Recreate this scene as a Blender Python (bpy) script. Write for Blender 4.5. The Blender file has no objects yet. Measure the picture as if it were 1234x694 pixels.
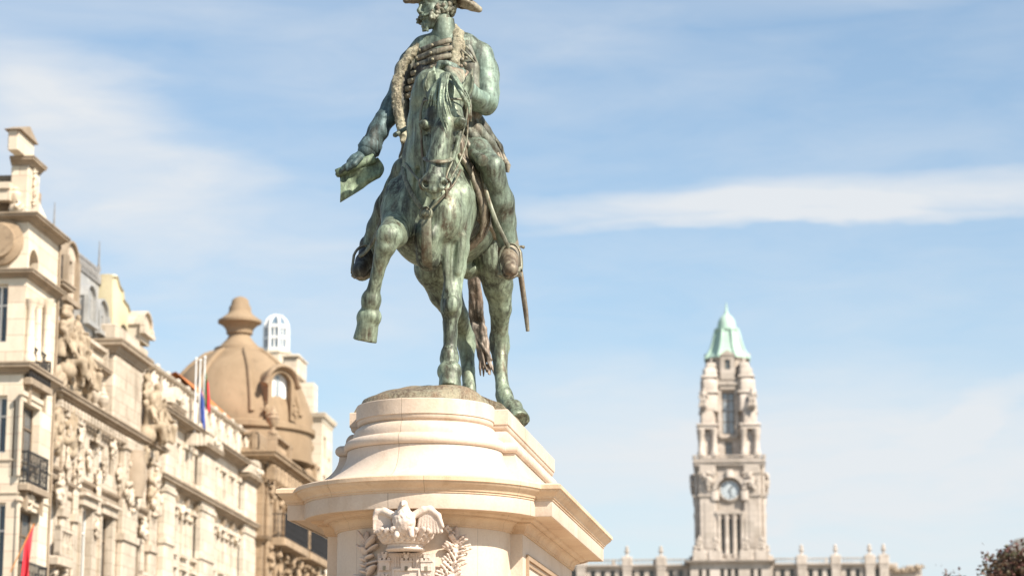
import bpy, bmesh, math, random
import numpy as np
from mathutils import Vector, Matrix

random.seed(7)
scene = bpy.context.scene
COL = scene.collection
R = math.radians

# ------------------------------------------------------------------ camera
FPX, CX, CY, PITCH, EYE = 2900.0, 617.0, 347.0, R(11.75), 1.6
CP, SP = math.cos(PITCH), math.sin(PITCH)

def ray(u, v):
    """direction (world) through a point of the 1234 x 694 survey frame"""
    a, b = (u - CX) / FPX, (CY - v) / FPX
    return Vector((a, CP - b * SP, SP + b * CP))

def at_depth(u, v, y):
    d = ray(u, v)
    t = y / d.y
    return Vector((d.x * t, y, EYE + d.z * t))

cam_d = bpy.data.cameras.new('camera')
cam = bpy.data.objects.new('camera', cam_d)
COL.objects.link(cam)
cam.location = (0, 0, EYE)
cam.rotation_euler = (R(90) + PITCH, 0, 0)
cam_d.sensor_width = 36
cam_d.lens = 36 * FPX / 1234
cam_d.clip_start, cam_d.clip_end = 0.5, 6000
cam_d.dof.use_dof = True
cam_d.dof.focus_distance = 23.3
cam_d.dof.aperture_fstop = 2.1
cam_d.dof.aperture_blades = 9
scene.camera = cam

# ------------------------------------------------------------------ tagging
def link(o, parent=None):
    COL.objects.link(o)
    if parent is not None:
        o.parent = parent
    return o

def tag(o, label=None, cat=None, group=None, kind=None):
    if label: o['label'] = label
    if cat: o['category'] = cat
    if group: o['group'] = group
    if kind: o['kind'] = kind
    return o

def thing(name, loc, rz, label, cat, group=None):
    o = link(bpy.data.objects.new(name, None))
    o.empty_display_size = 0.2
    o.location = loc
    o.rotation_euler = (0, 0, rz)
    return tag(o, label, cat, group)

# ------------------------------------------------------------------ mesh builder
class MB:
    def __init__(self):
        self.v, self.f, self.uv = [], [], None
        self.m = None
    def add(self, vs, fs):
        n = len(self.v)
        if self.m is not None:
            vs = [self.m @ Vector(p) for p in vs]
        self.v += [tuple(p) for p in vs]
        self.f += [tuple(i + n for i in f) for f in fs]
        return self
    def box(self, x0, x1, y0, y1, z0, z1):
        if x0 > x1: x0, x1 = x1, x0
        if y0 > y1: y0, y1 = y1, y0
        if z0 > z1: z0, z1 = z1, z0
        v = [(x0,y0,z0),(x1,y0,z0),(x1,y1,z0),(x0,y1,z0),(x0,y0,z1),(x1,y0,z1),(x1,y1,z1),(x0,y1,z1)]
        return self.add(v, [(0,3,2,1),(4,5,6,7),(0,1,5,4),(1,2,6,5),(2,3,7,6),(3,0,4,7)])
    def bbox(self, x0, x1, y0, y1, z0, z1, b=0.02):
        """box with chamfered top and vertical edges"""
        if x0 > x1: x0, x1 = x1, x0
        if y0 > y1: y0, y1 = y1, y0
        b = min(b, (x1-x0)*.3, (y1-y0)*.3, (z1-z0)*.3)
        def ring(z, i):
            return [(x0+b+i,y0+i,z),(x1-b-i,y0+i,z),(x1-i,y0+b+i,z),(x1-i,y1-b-i,z),(x1-b-i,y1-i,z),(x0+b+i,y1-i,z),(x0+i,y1-b-i,z),(x0+i,y0+b+i,z)]
        v = ring(z0, 0) + ring(z1-b, 0) + ring(z1, b*.8)
        f = [tuple(reversed(range(8))), tuple(range(16, 24))]
        for k in (0, 8):
            for i in range(8):
                j = (i+1) % 8
                f.append((k+i, k+j, k+8+j, k+8+i))
        return self.add(v, f)
    def tube(self, pts, rad, seg=8, cap=True, flat=None):
        pts = [Vector(p) for p in pts]
        n = len(pts)
        if not hasattr(rad, '__len__'): rad = [rad] * n
        vs, fs = [], []
        up = None
        for i, p in enumerate(pts):
            t = (pts[min(i+1, n-1)] - pts[max(i-1, 0)])
            t = t.normalized() if t.length > 1e-9 else Vector((0,0,1))
            if up is None:
                up = Vector((0,0,1)) if abs(t.z) < .9 else Vector((0,1,0))
                if flat is not None: up = Vector(flat)
            a = t.cross(up)
            if a.length < 1e-6: a = t.orthogonal()
            a.normalize(); up = a.cross(t).normalized()
            r = rad[i]
            ra, rb = r if hasattr(r, '__len__') else (r, r)
            for k in range(seg):
                w = 2*math.pi*k/seg
                vs.append(p + a*(ra*math.cos(w)) + up*(rb*math.sin(w)))
        for i in range(n-1):
            for k in range(seg):
                j = (k+1) % seg
                fs.append((i*seg+k, i*seg+j, (i+1)*seg+j, (i+1)*seg+k))
        if cap:
            fs.append(tuple(reversed(range(seg)))); fs.append(tuple((n-1)*seg+k for k in range(seg)))
        return self.add(vs, fs)
    def lathe(self, prof, c=(0,0,0), seg=24, sx=1.0, sy=1.0, rot=0.0):
        """prof: [(r, z)] bottom to top"""
        vs, fs = [], []
        for r, z in prof:
            for k in range(seg):
                w = 2*math.pi*k/seg + rot
                vs.append((c[0]+r*sx*math.cos(w), c[1]+r*sy*math.sin(w), c[2]+z))
        n = len(prof)
        for i in range(n-1):
            for k in range(seg):
                j = (k+1) % seg
                fs.append((i*seg+k, i*seg+j, (i+1)*seg+j, (i+1)*seg+k))
        fs.append(tuple(reversed(range(seg)))); fs.append(tuple((n-1)*seg+k for k in range(seg)))
        return self.add(vs, fs)
    def ell(self, c, r, seg=12, rings=8):
        prof = [(max(math.sin(math.pi*i/rings), .02), -math.cos(math.pi*i/rings)) for i in range(rings+1)]
        vs, fs = [], []
        for q, z in prof:
            for k in range(seg):
                w = 2*math.pi*k/seg
                vs.append((c[0]+r[0]*q*math.cos(w), c[1]+r[1]*q*math.sin(w), c[2]+r[2]*z))
        for i in range(rings):
            for k in range(seg):
                j = (k+1) % seg
                fs.append((i*seg+k, i*seg+j, (i+1)*seg+j, (i+1)*seg+k))
        fs.append(tuple(reversed(range(seg)))); fs.append(tuple(rings*seg+k for k in range(seg)))
        return self.add(vs, fs)
    def prism(self, pts, y0, y1):
        """outline pts (x, z) extruded along y"""
        n = len(pts)
        v = [(x, y0, z) for x, z in pts] + [(x, y1, z) for x, z in pts]
        f = [tuple(range(n)), tuple(reversed(range(n, 2*n)))]
        for i in range(n):
            j = (i+1) % n
            f.append((i, i+n, j+n, j))
        return self.add(v, f)
    def run(self, prof, path):
        """profile [(proj, z)] swept along path [(x, y, nx, ny)], mitred offsets (nx, ny) per unit proj; closed profile not needed"""
        n, m = len(prof), len(path)
        vs = [(x+nx*p, y+ny*p, z) for (x, y, nx, ny) in path for (p, z) in prof]
        fs = []
        for i in range(m-1):
            for k in range(n-1):
                fs.append((i*n+k, (i+1)*n+k, (i+1)*n+k+1, i*n+k+1))
        fs.append(tuple(reversed(range(n)))); fs.append(tuple((m-1)*n+k for k in range(n)))
        return self.add(vs, fs)
    def build(self, name, mat, parent=None, smooth=None, label=None):
        me = bpy.data.meshes.new(name)
        me.from_pydata(self.v, [], self.f)
        bm = bmesh.new(); bm.from_mesh(me)
        bmesh.ops.recalc_face_normals(bm, faces=bm.faces)
        bm.to_mesh(me); bm.free()
        if mat: me.materials.append(mat)
        if smooth is not None:
            me.polygons.foreach_set('use_smooth', [True]*len(me.polygons))
            me.set_sharp_from_angle(angle=R(smooth))
        me.update()
        o = link(bpy.data.objects.new(name, me), parent)
        if label: o['label'] = label
        return o

# ------------------------------------------------------------------ signed-distance sculpting
class SDF:
    def __init__(self, lo, hi, h):
        self.lo = np.array(lo, dtype=np.float32); self.h = h
        self.n = np.ceil((np.array(hi) - np.array(lo)) / h).astype(int) + 1
        self.ax = [(self.lo[i] + h*np.arange(self.n[i])).astype(np.float32) for i in range(3)]
        self.D = np.full(self.n, 1.0, dtype=np.float32)
    def win(self, lo, hi):
        s = []
        for i in range(3):
            a = int(max(0, math.floor((lo[i]-self.lo[i])/self.h)))
            b = int(min(self.n[i], math.ceil((hi[i]-self.lo[i])/self.h)+1))
            if b <= a: return None
            s.append(slice(a, b))
        return tuple(s)
    def grid(self, s):
        return (self.ax[0][s[0]][:,None,None], self.ax[1][s[1]][None,:,None], self.ax[2][s[2]][None,None,:])
    def blend(self, s, d, k, op):
        D = self.D[s]
        if op == 'sub':
            d = -d
            h = np.clip(0.5 - 0.5*(D - d)/k, 0, 1)
            self.D[s] = D*(1-h) + d*h + k*h*(1-h)
        else:
            h = np.clip(0.5 + 0.5*(D - d)/k, 0, 1)
            self.D[s] = D*(1-h) + d*h - k*h*(1-h)
    def cap(self, a, b, ra, rb, k=.04, op='add'):
        a, b = np.array(a, dtype=np.float32), np.array(b, dtype=np.float32)
        m = max(ra, rb) + 2.2*k + 3*self.h
        s = self.win(np.minimum(a, b)-m, np.maximum(a, b)+m)
        if s is None: return self
        X, Y, Z = self.grid(s)
        ba = b - a; L = float(ba @ ba) + 1e-9
        px, py, pz = X-a[0], Y-a[1], Z-a[2]
        t = np.clip((px*ba[0] + py*ba[1] + pz*ba[2])/L, 0, 1)
        d = np.sqrt((px-t*ba[0])**2 + (py-t*ba[1])**2 + (pz-t*ba[2])**2) - (ra + (rb-ra)*t)
        self.blend(s, d, k, op); return self
    def ell(self, c, r, rot=None, k=.04, op='add'):
        c = np.array(c, dtype=np.float32); r = np.array(r, dtype=np.float32)
        m = float(r.max()) + 2.2*k + 3*self.h
        s = self.win(c-m, c+m)
        if s is None: return self
        X, Y, Z = self.grid(s)
        X, Y, Z = X-c[0], Y-c[1], Z-c[2]
        if rot is not None:
            M = np.array(rot.transposed(), dtype=np.float32)
            X, Y, Z = (M[i,0]*X + M[i,1]*Y + M[i,2]*Z for i in range(3))
        k0 = np.sqrt((X/r[0])**2 + (Y/r[1])**2 + (Z/r[2])**2) + 1e-6
        k1 = np.sqrt((X/r[0]**2)**2 + (Y/r[1]**2)**2 + (Z/r[2]**2)**2) + 1e-6
        self.blend(s, k0*(k0-1)/k1, k, op); return self
    def chain(self, pts, k=.04, op='add'):
        """pts [(Vector, r)]"""
        for (a, ra), (b, rb) in zip(pts[:-1], pts[1:]):
            self.cap(a, b, ra, rb, k, op)
        return self
    def bump(self, amp, scale, lo=None, hi=None, seed=0):
        """soft sculpted unevenness: a sum of a few sine waves"""
        s = self.win(lo, hi) if lo is not None else (slice(None),)*3
        X, Y, Z = self.grid(s)
        rs = random.Random(seed)
        acc = 0
        for i in range(5):
            w = [rs.uniform(-1, 1) for _ in range(3)]
            q = math.sqrt(sum(c*c for c in w)) + 1e-6
            w = [c/q*scale*rs.uniform(.6, 1.5) for c in w]
            acc = acc + np.sin(X*w[0] + Y*w[1] + Z*w[2] + rs.uniform(0, 6))
        self.D[s] += (amp/2.5*acc).astype(np.float32)
        return self
    def mesh(self, name, mat, parent=None, label=None, relax=1):
        D, h = self.D, self.h
        S = D < 0
        acc = np.zeros(np.array(S.shape)-1, dtype=np.int8)
        for i in (0, 1):
            for j in (0, 1):
                for k in (0, 1):
                    acc += S[i:S.shape[0]-1+i, j:S.shape[1]-1+j, k:S.shape[2]-1+k]
        act = (acc > 0) & (acc < 8)
        idx = np.argwhere(act)
        N = len(idx)
        imap = np.full(act.shape, -1, dtype=np.int32)
        imap[act] = np.arange(N)
        pos = np.zeros((N, 3)); cnt = np.zeros(N)
        for axis in range(3):
            o = [q for q in range(3) if q != axis]
            for p in (0, 1):
                for q in (0, 1):
                    a = idx.copy(); a[:, o[0]] += p; a[:, o[1]] += q
                    b = a.copy(); b[:, axis] += 1
                    da = D[a[:,0], a[:,1], a[:,2]]; db = D[b[:,0], b[:,1], b[:,2]]
                    m = (da < 0) != (db < 0)
                    t = np.where(m, da/np.where(np.abs(da-db) < 1e-9, 1, da-db), 0)
                    e = a.astype(float); e[:, axis] += t
                    pos[m] += e[m]; cnt[m] += 1
        pos /= cnt[:, None]
        V = self.lo + pos*h
        faces = []
        for axis in range(3):
            o = [q for q in range(3) if q != axis]
            sl0 = [slice(None)]*3; sl1 = [slice(None)]*3
            sl0[axis] = slice(0, -1); sl1[axis] = slice(1, None)
            c = np.argwhere(S[tuple(sl0)] != S[tuple(sl1)])
            ok = (c[:, o[0]] > 0) & (c[:, o[1]] > 0) & (c[:, o[0]] < act.shape[o[0]]) & (c[:, o[1]] < act.shape[o[1]])
            c = c[ok]
            flip = S[c[:,0], c[:,1], c[:,2]]
            q = []
            for (p0, p1) in ((-1,-1), (0,-1), (0,0), (-1,0)):
                w = c.copy(); w[:, o[0]] += p0; w[:, o[1]] += p1
                q.append(imap[w[:,0], w[:,1], w[:,2]])
            q = np.stack(q, 1)
            if axis == 1: flip = ~flip
            q[~flip] = q[~flip][:, ::-1]
            faces.append(q)
        Fc = np.concatenate(faces)
        Fc = Fc[(Fc >= 0).all(1)]
        for _ in range(relax):
            nb = np.zeros_like(V); cn = np.zeros(len(V))
            for i in range(4):
                np.add.at(nb, Fc[:, i], V[Fc[:, (i+1) % 4]]); np.add.at(cn, Fc[:, i], 1)
            V = V*.5 + (nb/np.maximum(cn, 1)[:, None])*.5
        me = bpy.data.meshes.new(name)
        me.vertices.add(len(V)); me.vertices.foreach_set('co', V.astype(np.float32).ravel())
        me.loops.add(Fc.size); me.loops.foreach_set('vertex_index', Fc.astype(np.int32).ravel())
        me.polygons.add(len(Fc)); me.polygons.foreach_set('loop_start', np.arange(0, Fc.size, 4, dtype=np.int32))
        me.update(calc_edges=True); me.validate()
        me.polygons.foreach_set('use_smooth', [True]*len(me.polygons))
        if mat: me.materials.append(mat)
        o = link(bpy.data.objects.new(name, me), parent)
        if label: o['label'] = label
        return o
# ------------------------------------------------------------------ materials
class NT:
    def __init__(self, name):
        self.m = bpy.data.materials.new(name)
        self.m.use_nodes = True
        self.t = self.m.node_tree
        self.t.nodes.clear()
        self.out = self.n('ShaderNodeOutputMaterial')
        self.b = self.n('ShaderNodeBsdfPrincipled')
        self.t.links.new(self.b.outputs[0], self.out.inputs[0])
        self.co = self.n('ShaderNodeTexCoord')
    def n(self, kind, **kw):
        x = self.t.nodes.new(kind)
        for k, v in kw.items(): setattr(x, k, v)
        return x
    def l(self, a, b): self.t.links.new(a, b)
    def noise(self, scale, detail=6, rough=.6, vec=None, stretch=None, dist=0.0, off=0.0):
        mp = self.n('ShaderNodeMapping')
        self.l(vec or self.co.outputs['Object'], mp.inputs[0])
        mp.inputs['Location'].default_value = (off, off*1.7, off*.6)
        if stretch: mp.inputs['Scale'].default_value = stretch
        x = self.n('ShaderNodeTexNoise')
        x.inputs['Scale'].default_value = scale; x.inputs['Detail'].default_value = detail
        x.inputs['Roughness'].default_value = rough; x.inputs['Distortion'].default_value = dist
        self.l(mp.outputs[0], x.inputs['Vector'])
        return x.outputs['Fac']
    def ramp(self, fac, stops):
        x = self.n('ShaderNodeValToRGB')
        e = x.color_ramp.elements
        while len(e) < len(stops): e.new(.5)
        for el, (p, c) in zip(e, stops):
            el.position = p
            el.color = (c, c, c, 1) if not hasattr(c, '__len__') else (*c, 1)
        self.l(fac, x.inputs[0])
        return x.outputs[0]
    def mix(self, fac, a, b, mode='MIX'):
        x = self.n('ShaderNodeMix', data_type='RGBA', blend_type=mode)
        for i, s in ((0, fac), (6, a), (7, b)):
            if hasattr(s, 'default_value'): self.l(s, x.inputs[i])
            elif hasattr(s, '__len__'): x.inputs[i].default_value = (*s, 1)
            else: x.inputs[i].default_value = s
        return x.outputs[2]
    def math(self, op, a, b=0.0, clamp=False):
        x = self.n('ShaderNodeMath', operation=op, use_clamp=clamp)
        for i, s in enumerate((a, b)):
            if hasattr(s, 'default_value'): self.l(s, x.inputs[i])
            else: x.inputs[i].default_value = s
        return x.outputs[0]
    def set(self, col=None, rough=None, metal=None, spec=None):
        for k, s in (('Base Color', col), ('Roughness', rough), ('Metallic', metal), ('Specular IOR Level', spec)):
            if s is None: continue
            if hasattr(s, 'default_value'): self.l(s, self.b.inputs[k])
            else: self.b.inputs[k].default_value = (*s, 1) if hasattr(s, '__len__') else s
        return self
    def bump(self, h, strength=.3, dist=.02):
        x = self.n('ShaderNodeBump')
        x.inputs['Strength'].default_value = strength; x.inputs['Distance'].default_value = dist
        self.l(h, x.inputs['Height']); self.l(x.outputs[0], self.b.inputs['Normal'])
        return self

def bronze(name, green, brown, dark, bias=.5, rough=.42, off=0.0, metal=.35, grain=.35, speck=0.0):
    t = NT(name)
    big = t.noise(2.6, 8, .64, dist=.7, off=off)
    streak = t.noise(3.6, 6, .62, stretch=(2.8, 2.8, .38), off=off+3)
    fine = t.noise(30, 5, .65, off=off+5)
    w = t.math('ADD', t.math('MULTIPLY', big, .6), t.math('MULTIPLY', streak, .4))
    g = t.ramp(w, [(bias-.07, 0.0), (bias+.02, .7), (bias+.12, 1.0)])
    col = t.mix(g, brown, green)
    # blackened runs and patches
    d = t.ramp(t.noise(1.7, 7, .64, off=off+9, stretch=(1.8, 1.8, .6), dist=.5), [(.39, 1.0), (.53, 0.0)])
    col = t.mix(t.math('MULTIPLY', d, .85), col, dark)
    # pale verdigris blooms
    fl = t.ramp(t.noise(3.4, 8, .70, off=off+12, stretch=(1.5, 1.5, .8), dist=.4), [(.52, 0.0), (.67, 1.0)])
    col = t.mix(t.math('MULTIPLY', fl, .72), col, tuple(min(1, c*1.55+.05) for c in green))
    fl2 = t.ramp(t.noise(16, 8, .72, off=off+14), [(.60, 0.0), (.70, 1.0)])
    col = t.mix(t.math('MULTIPLY', fl2, .4), col, tuple(min(1, c*1.5+.06) for c in green))
    # rain runs: narrow, near-vertical
    run = t.noise(9, 5, .65, stretch=(3.2, 3.2, .22), off=off+17)
    col = t.mix(t.math('MULTIPLY', t.ramp(run, [(.52, 0.0), (.60, 1.0)]), .45), col, tuple(min(1, c*1.45+.04) for c in green))
    col = t.mix(t.math('MULTIPLY', t.ramp(run, [(.38, 1.0), (.45, 0.0)]), .5), col, dark)
    col = t.mix(.5, col, t.ramp(fine, [(.25, .2), (.75, .8)]), 'OVERLAY')
    if speck:
        sp = t.ramp(t.noise(60, 3, .7, off=off+20), [(.45, 0.0), (.6, 1.0)])
        col = t.mix(t.math('MULTIPLY', sp, speck), col, (.42, .36, .25))
    t.set(col, t.ramp(t.noise(7, 6, .65, off=off+15), [(.3, rough+.02), (.7, rough+.28)]), t.ramp(g, [(0, metal+.2), (1, max(0, metal-.2))]))
    hb = t.math('ADD', t.math('MULTIPLY', t.noise(14, 6, .6, off=off+2), .7), t.math('MULTIPLY', t.noise(90, 3, .6), .18))
    t.bump(hb, grain, .02)
    return t.m

GREEN, BROWN, DARK = (.178, .220, .152), (.092, .068, .044), (.026, .026, .020)
M = {}
M['bronze_horse'] = bronze('bronze_patina_horse', GREEN, BROWN, DARK, .44, .40)
M['bronze_rider'] = bronze('bronze_patina_rider', (.145, .188, .140), (.085, .068, .048), DARK, .46, .42, 4.0)
M['bronze_teal'] = bronze('bronze_patina_sleeve', (.070, .115, .115), (.045, .055, .052), DARK, .47, .45, 7.0)
M['bronze_sleeve'] = bronze('bronze_patina_pale_sleeve', (.165, .225, .175), (.10, .095, .07), (.045, .05, .04), .40, .42, 8.0)
M['bronze_dark'] = bronze('bronze_dark_jacket', (.075, .08, .062), (.05, .042, .034), (.02, .02, .018), .52, .45, 9.0)
M['bronze_fur'] = bronze('bronze_fur', (.235, .225, .15), (.155, .125, .08), (.06, .05, .03), .46, .6, 2.0, .1, .9, .6)
M['bronze_brown'] = bronze('bronze_brown_leather', (.19, .17, .12), (.20, .145, .10), (.07, .055, .04), .50, .45, 11.0, .25)
M['bronze_hair'] = bronze('bronze_hair', (.20, .22, .155), (.20, .155, .11), (.05, .045, .035), .52, .5, 14.0, .2)
M['bronze_scroll'] = bronze('bronze_scroll', (.155, .21, .125), (.10, .115, .08), (.05, .06, .04), .42, .5, 17.0, .15)
M['bronze_mound'] = bronze('bronze_mound_earth', (.16, .15, .095), (.20, .132, .08), (.075, .052, .035), .56, .65, 21.0, .05, .9, .35)

def stone(name, a, b, stain, rough=.75, scale=1.0, joints=None, stain_amt=.5, bump=.25, off=0.0, speck=.0, blocks=None):
    t = NT(name)
    big = t.noise(.9*scale, 6, .6, dist=.8, off=off)
    col = t.mix(t.ramp(big, [(.35, 0.0), (.65, 1.0)]), a, b)
    st = t.ramp(t.noise(2.2*scale, 7, .65, stretch=(1.5, 1.5, .4), off=off+6), [(.54, 0.0), (.74, 1.0)])
    col = t.mix(t.math('MULTIPLY', st, stain_amt), col, stain)
    if speck:
        s2 = t.ramp(t.noise(9*scale, 8, .72, off=off+13), [(.58, 0.0), (.66, 1.0)])
        col = t.mix(t.math('MULTIPLY', s2, speck), col, tuple(c*.55 for c in stain))
    if blocks:
        sp_ = t.n('ShaderNodeSeparateXYZ'); t.l(t.co.outputs['Object'], sp_.inputs[0])
        cb_ = t.n('ShaderNodeCombineXYZ'); t.l(t.math('ADD', sp_.outputs[0], sp_.outputs[1]), cb_.inputs[0]); t.l(sp_.outputs[2], cb_.inputs[1])
        bk = t.n('ShaderNodeTexBrick'); t.l(cb_.outputs[0], bk.inputs['Vector'])
        bk.inputs['Scale'].default_value = 1.0; bk.inputs['Brick Width'].default_value = blocks[0]; bk.inputs['Row Height'].default_value = blocks[1]
        bk.inputs['Mortar Size'].default_value = .014
        bk.inputs['Color1'].default_value = (.40, .39, .37, 1); bk.inputs['Color2'].default_value = (.62, .61, .60, 1); bk.inputs['Mortar'].default_value = (.18, .16, .14, 1)
        col = t.mix(.55, col, bk.outputs['Color'], 'OVERLAY')
    fine = t.noise(40*scale, 4, .7)
    col = t.mix(.25, col, t.ramp(fine, [(.3, .35), (.7, .65)]), 'OVERLAY')
    h = t.math('ADD', t.math('MULTIPLY', fine, .3), t.noise(12*scale, 6, .6, off=off+1))
    if joints:
        br = t.n('ShaderNodeTexBrick')
        br.offset = .5
        uv = t.n('ShaderNodeUVMap')
        # a slight wander so that the joints are not ruler-straight
        t.l(uv.outputs[0], br.inputs['Vector'])
        br.inputs['Scale'].default_value = 1.0
        br.inputs['Mortar Size'].default_value = joints[2]
        br.inputs['Mortar Smooth'].default_value = .6
        br.inputs['Brick Width'].default_value = joints[0]; br.inputs['Row Height'].default_value = joints[1]
        col = t.mix(t.math('MULTIPLY', br.outputs['Fac'], joints[3]), col, tuple(c*.38 for c in stain))
        h = t.math('SUBTRACT', h, t.math('MULTIPLY', br.outputs['Fac'], 1.5))
    t.set(col, rough, 0.0, .3)
    t.bump(h, bump, .015)
    return t.m

M['lioz'] = stone('pink_limestone', (.63, .52, .425), (.53, .415, .315), (.42, .29, .19), .62, 1.0, (1.35, 50.0, .004, .6), .5, .25)
M['lioz_bounce'] = stone('bounce_tinted_limestone', (.63, .475, .33), (.53, .365, .235), (.36, .22, .12), .65, 1.4, (.85, 50.0, .0032, .55), .55, .25, 3.0)  # same limestone, orange ground bounce of the soffits put into its colour
M['lioz_dado'] = stone('dado_limestone', (.63, .525, .43), (.55, .44, .34), (.45, .33, .23), .62, 1.0, (1.25, .9, .0035, .5), .5, .25, 5.0)
M['arms'] = stone('carved_pale_limestone', (.66, .56, .48), (.52, .41, .34), (.36, .27, .21), .7, 3.0, None, .5, .4, 7.0, .2)
M['cream'] = stone('cream_granite', (.64, .565, .455), (.56, .485, .38), (.34, .265, .195), .8, .5, None, .4, .2, 1.0, 0, (1.1, .5))
M['ornate'] = stone('weathered_granite', (.55, .475, .385), (.42, .35, .275), (.19, .145, .10), .85, .8, None, .75, .5, 2.0, .55, (.9, .45))
M['figure_stone'] = stone('weathered_carving_stone', (.43, .345, .25), (.30, .23, .155), (.13, .095, .06), .85, 1.2, None, .75, .5, 3.0, .5)
M['greystone'] = stone('pale_granite', (.60, .53, .44), (.51, .44, .35), (.25, .20, .15), .85, .7, None, .6, .4, 4.0, .4, (1.0, .45))
M['brownstone'] = stone('brown_granite', (.37, .275, .185), (.27, .195, .125), (.13, .095, .065), .85, .8, None, .7, .5, 6.0, .5, (1.0, .5))
M['dome'] = stone('ochre_dome_render', (.30, .215, .135), (.235, .165, .10), (.125, .09, .056), .8, .55, None, .5, .2, 8.0)
M['hall'] = stone('city_hall_granite', (.50, .44, .385), (.40, .345, .295), (.23, .185, .15), .85, .25, None, .7, .5, 9.0, .15, (1.8, .8))
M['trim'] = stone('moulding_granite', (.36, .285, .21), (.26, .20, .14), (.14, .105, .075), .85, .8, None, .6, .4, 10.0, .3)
M['yellow'] = stone('yellow_render', (.62, .55, .37), (.57, .49, .32), (.40, .32, .20), .85, .3, None, .3, .15, 12.0)
M['whitepaint'] = stone('white_paint', (.80, .80, .78), (.74, .73, .70), (.55, .52, .47), .5, 1.0, None, .3, .1)

def plain(name, col, rough=.6, metal=0.0, var=.25, scale=6.0, spec=.4):
    t = NT(name)
    c = t.mix(t.ramp(t.noise(scale, 5, .6), [(.3, 0.0), (.7, 1.0)]), tuple(x*(1-var) for x in col), tuple(min(1, x*(1+var)) for x in col))
    t.set(c, rough, metal, spec)
    return t.m
M['copper'] = stone('green_copper', (.34, .47, .38), (.40, .53, .44), (.22, .31, .25), .6, .3, None, .5, .2, 2.0)
M['slate'] = plain('slate_roof', (.20, .19, .18), .6, 0, .3, 3.0)
M['zinc'] = plain('zinc_roof', (.36, .35, .33), .5, .2, .2, 2.0)
M['tile'] = plain('terracotta_tiles', (.52, .17, .05), .8, 0, .3, 8.0)
M['iron'] = plain('black_iron', (.022, .022, .024), .5, .4, .3)
M['glass'] = plain('window_glass', (.045, .06, .075), .08, 0, .3, 1.5, .8)
M['glass_dark'] = plain('dim_window_glass', (.05, .052, .05), .12, 0, .3, 1.5, .6)
M['glass_hall'] = plain('grey_window_glass', (.13, .14, .135), .12, 0, .3, .4, .6)
M['glass_sky'] = plain('sky_reflection_glass', (.26, .28, .29), .10, 0, .2, .4, .8)  # pale sky reflection painted into the base colour of the glass
M['orange_paint'] = plain('orange_staff', (.5, .2, .04), .5)
M['frame_dark'] = plain('brown_window_frame', (.16, .115, .075), .6)
M['frame_white'] = plain('white_window_frame', (.72, .71, .68), .5, 0, .08)
M['curtain'] = plain('pale_blind', (.55, .52, .46), .8, 0, .12, 2.0)
M['red_cloth'] = plain('red_flag_cloth', (.62, .035, .05), .8, 0, .15, 3.0)
M['green_cloth'] = plain('green_flag_cloth', (.03, .18, .06), .8, 0, .15, 3.0)
M['blue_cloth'] = plain('blue_flag_cloth', (.06, .10, .36), .8, 0, .15, 3.0)
M['yellow_cloth'] = plain('yellow_emblem_cloth', (.7, .5, .05), .8, 0, .15, 3.0)
M['pole_white'] = plain('white_pole_paint', (.75, .75, .73), .4, 0, .05)
M['bark'] = plain('tree_bark', (.10, .075, .055), .9, 0, .35, 9.0)
M['clockface'] = plain('clock_face', (.42, .46, .48), .4, 0, .1)

def leaf_mat(name, a, b):
    t = NT(name)
    oi = t.n('ShaderNodeNewGeometry')
    c = t.mix(oi.outputs['Random Per Island'], a, b)
    t.set(c, .55)
    tr = t.n('ShaderNodeBsdfTranslucent'); t.l(c, tr.inputs[0])
    ms = t.n('ShaderNodeMixShader'); ms.inputs[0].default_value = .25
    t.l(t.b.outputs[0], ms.inputs[1]); t.l(tr.outputs[0], ms.inputs[2]); t.l(ms.outputs[0], t.out.inputs[0])
    return t.m
M['leaf'] = leaf_mat('plum_leaves', (.15, .055, .045), (.085, .085, .04))

def paving():
    t = NT('granite_paving')
    br = t.n('ShaderNodeTexBrick')
    t.l(t.co.outputs['Object'], br.inputs['Vector'])
    br.inputs['Scale'].default_value = 1.0
    br.inputs['Brick Width'].default_value = .9; br.inputs['Row Height'].default_value = .45
    br.inputs['Mortar Size'].default_value = .008
    br.inputs['Color1'].default_value = (.42, .34, .25, 1); br.inputs['Color2'].default_value = (.35, .28, .20, 1)
    br.inputs['Mortar'].default_value = (.10, .085, .07, 1)
    c = t.mix(.4, br.outputs[0], t.ramp(t.noise(.6, 6, .6), [(.3, .3), (.7, .7)]), 'OVERLAY')
    t.set(c, .8)
    return t.m
M['paving'] = paving()
M['asphalt'] = plain('asphalt', (.05, .05, .052), .9, 0, .25, 3.0)
M['kerb'] = plain('granite_kerb', (.33, .31, .28), .8)
M['roadpaint'] = plain('white_road_paint', (.75, .75, .72), .7, 0, .1)
M['soil_far'] = plain('pale_town_ground', (.24, .215, .18), .9, 0, .2, .05)
# ------------------------------------------------------------------ sky and sun
SUN_AZ, SUN_EL = R(49), R(42)           # azimuth to the right of the line from the statue back to the camera
to_sun = Vector((math.sin(SUN_AZ)*math.cos(SUN_EL), -math.cos(SUN_AZ)*math.cos(SUN_EL), math.sin(SUN_EL)))
sun_d = bpy.data.lights.new('sun', 'SUN')
sun_d.energy, sun_d.angle, sun_d.color = 5.0, R(.53), (1.0, .92, .81)
sun = link(bpy.data.objects.new('sun', sun_d))
sun.rotation_euler = to_sun.to_track_quat('Z', 'Y').to_euler()
sun.location = (30, -30, 60)

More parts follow.
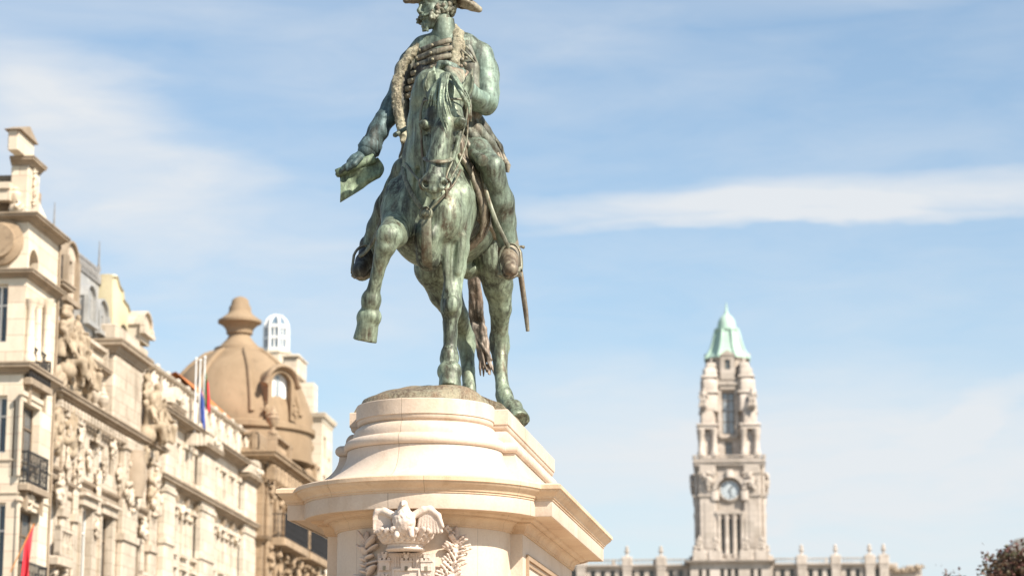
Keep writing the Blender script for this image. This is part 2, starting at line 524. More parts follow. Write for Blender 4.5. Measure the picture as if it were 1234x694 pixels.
world = bpy.data.worlds.new('World')
scene.world = world
world.use_nodes = True
wt = world.node_tree
wt.nodes.clear()
def wn(k, **kw):
    x = wt.nodes.new(k)
    for a, b in kw.items(): setattr(x, a, b)
    return x
def wm(op, a, b=0.0, clamp=False):
    x = wn('ShaderNodeMath', operation=op, use_clamp=clamp)
    for i, s in enumerate((a, b)):
        if hasattr(s, 'default_value'): wt.links.new(s, x.inputs[i])
        else: x.inputs[i].default_value = s
    return x.outputs[0]
sky = wn('ShaderNodeTexSky', sky_type='NISHITA')
sky.sun_disc = False
sky.sun_elevation = SUN_EL
sky.sun_rotation = math.pi - SUN_AZ
sky.altitude, sky.air_density, sky.dust_density, sky.ozone_density = 50, 1.0, .9, 1.0
tc = wn('ShaderNodeTexCoord')
sep = wn('ShaderNodeSeparateXYZ'); wt.links.new(tc.outputs['Generated'], sep.inputs[0])
AZ = wm('ARCTAN2', sep.outputs[0], sep.outputs[1])
EL = wm('ARCSINE', sep.outputs[2])
# wisps: noise on a stretched dome of directions
mp = wn('ShaderNodeMapping'); wt.links.new(tc.outputs['Generated'], mp.inputs[0])
mp.inputs['Scale'].default_value = (1.0, 1.0, 4.2); mp.inputs['Rotation'].default_value = (0, R(8), 0)
def wnoise(scale, detail, rough, dist, loc=(0,0,0)):
    q = wn('ShaderNodeMapping'); wt.links.new(mp.outputs[0], q.inputs[0]); q.inputs['Location'].default_value = loc
    n = wn('ShaderNodeTexNoise'); wt.links.new(q.outputs[0], n.inputs['Vector'])
    n.inputs['Scale'].default_value, n.inputs['Detail'].default_value = scale, detail
    n.inputs['Roughness'].default_value, n.inputs['Distortion'].default_value = rough, dist
    return n.outputs['Fac']
n1 = wnoise(4.2, 6, .5, .5)
n2 = wnoise(17.0, 7, .62, .5, (3.1, 1.7, 5.2))
warp_a = wm('MULTIPLY', wm('SUBTRACT', wnoise(9.0, 4, .55, 0, (7, 2, 1)), .5), .10)
warp_e = wm('MULTIPLY', wm('SUBTRACT', wnoise(9.0, 4, .55, 0, (1, 8, 3)), .5), .022)
def cloud(u, v, hu, hv, tilt, amp, soft=1.0):
    """a cloud bank centred on one direction of the sky, half sizes as angles"""
    a0, e0 = (u-CX)/FPX, PITCH + (CY-v)/FPX
    da = wm('ADD', wm('SUBTRACT', AZ, a0), warp_a)
    de = wm('ADD', wm('SUBTRACT', wm('SUBTRACT', EL, e0), wm('MULTIPLY', da, tilt)), warp_e)
    q = wm('ADD', wm('POWER', wm('ABSOLUTE', wm('DIVIDE', da, hu/FPX)), 2.0), wm('POWER', wm('ABSOLUTE', wm('DIVIDE', de, hv/FPX)), 2.0))
    x = wm('SUBTRACT', 1.0, q, True)
    x = wm('POWER', x, soft)
    return wm('MULTIPLY', x, amp)
banks = [cloud(1120, 243, 540, 36, .02, .56, 1.1), cloud(70, 185, 270, 140, -.25, .50, 1.2), cloud(60, 120, 200, 60, -.3, .2), cloud(1090, 600, 480, 150, .05, .42, 1.2),
         cloud(1020, 2, 330, 40, .05, .25), cloud(330, 330, 330, 120, -.1, .30), cloud(860, 256, 300, 26, -.02, .30), cloud(1000, 272, 360, 9, .01, .35, .8), cloud(520, 60, 330, 80, .1, .18),
         cloud(700, 520, 420, 100, .1, .28), cloud(1150, 520, 260, 26, .35, .22), cloud(120, 30, 260, 40, 0, .15)]
tot = banks[0]
for b in banks[1:]: tot = wm('ADD', tot, b)
tex = wm('ADD', wm('MULTIPLY', n1, .9), wm('MULTIPLY', n2, .55))           # about .45 .. 1.0
fac = wm('MULTIPLY', tot, wm('MULTIPLY', tex, 1.25), True)
thin = wm('ADD', wm('MULTIPLY', wm('SUBTRACT', tex, .6, True), .6), .07)                    # thin veil all over
fac = wm('ADD', fac, thin, True)
# paler towards the horizon
hz = wm('POWER', wm('SUBTRACT', 1.0, wm('DIVIDE', wm('MAXIMUM', EL, 0.0), R(34)), True), 2.2)
fac = wm('ADD', fac, wm('MULTIPLY', hz, .50), True)
fac = wm('MINIMUM', fac, .93)
mixc = wn('ShaderNodeMix', data_type='RGBA')
tint = wn('ShaderNodeMix', data_type='RGBA', blend_type='MULTIPLY')
tint.inputs[0].default_value = 1.0; tint.inputs[7].default_value = (.80, 1.0, 1.05, 1)
wt.links.new(sky.outputs[0], tint.inputs[6])
wt.links.new(fac, mixc.inputs[0]); wt.links.new(tint.outputs[2], mixc.inputs[6])
mixc.inputs[7].default_value = (5.15, 5.3, 5.45, 1)
bg = wn('ShaderNodeBackground'); bg.inputs['Strength'].default_value = .087
wt.links.new(mixc.outputs[2], bg.inputs[0])
wo = wn('ShaderNodeOutputWorld'); wt.links.new(bg.outputs[0], wo.inputs[0])

vs = scene.view_settings
vs.view_transform, vs.look, vs.exposure, vs.gamma, vs.use_curve_mapping = 'Standard', 'None', .88, 1, False
scene.render.engine = 'CYCLES'
scene.cycles.max_bounces = 6
scene.cycles.use_adaptive_sampling = True
scene.cycles.use_denoising = True

# ------------------------------------------------------------------ ground of the square and the avenue
AVE = R(5.18)
AVD = Vector((math.sin(AVE), math.cos(AVE), 0)); AVN = Vector((math.cos(AVE), -math.sin(AVE), 0))
def sheet(name, x0, x1, y0, y1, z, mat, nx=1, ny=1):
    m = MB()
    vs_, fs_ = [], []
    for j in range(ny+1):
        for i in range(nx+1):
            vs_.append((x0+(x1-x0)*i/nx, y0+(y1-y0)*j/ny, z))
    for j in range(ny):
        for i in range(nx):
            a = j*(nx+1)+i
            fs_.append((a, a+1, a+nx+2, a+nx+1))
    m.add(vs_, fs_)
    o = m.build(name, mat)
    return tag(o, kind='structure')
g = sheet('ground', -3000, 3000, -3000, 4000, 0, M['soil_far'], 6, 6)
pl = sheet('plaza_paving', -11, 11, -40, 290, .12, M['paving']); pl.rotation_euler.z = -AVE
for k, (a, b) in enumerate(((-20, -11.3), (11.3, 20))):
    r_ = sheet('road', a, b, -60, 300, .004, M['asphalt']); r_.rotation_euler.z = -AVE
    mk = MB()
    for q in range(40):
        mk.add([((a+b)/2-.06, -50+q*8, .008), ((a+b)/2+.06, -50+q*8, .008), ((a+b)/2+.06, -47+q*8, .008), ((a+b)/2-.06, -47+q*8, .008)], [(0,1,2,3)])
    o = mk.build('road_marking', M['roadpaint']); o.rotation_euler.z = -AVE; tag(o, kind='structure')
    for e in ((-11.3, -11) if a < 0 else (11, 11.3), (a-.3, a) if a < 0 else (b, b+.3)):
        kb = MB().box(e[0], e[1], -60, 300, -.05, .14).build('kerb', M['kerb']); kb.rotation_euler.z = -AVE; tag(kb, kind='structure')
for a, b in ((-27, -20.3), (20.3, 30)):
    o = sheet('pavement', a, b, -60, 300, .12, M['paving']); o.rotation_euler.z = -AVE

# ------------------------------------------------------------------ pedestal
PED_AZ = R(8.1)
PHB, PR, PLEN = .95, .835, 4.0
p0 = at_depth(512, 600, 23.1)
PED = Vector((p0.x, p0.y, 0))
ped = thing('stone_pedestal', PED, -PED_AZ, 'pale pink limestone pedestal with bowed front, heavy cornice and carved arms under the bronze rider', 'pedestal')

def plan(o, na=44):
    """outline of the pedestal at projection o: block with a bow at each end; returns points and running length"""
    r, hb = max(PR+o, .02), PHB+o
    fy, ry = -o, PLEN+o
    def arc(cy, sgn):
        dy = o                                    # block face lies dy beyond the bow's centre
        xj = math.sqrt(max(r*r - o*o, 1e-6)) if abs(o) < r else .001
        a0 = math.atan2(o, xj)                    # below/above the centre line
        out = []
        for i in range(na+1):
            w = (math.pi + a0) + (math.pi - 2*a0)*i/na
            x, y = r*math.cos(w), r*math.sin(w)
            out.append((x, cy + y) if sgn < 0 else (-x, cy - y))
        return out
    pts = []
    n = 10
    for i in range(n): pts.append((-hb, ry + (fy-ry)*i/n))
    pts.append((-hb, fy))
    pts += arc(0.0, -1)
    pts.append((hb, fy))
    for i in range(1, n): pts.append((hb, fy + (ry-fy)*i/n))
    pts.append((hb, ry))
    pts += arc(PLEN, 1)
    pts.append((-hb, ry))
    return pts

def lev(v, o):
    """height of an edge seen at picture row v on the front of the bow at projection o"""
    return at_depth(500, v-4.5*min(1, max(0, (v-480)/60)), PED.y - PR - o).z

def ped_part(name, prof, mat, caps=False, angle=32):
    loops = [plan(o) for o, z in prof]
    n = len(loops[0])
    base = plan(0)
    run = [0.0]
    for i in range(1, n):
        run.append(run[-1] + math.dist(base[i], base[i-1]))
    vs_, uv = [], []
    acc = 0
    for q, (lp, (o, z)) in enumerate(zip(loops, prof)):
        if q: acc += math.dist(prof[q], prof[q-1])
        vs_ += [(x, y, z) for x, y in lp]
        uv += [(run[i] + .77, acc) for i in range(n)]
    fs_ = []
    for q in range(len(prof)-1):
        for i in range(n-1):
            fs_.append((q*n+i, q*n+i+1, (q+1)*n+i+1, (q+1)*n+i))
    if caps:
        fs_.append(tuple((len(prof)-1)*n + i for i in range(n-1)))
    me = bpy.data.meshes.new(name)
    me.from_pydata(vs_, [], fs_)
    ul = me.uv_layers.new(name='UVMap')
    for L in me.loops: ul.data[L.index].uv = uv[L.vertex_index]
    bm = bmesh.new(); bm.from_mesh(me); bmesh.ops.recalc_face_normals(bm, faces=bm.faces); bm.to_mesh(me); bm.free()
    me.materials.append(mat)
    me.polygons.foreach_set('use_smooth', [True]*len(me.polygons))
    me.set_sharp_from_angle(angle=R(angle))
    return link(bpy.data.objects.new(name, me), ped)

def curve(p, q, kind, n=7):
    """moulding between two (o, z) points"""
    (o0, z0), (o1, z1) = p, q
    out = []
    for i in range(1, n+1):
        t = i/n
        if kind == 'cove':      # concave: leaves p vertically, arrives flat
            out.append((o0 + (o1-o0)*(1-math.cos(t*math.pi/2)), z0 + (z1-z0)*math.sin(t*math.pi/2)))
        elif kind == 'ovolo':
            out.append((o0 + (o1-o0)*math.sin(t*math.pi/2), z0 + (z1-z0)*(1-math.cos(t*math.pi/2))))
        elif kind == 'cyma':
            s = (1-math.cos(t*math.pi))/2
            out.append((o0 + (o1-o0)*s, z0 + (z1-z0)*t))
        elif kind == 'torus':   # half-round between p and q, bulging outwards
            w = -math.pi/2 + t*math.pi
            r = abs(z1-z0)/2
            out.append((o0 + (o1-o0)*t + r*math.cos(w)*.9, z0 + (z1-z0)*(1+math.sin(w))/2))
    return out
S1 = lambda v, o: (o, lev(v, o))
z_sof = lev(614, .31)
zt = z_sof - .012
# dado, from the steps up to the bed mouldings
zb = lev(637, .02)
dado = ped_part('dado', [(.55, .12), (.55, .5), (.42, .52), (.42, .95), (.16, 1.10), (.16, 1.32), (.05, 1.42), (0, 1.50), (0, zb-.006)], M['lioz_dado'])
prof = [(0, zb-.006), (.018, zb-.004), (.018, zb+.012), (.028, zb+.014)]
prof += curve(prof[-1], (.075, zt-.052), 'cove')
prof += [(.085, zt-.050), (.085, zt-.034)] + curve((.085, zt-.034), (.135, zt-.006), 'ovolo')
prof += [(.14, zt), (.300, zt+.003)]
ped_part('bed_moulding', prof, M['lioz_bounce'])
prof = [(.300, zt+.003), (.310, zt-.010), (.322, zt-.008), (.325, zt), S1(597.5, .325)]
ped_part('corona', prof, M['lioz'])
zc = prof[-1][1]
prof = [prof[-1]]
prof += [(.334, zc+.003), (.334, zc+.020), (.346, zc+.023)]
ze = lev(576.5, .42)
prof += curve(prof[-1], (.408, ze-.045), 'cyma', 9) + [(.42, ze-.043), (.42, ze-.008), (.412, ze)]
corn = ped_part('cornice', prof, M['lioz_bounce'])
zt2 = prof[-1][1]
prof = [(.412, zt2)] + [(.375, zt2+.012)]
b_top = (-.085, lev(538, -.085))
for i in range(1, 13):                                   # bell: steep above, sweeping outwards below
    t = i/12
    w = t*math.pi/2
    prof.append((.36 + (b_top[0]-.36)*math.sin(w)**.9, zt2+.016 + (b_top[1]-zt2-.016)*(1-math.cos(w))**.92))
bell = ped_part('flared_bell_course', prof, M['lioz'])
zz = b_top[1]
t1 = (-.085, zz+.002); t2 = (-.115, lev(523, -.10))
prof = [t1] + curve(t1, t2, 'torus', 9)
prof += [(-.135, t2[1]+.006), (-.135, t2[1]+.022)]
s2 = (-.205, lev(508, -.2))
prof += curve(prof[-1], s2, 'cove', 6)[:-1] + [s2, (s2[0]+.004, s2[1]+.012)]
u2 = (-.175, lev(499, -.17))
prof += curve(prof[-1], u2, 'ovolo', 6)
prof += [(-.165, u2[1]+.003), (-.165, lev(479.5, -.165)), (-.17, lev(479.5, -.165)+.008), (-.19, lev(479.5, -.165)+.012)]
slab = ped_part('top_plinth', prof, M['lioz'], caps=True)
Z_TOP = prof[-1][1]
# raised frame of a recessed panel on each flank and on the rear block
for sx in (-1, 1):
    x = PHB*sx
    for k, (i0, wdt, pr) in enumerate(((.22, .05, .028), (.30, .025, .016))):
        m = MB()
        a, b, lo_, hi_ = i0, PLEN-i0, 1.75+i0-.2, zb-.16-(i0-.2)
        for (ya, yb, za, zb_) in ((a, b, hi_-wdt, hi_), (a, b, lo_, lo_+wdt), (a, a+wdt, lo_+wdt, hi_-wdt), (b-wdt, b, lo_+wdt, hi_-wdt)):
            m.box(x-.02*sx, x+pr*sx, ya, yb, za, zb_)
        m.build('panel_moulding', M['lioz_bounce'], ped)
# ------------------------------------------------------------------ carved arms on the front of the pedestal
PAX = Vector((math.sin(PED_AZ), math.cos(PED_AZ), 0)); PLX = Vector((math.cos(PED_AZ), -math.sin(PED_AZ), 0))
def Q(u, v, y):
    """pedestal coordinates of a point seen at (u, v) on the plane y"""
    d = ray(u, v); o = Vector((0, 0, EYE)) - PED
    t = (y - o.dot(PAX))/d.dot(PAX)
    w = o + d*t
    return Vector((w.dot(PLX), y, w.z))
YF = -PR
def QJ(*p): return [(Q(u, v, YF+y), r*.0080) for u, v, y, r in p]
def QE(*p): return QJ(*[(u, v, y-.23, r) for u, v, y, r in p])
eg = SDF(tuple(Q(440, 660, YF-.62)), tuple(Q(545, 595, YF-.0)), .0062)
eg.ell(Q(487, 629, YF-.36), (.105, .10, .125), k=.02)
eg.chain(QE((487, 622, -.14, 9), (486, 613, -.16, 6), (486.5, 607.5, -.17, 4.6)), k=.02)
eg.ell(Q(486.3, 606.5, YF-.41), (.034, .045, .032), k=.012)
eg.chain(QE((485.5, 606.5, -.215, 2.2), (484.5, 608.5, -.245, 1.0)), k=.01)
for s, pts in ((-1, ((474, 621, -.07, 4.5), (464, 615.5, -.06, 4.5), (455, 616.5, -.05, 4.2), (450.5, 626, -.05, 3.2), (450, 637, -.05, 2))),
               (1, ((500, 620, -.07, 4.5), (510, 614, -.06, 4.5), (518, 613, -.05, 4.2), (528, 621, -.05, 3.4), (533.5, 634, -.05, 2)))):
    eg.chain(QE(*pts), k=.015)
    x0, x1 = (475, 451) if s < 0 else (500, 532)
    for i in range(8):                                     # flight feathers
        f = i/7
        eg.chain(QE((x0+(x1-x0)*(.25+.6*f), 617+5*f*f*(1 if s > 0 else .6), -.045, 2.6), (x0+(x1-x0)*(.10+.9*f), 640+1.5*math.sin(3*f), -.035, 2.0)), k=.006)
for i in range(70):                                        # breast feathers
    a = random.uniform(-1.2, 1.2); z = random.uniform(-.8, .9)
    c = Q(487, 627, YF-.36) + Vector((.10*math.sin(a)*math.sqrt(1-z*z*.8), -.095*math.cos(a)*math.sqrt(max(.05, 1-z*z*.8)), .115*z))
    eg.ell(c, (.014, .012, .018), k=.008)
for s in (-1, 1):
    eg.chain(QE((487+8*s, 638, -.16, 4), (487+9*s, 645, -.19, 3.2)), k=.015)
eg.chain(QE((487, 634, -.1, 7), (488, 648, .12, 10)), k=.02)
eagle = eg.mesh('eagle', M['arms'], ped)
# crown of leaves under the bird
cw = MB()
cc = Q(488, 660, YF-.17)
for (r0, v0, v1) in ((.175, 664, 661.5), (.16, 661.5, 656.5), (.185, 656.5, 653)):
    z0, z1 = Q(488, v0, YF-.1).z, Q(488, v1, YF-.1).z
    cw.lathe([(r0, z0), (r0+.008, (z0+z1)/2), (r0+.003, z1)], (cc.x, cc.y+.02, 0), 30, 1, .95)
crown = cw.build('crown', M['arms'], ped, 40)
cl = SDF(tuple(Q(446, 662, YF-.56)), tuple(Q(530, 634, YF+.16)), .0062)
for i in range(13):
    w = math.pi + math.pi*i/12
    for k in range(3):
        r = .185 + .075*k/2 + .012*(i % 2)
        c = Vector((cc.x + r*math.cos(w), cc.y+.02 + .95*r*math.sin(w), Q(488, 652-4.5*k-1.2*(i % 2), YF-.1).z))
        cl.ell(c, (.040, .026, .032), Matrix.Rotation(w, 3, 'Z'), k=.008)
        cl.ell(c + Vector((.012, -.028, .012)), (.022, .014, .020), k=.006)
cl.mesh('crown_leaves', M['arms'], crown)
# shield with its border of castles
sh_ = MB()
zt_, zb_ = Q(489, 666, YF-.08).z, Q(489, 745, YF-.08).z
xl, xr = Q(455.5, 670, YF-.06).x, Q(523, 670, YF-.06).x
def shield_outline(x0, x1, z1, z0):
    h = z1-z0; w = x1-x0; c = (x0+x1)/2
    pts = [(x0, z1), (x1, z1), (x1, z0+h*.35)]
    for k in range(1, 6): pts.append((c + w/2*math.cos(k/6*math.pi/2), z0+h*.35*(1-math.sin(k/6*math.pi/2))))
    pts.append((c, z0))
    for k in range(5, 0, -1): pts.append((c - w/2*math.cos(k/6*math.pi/2), z0+h*.35*(1-math.sin(k/6*math.pi/2))))
    pts.append((x0, z0+h*.35))
    return pts
sh_.prism(shield_outline(xl, xr, zt_, zb_), YF-.075, YF+.22)
shield = sh_.build('shield', M['arms'], ped)
fr = MB()
xi0, xi1 = Q(472.5, 690, YF-.09).x, Q(506.5, 690, YF-.09).x
zi = Q(489, 684.5, YF-.09).z
zl = zb_+.16
for (a, b, c, d) in ((xi0, xi1, zi-.018, zi), (xi0, xi0+.018, zl, zi-.018), (xi1-.018, xi1, zl, zi-.018), (xi0, xi1, zl-.018, zl)):
    fr.box(a, b, YF-.095, YF-.06, c, d)
fr.box(xi0+.018, xi1-.018, YF-.082, YF-.06, zl, zi-.018)
fr.build('shield_border', M['arms'], shield)
def castle(u, v, sc=1.0):
    c = Q(u, v, YF-.08); m = MB(); w = .050*sc; x, z = c.x, c.z
    m.box(x-w, x+w, YF-.10, YF-.06, z-.075*sc, z+.005)
    m.box(x-w*1.2, x+w*1.2, YF-.108, YF-.06, z+.005, z+.018)
    for k in (-1, 0, 1): m.box(x+k*w*.8-.012*sc, x+k*w*.8+.012*sc, YF-.102, YF-.06, z+.018, z+.04)
    m.box(x-w*.45, x+w*.45, YF-.104, YF-.06, z+.0405, z+.075*sc)
    for k in (-1, 1): m.box(x+k*w*.34-.010*sc, x+k*w*.34+.010*sc, YF-.106, YF-.06, z+.0755*sc, z+.092*sc)
    m.build('castle', M['arms'], shield)
    MB().box(x-.014*sc, x+.014*sc, YF-.103, YF-.098, z-.075*sc, z-.035*sc).build('castle_gate', M['bronze_brown'], shield)
for (u, v) in ((463.5, 677), (490, 677.5), (514, 677.5), (464, 703), (514.5, 703), (466, 727), (513, 727)): castle(u, v)
for k in range(9):                                          # fluting between the castles
    x = Q(477+k*3.1, 672, YF-.08).x
    if 484 < 477+k*3.1 < 496: continue
    MB().box(x-.006, x+.006, YF-.083, YF-.06, Q(489, 682.5, YF-.08).z, Q(489, 668, YF-.08).z).build('shield_flute', M['arms'], shield)
# branches of oak and laurel
for s, stem, n in ((-1, ((452, 745), (447, 715), (443, 690), (441, 668), (442, 652)), 26), (1, ((528, 745), (538, 715), (545, 690), (549, 668), (550, 646)), 30)):
    def surf(u, v, lift):
        y = YF
        for _ in range(4):
            q = Q(u, v, y)
            y = -math.sqrt(max(PR**2 - min(abs(q.x), PR*.97)**2, .01)) - lift
        return Q(u, v, y)
    br = SDF(tuple(surf(stem[0][0]-28, 755, .05) - Vector((.12, .25, .05))), tuple(surf(stem[-1][0]+28, 640, .05) + Vector((.12, .35, .05))), .0068)
    br.chain([(surf(u, v, .02), .018) for u, v in stem], k=.01)
    rs = random.Random(40+s)
    for i in range(n):
        t = i/n*(len(stem)-1); k = min(int(t), len(stem)-2)
        u = stem[k][0]+(stem[k+1][0]-stem[k][0])*(t-k); v = stem[k][1]+(stem[k+1][1]-stem[k][1])*(t-k)
        side = -1 if i % 2 else 1
        L = rs.uniform(9, 19); an = R(rs.uniform(20, 75))
        a, b = surf(u, v, .02), surf(u + side*L*math.sin(an), v - L*math.cos(an), .05+.05*rs.random())
        d = b-a; ln = d.length; d.normalize()
        m_ = (a+b)/2
        rt = d.to_track_quat('Z', 'Y').to_matrix()
        if s < 0:
            br.ell(m_, (.042, .017, ln*.58), rt, k=.006)
            br.cap(a-Vector((0, .012, 0)), b-Vector((0, .018, 0)), .004, .003, k=.006)
        else:                                               # lobed oak leaf
            for q_ in (-.35, -.05, .25, .5):
                c = m_ + d*ln*q_
                for sd in (-1, 1):
                    br.ell(c + Vector((d.z, 0, -d.x))*sd*.022*(1-.3*abs(q_)), (.017, .013, .022), rt, k=.006)
    tip = stem[-1]
    br.ell(surf(tip[0], tip[1]-5, .04), (.026, .015, .06), k=.006)
    br.mesh('leafy_branch', M['arms'], ped, label='carved laurel branch left of the shield' if s < 0 else 'carved oak branch right of the shield')
# ------------------------------------------------------------------ equestrian statue
ST_AZ = R(10.8)
s0 = at_depth(515, 470, 22.75)
ST = Vector((s0.x, s0.y, Z_TOP))
statue = thing('equestrian_statue', ST, -ST_AZ, 'green patinated bronze rider in cocked hat on a walking horse, scroll in hand', 'statue')
sax = Vector((math.sin(ST_AZ), math.cos(ST_AZ), 0)); slx = Vector((math.cos(ST_AZ), -math.sin(ST_AZ), 0))

def P(u, v, a):
    """statue coordinates (x to the horse's left, y towards its tail, z up) of a point seen at (u, v) lying a metres behind the breast"""
    d = ray(u, v)
    o = Vector((0, 0, EYE)) - ST
    t = (a - o.dot(sax)) / d.dot(sax)
    w = o + d*t
    return Vector((w.dot(slx), a, w.z))
def px(r, a=0.0):
    return r*.0080*(1 + a/22.7)
def J(*pts):
    return [(P(u, v, a), px(r, a)) for (u, v, a, r) in pts]
def rot_zyx(z=0, y=0, x=0):
    return Matrix.Rotation(R(z), 3, 'Z') @ Matrix.Rotation(R(y), 3, 'Y') @ Matrix.Rotation(R(x), 3, 'X')

# --- bronze ground under the hooves
def mound_h(x, y):
    cx, cy = .0, PLEN/2
    return 0
m = MB()
oy = (PED - ST)
# pedestal frame -> statue frame
dz = PED_AZ - ST_AZ
def ped2st(x, y):
    w = Vector((PED.x + x*math.cos(PED_AZ) + y*math.sin(PED_AZ), PED.y - x*math.sin(PED_AZ) + y*math.cos(PED_AZ), 0)) - Vector((ST.x, ST.y, 0))
    return w.dot(slx), w.dot(sax)
outer = plan(-.20, 60)[:-1]
HOOVES = [tuple(P(542, 466, .12)), tuple(P(626, 506, 1.80)), tuple(P(566, 500, 2.08))]
NR = 26
vs_, fs_ = [], []
rs = random.Random(3)
cyc = PLEN/2
def hill(t, y):
    """t 0 at the rim .. 1 on the ridge"""
    h = .04 + .185*(1-(1-t)**2.0)
    return h
for q in range(NR+1):
    t = q/NR
    for (x, y) in outer:
        # shrink towards a ridge line on the long axis
        yr = min(max(y, .15), PLEN-.15)
        X, Y = x*(1-t), yr + (y-yr)*(1-t)
        n = .003*math.sin(7*X+3*Y)+.003*math.sin(13*Y-5*X+1)+.004*math.sin(23*X+17*Y)
        z = .0 + hill(t, Y)*(1 - .18*max(0, (Y-.6)/PLEN)) + n*min(1, t*6)
        if q == 0: z = .004
        if q == 1: z = max(z, .035)
        sx_, sy_ = ped2st(X, Y)
        for (hx, hy, hz) in HOOVES:
            d_ = math.hypot(sx_-hx, sy_-hy)
            wgt = max(0, 1-max(0, d_-.10)/.28)
            wgt = wgt*wgt*(3-2*wgt)
            if q: z = z*(1-wgt) + hz*wgt
        vs_.append((sx_, sy_, z))
n = len(outer)
for q in range(NR):
    for i in range(n):
        j = (i+1) % n
        fs_.append((q*n+i, q*n+j, (q+1)*n+j, (q+1)*n+i))
m.add(vs_, fs_)
m.build('rocky_base', M['bronze_mound'], statue, 60)

# --- horse
hs = SDF((-1.05, -.95, -.12), (1.05, 2.95, 3.48), .0130)
Z3 = lambda k=0: None
hs.ell(P(518, 262, .42), (.43, .46, .50), k=.1)                       # fore body
hs.ell(P(523, 248, .64), (.40, .55, .50), k=.1)
hs.ell(P(543, 256, 1.20), (.45, .95, .50), k=.1)                     # barrel
hs.ell(P(562, 258, 1.95), (.44, .52, .47), k=.1)                      # croup
hs.ell(P(493, 262, .17), (.20, .22, .27), k=.07)                      # breast muscles
hs.ell(P(537, 262, .17), (.20, .22, .29), k=.07)
hs.ell(P(548, 248, .40), (.14, .30, .34), k=.07)                      # left shoulder
hs.ell(P(477, 255, .36), (.11, .28, .32), k=.09)
hs.cap(P(515, 285, .0), P(516, 312, .12), .12, .12, k=.08)
hs.ell(P(548, 190, .95), (.17, .5, .22), k=.15)                       # withers
# neck
hs.chain(J((521, 240, .45, 45), (516, 190, .30, 30), (515.5, 150, .16, 23.5), (517, 120, .10, 22), (520, 104, .08, 20), (530, 101, .05, 17)), k=.06)
hs.chain(J((517, 225, .18, 30), (516, 185, .10, 22), (518, 150, .02, 18)), k=.06)
# head
HEADM = rot_zyx(0, -8, 8)
hs.ell(P(537, 118, -.10), (.19, .17, .20), k=.05)                     # poll and forehead
hs.ell(P(535, 143, -.17), (.195, .15, .22), HEADM, k=.05)
hs.ell(P(534, 172, -.04), (.135, .20, .21), HEADM, k=.06)             # jaw
hs.chain(J((534, 158, -.24, 15.5), (528, 188, -.32, 11.5), (524, 212, -.38, 11)), k=.05)
hs.chain(J((534, 168, -.16, 16), (527, 200, -.24, 12.5), (523, 218, -.30, 12.5)), k=.05)
hs.ell(P(522.5, 219, -.38), (.120, .10, .10), k=.04)
hs.chain(J((516, 227, -.39, 5), (523, 228.5, -.43, 5), (530, 227, -.39, 5)), k=.014)   # upper lip
hs.chain(J((517, 233, -.31, 4.6), (523, 235.5, -.34, 5), (529, 233, -.31, 4.6)), k=.012)     # lower lip
for (u, s) in ((512.5, -1), (533, 1)):
    hs.ell(P(u, 221, -.44), (.052, .05, .068), rot_zyx(0, 20*s), k=.025)
    hs.ell(P(u+s*.6, 221.5, -.50), (.027, .075, .040), rot_zyx(0, 25*s), k=.008, op='sub')
# eyes under their lids, face bones
for (u, v, a, s) in ((511.5, 152, -.23, -1), (555.5, 149, -.21, 1)):
    hs.ell(P(u, v-1, a), (.060, .085, .058), rot_zyx(0, -25*s), k=.035)
    hs.ell(P(u+s*1.0, v+1, a-.080), (.038, .025, .022), rot_zyx(0, -20*s), k=.012, op='sub')
    hs.ell(P(u+s*.8, v+1, a-.056), (.034, .036, .026), k=.004)
    hs.chain(J((u-5, v-2+s, a-.070, 3), (u, v-4.5, a-.075, 3.4), (u+5, v-2-s, a-.06, 3)), k=.02)
    hs.chain(J((u-s*2, v+14, a+.01, 4.0), (u-s*6-4*(s>0), v+44, a-.03, 2.6)), k=.03)
    hs.chain(J((u-s*7, v+10, a-.05, 3), (u-s*10-2*(s>0), v+38, a-.10, 3)), k=.035, op='sub')
hs.chain(J((536, 150, -.335, 5), (528, 190, -.395, 4)), k=.05)
# ears
for (pts, hol) in ((((519, 112, -.09, 8.5), (518.5, 103, -.11, 8.2), (520.5, 92, -.12, 6.2), (523.5, 80, -.10, 1.6)), ((518.8, 107, -.15, 4.8), (519, 99, -.165, 6.0), (521, 88, -.155, 4.0))),
                   (((560, 118, -.07, 8), (563, 106, -.09, 7.4), (566, 96, -.09, 5.4), (569, 84, -.07, 1.6)), ((561.5, 113, -.13, 4), (563.2, 104, -.14, 5.2), (566.3, 92, -.125, 3.4)))):
    hs.chain(J(*pts), k=.02)
    hs.chain(J(*hol), k=.010, op='sub')
# supporting left fore leg
def hoof(axis0, axis1, r0, r1, fwd, k=.006):
    """coronet, horn wall widening to a flat sole"""
    A, B = P(*axis0), P(*axis1)
    n = (B-A).normalized()
    hs.cap(A, B+n*.10, px(r0), px(r1)*1.06, k=k)
    hs.cap(A + Vector((0, -.02, 0)), B+n*.10 + Vector(fwd), px(r0)*.8, px(r1)*.9, k=.01)
    hs.cap(A - n*.012 + Vector((.02, 0, 0)), A - n*.012 - Vector((.02, 0, 0)), px(r0)*1.06, px(r0)*1.06, k=.010)      # coronet band
    # saw the sole off flat
    w = hs.win(tuple(B-Vector((.35,)*3)), tuple(B+Vector((.35,)*3)))
    X, Y, Z = hs.grid(w)
    pl_ = (X-B.x)*n.x + (Y-B.y)*n.y + (Z-B.z)*n.z
    near = np.sqrt((X-B.x-n.x*.1)**2 + (Y-B.y-n.y*.1)**2 + (Z-B.z-n.z*.1)**2) - .26
    hs.D[w] = np.where(near < 0, np.maximum(hs.D[w], pl_), hs.D[w])
hs.chain(J((548, 240, .30, 25), (548, 276, .30, 18.5), (549.5, 300, .30, 15.5), (549, 322, .28, 12.8), (546, 346, .25, 11.2)), k=.035)
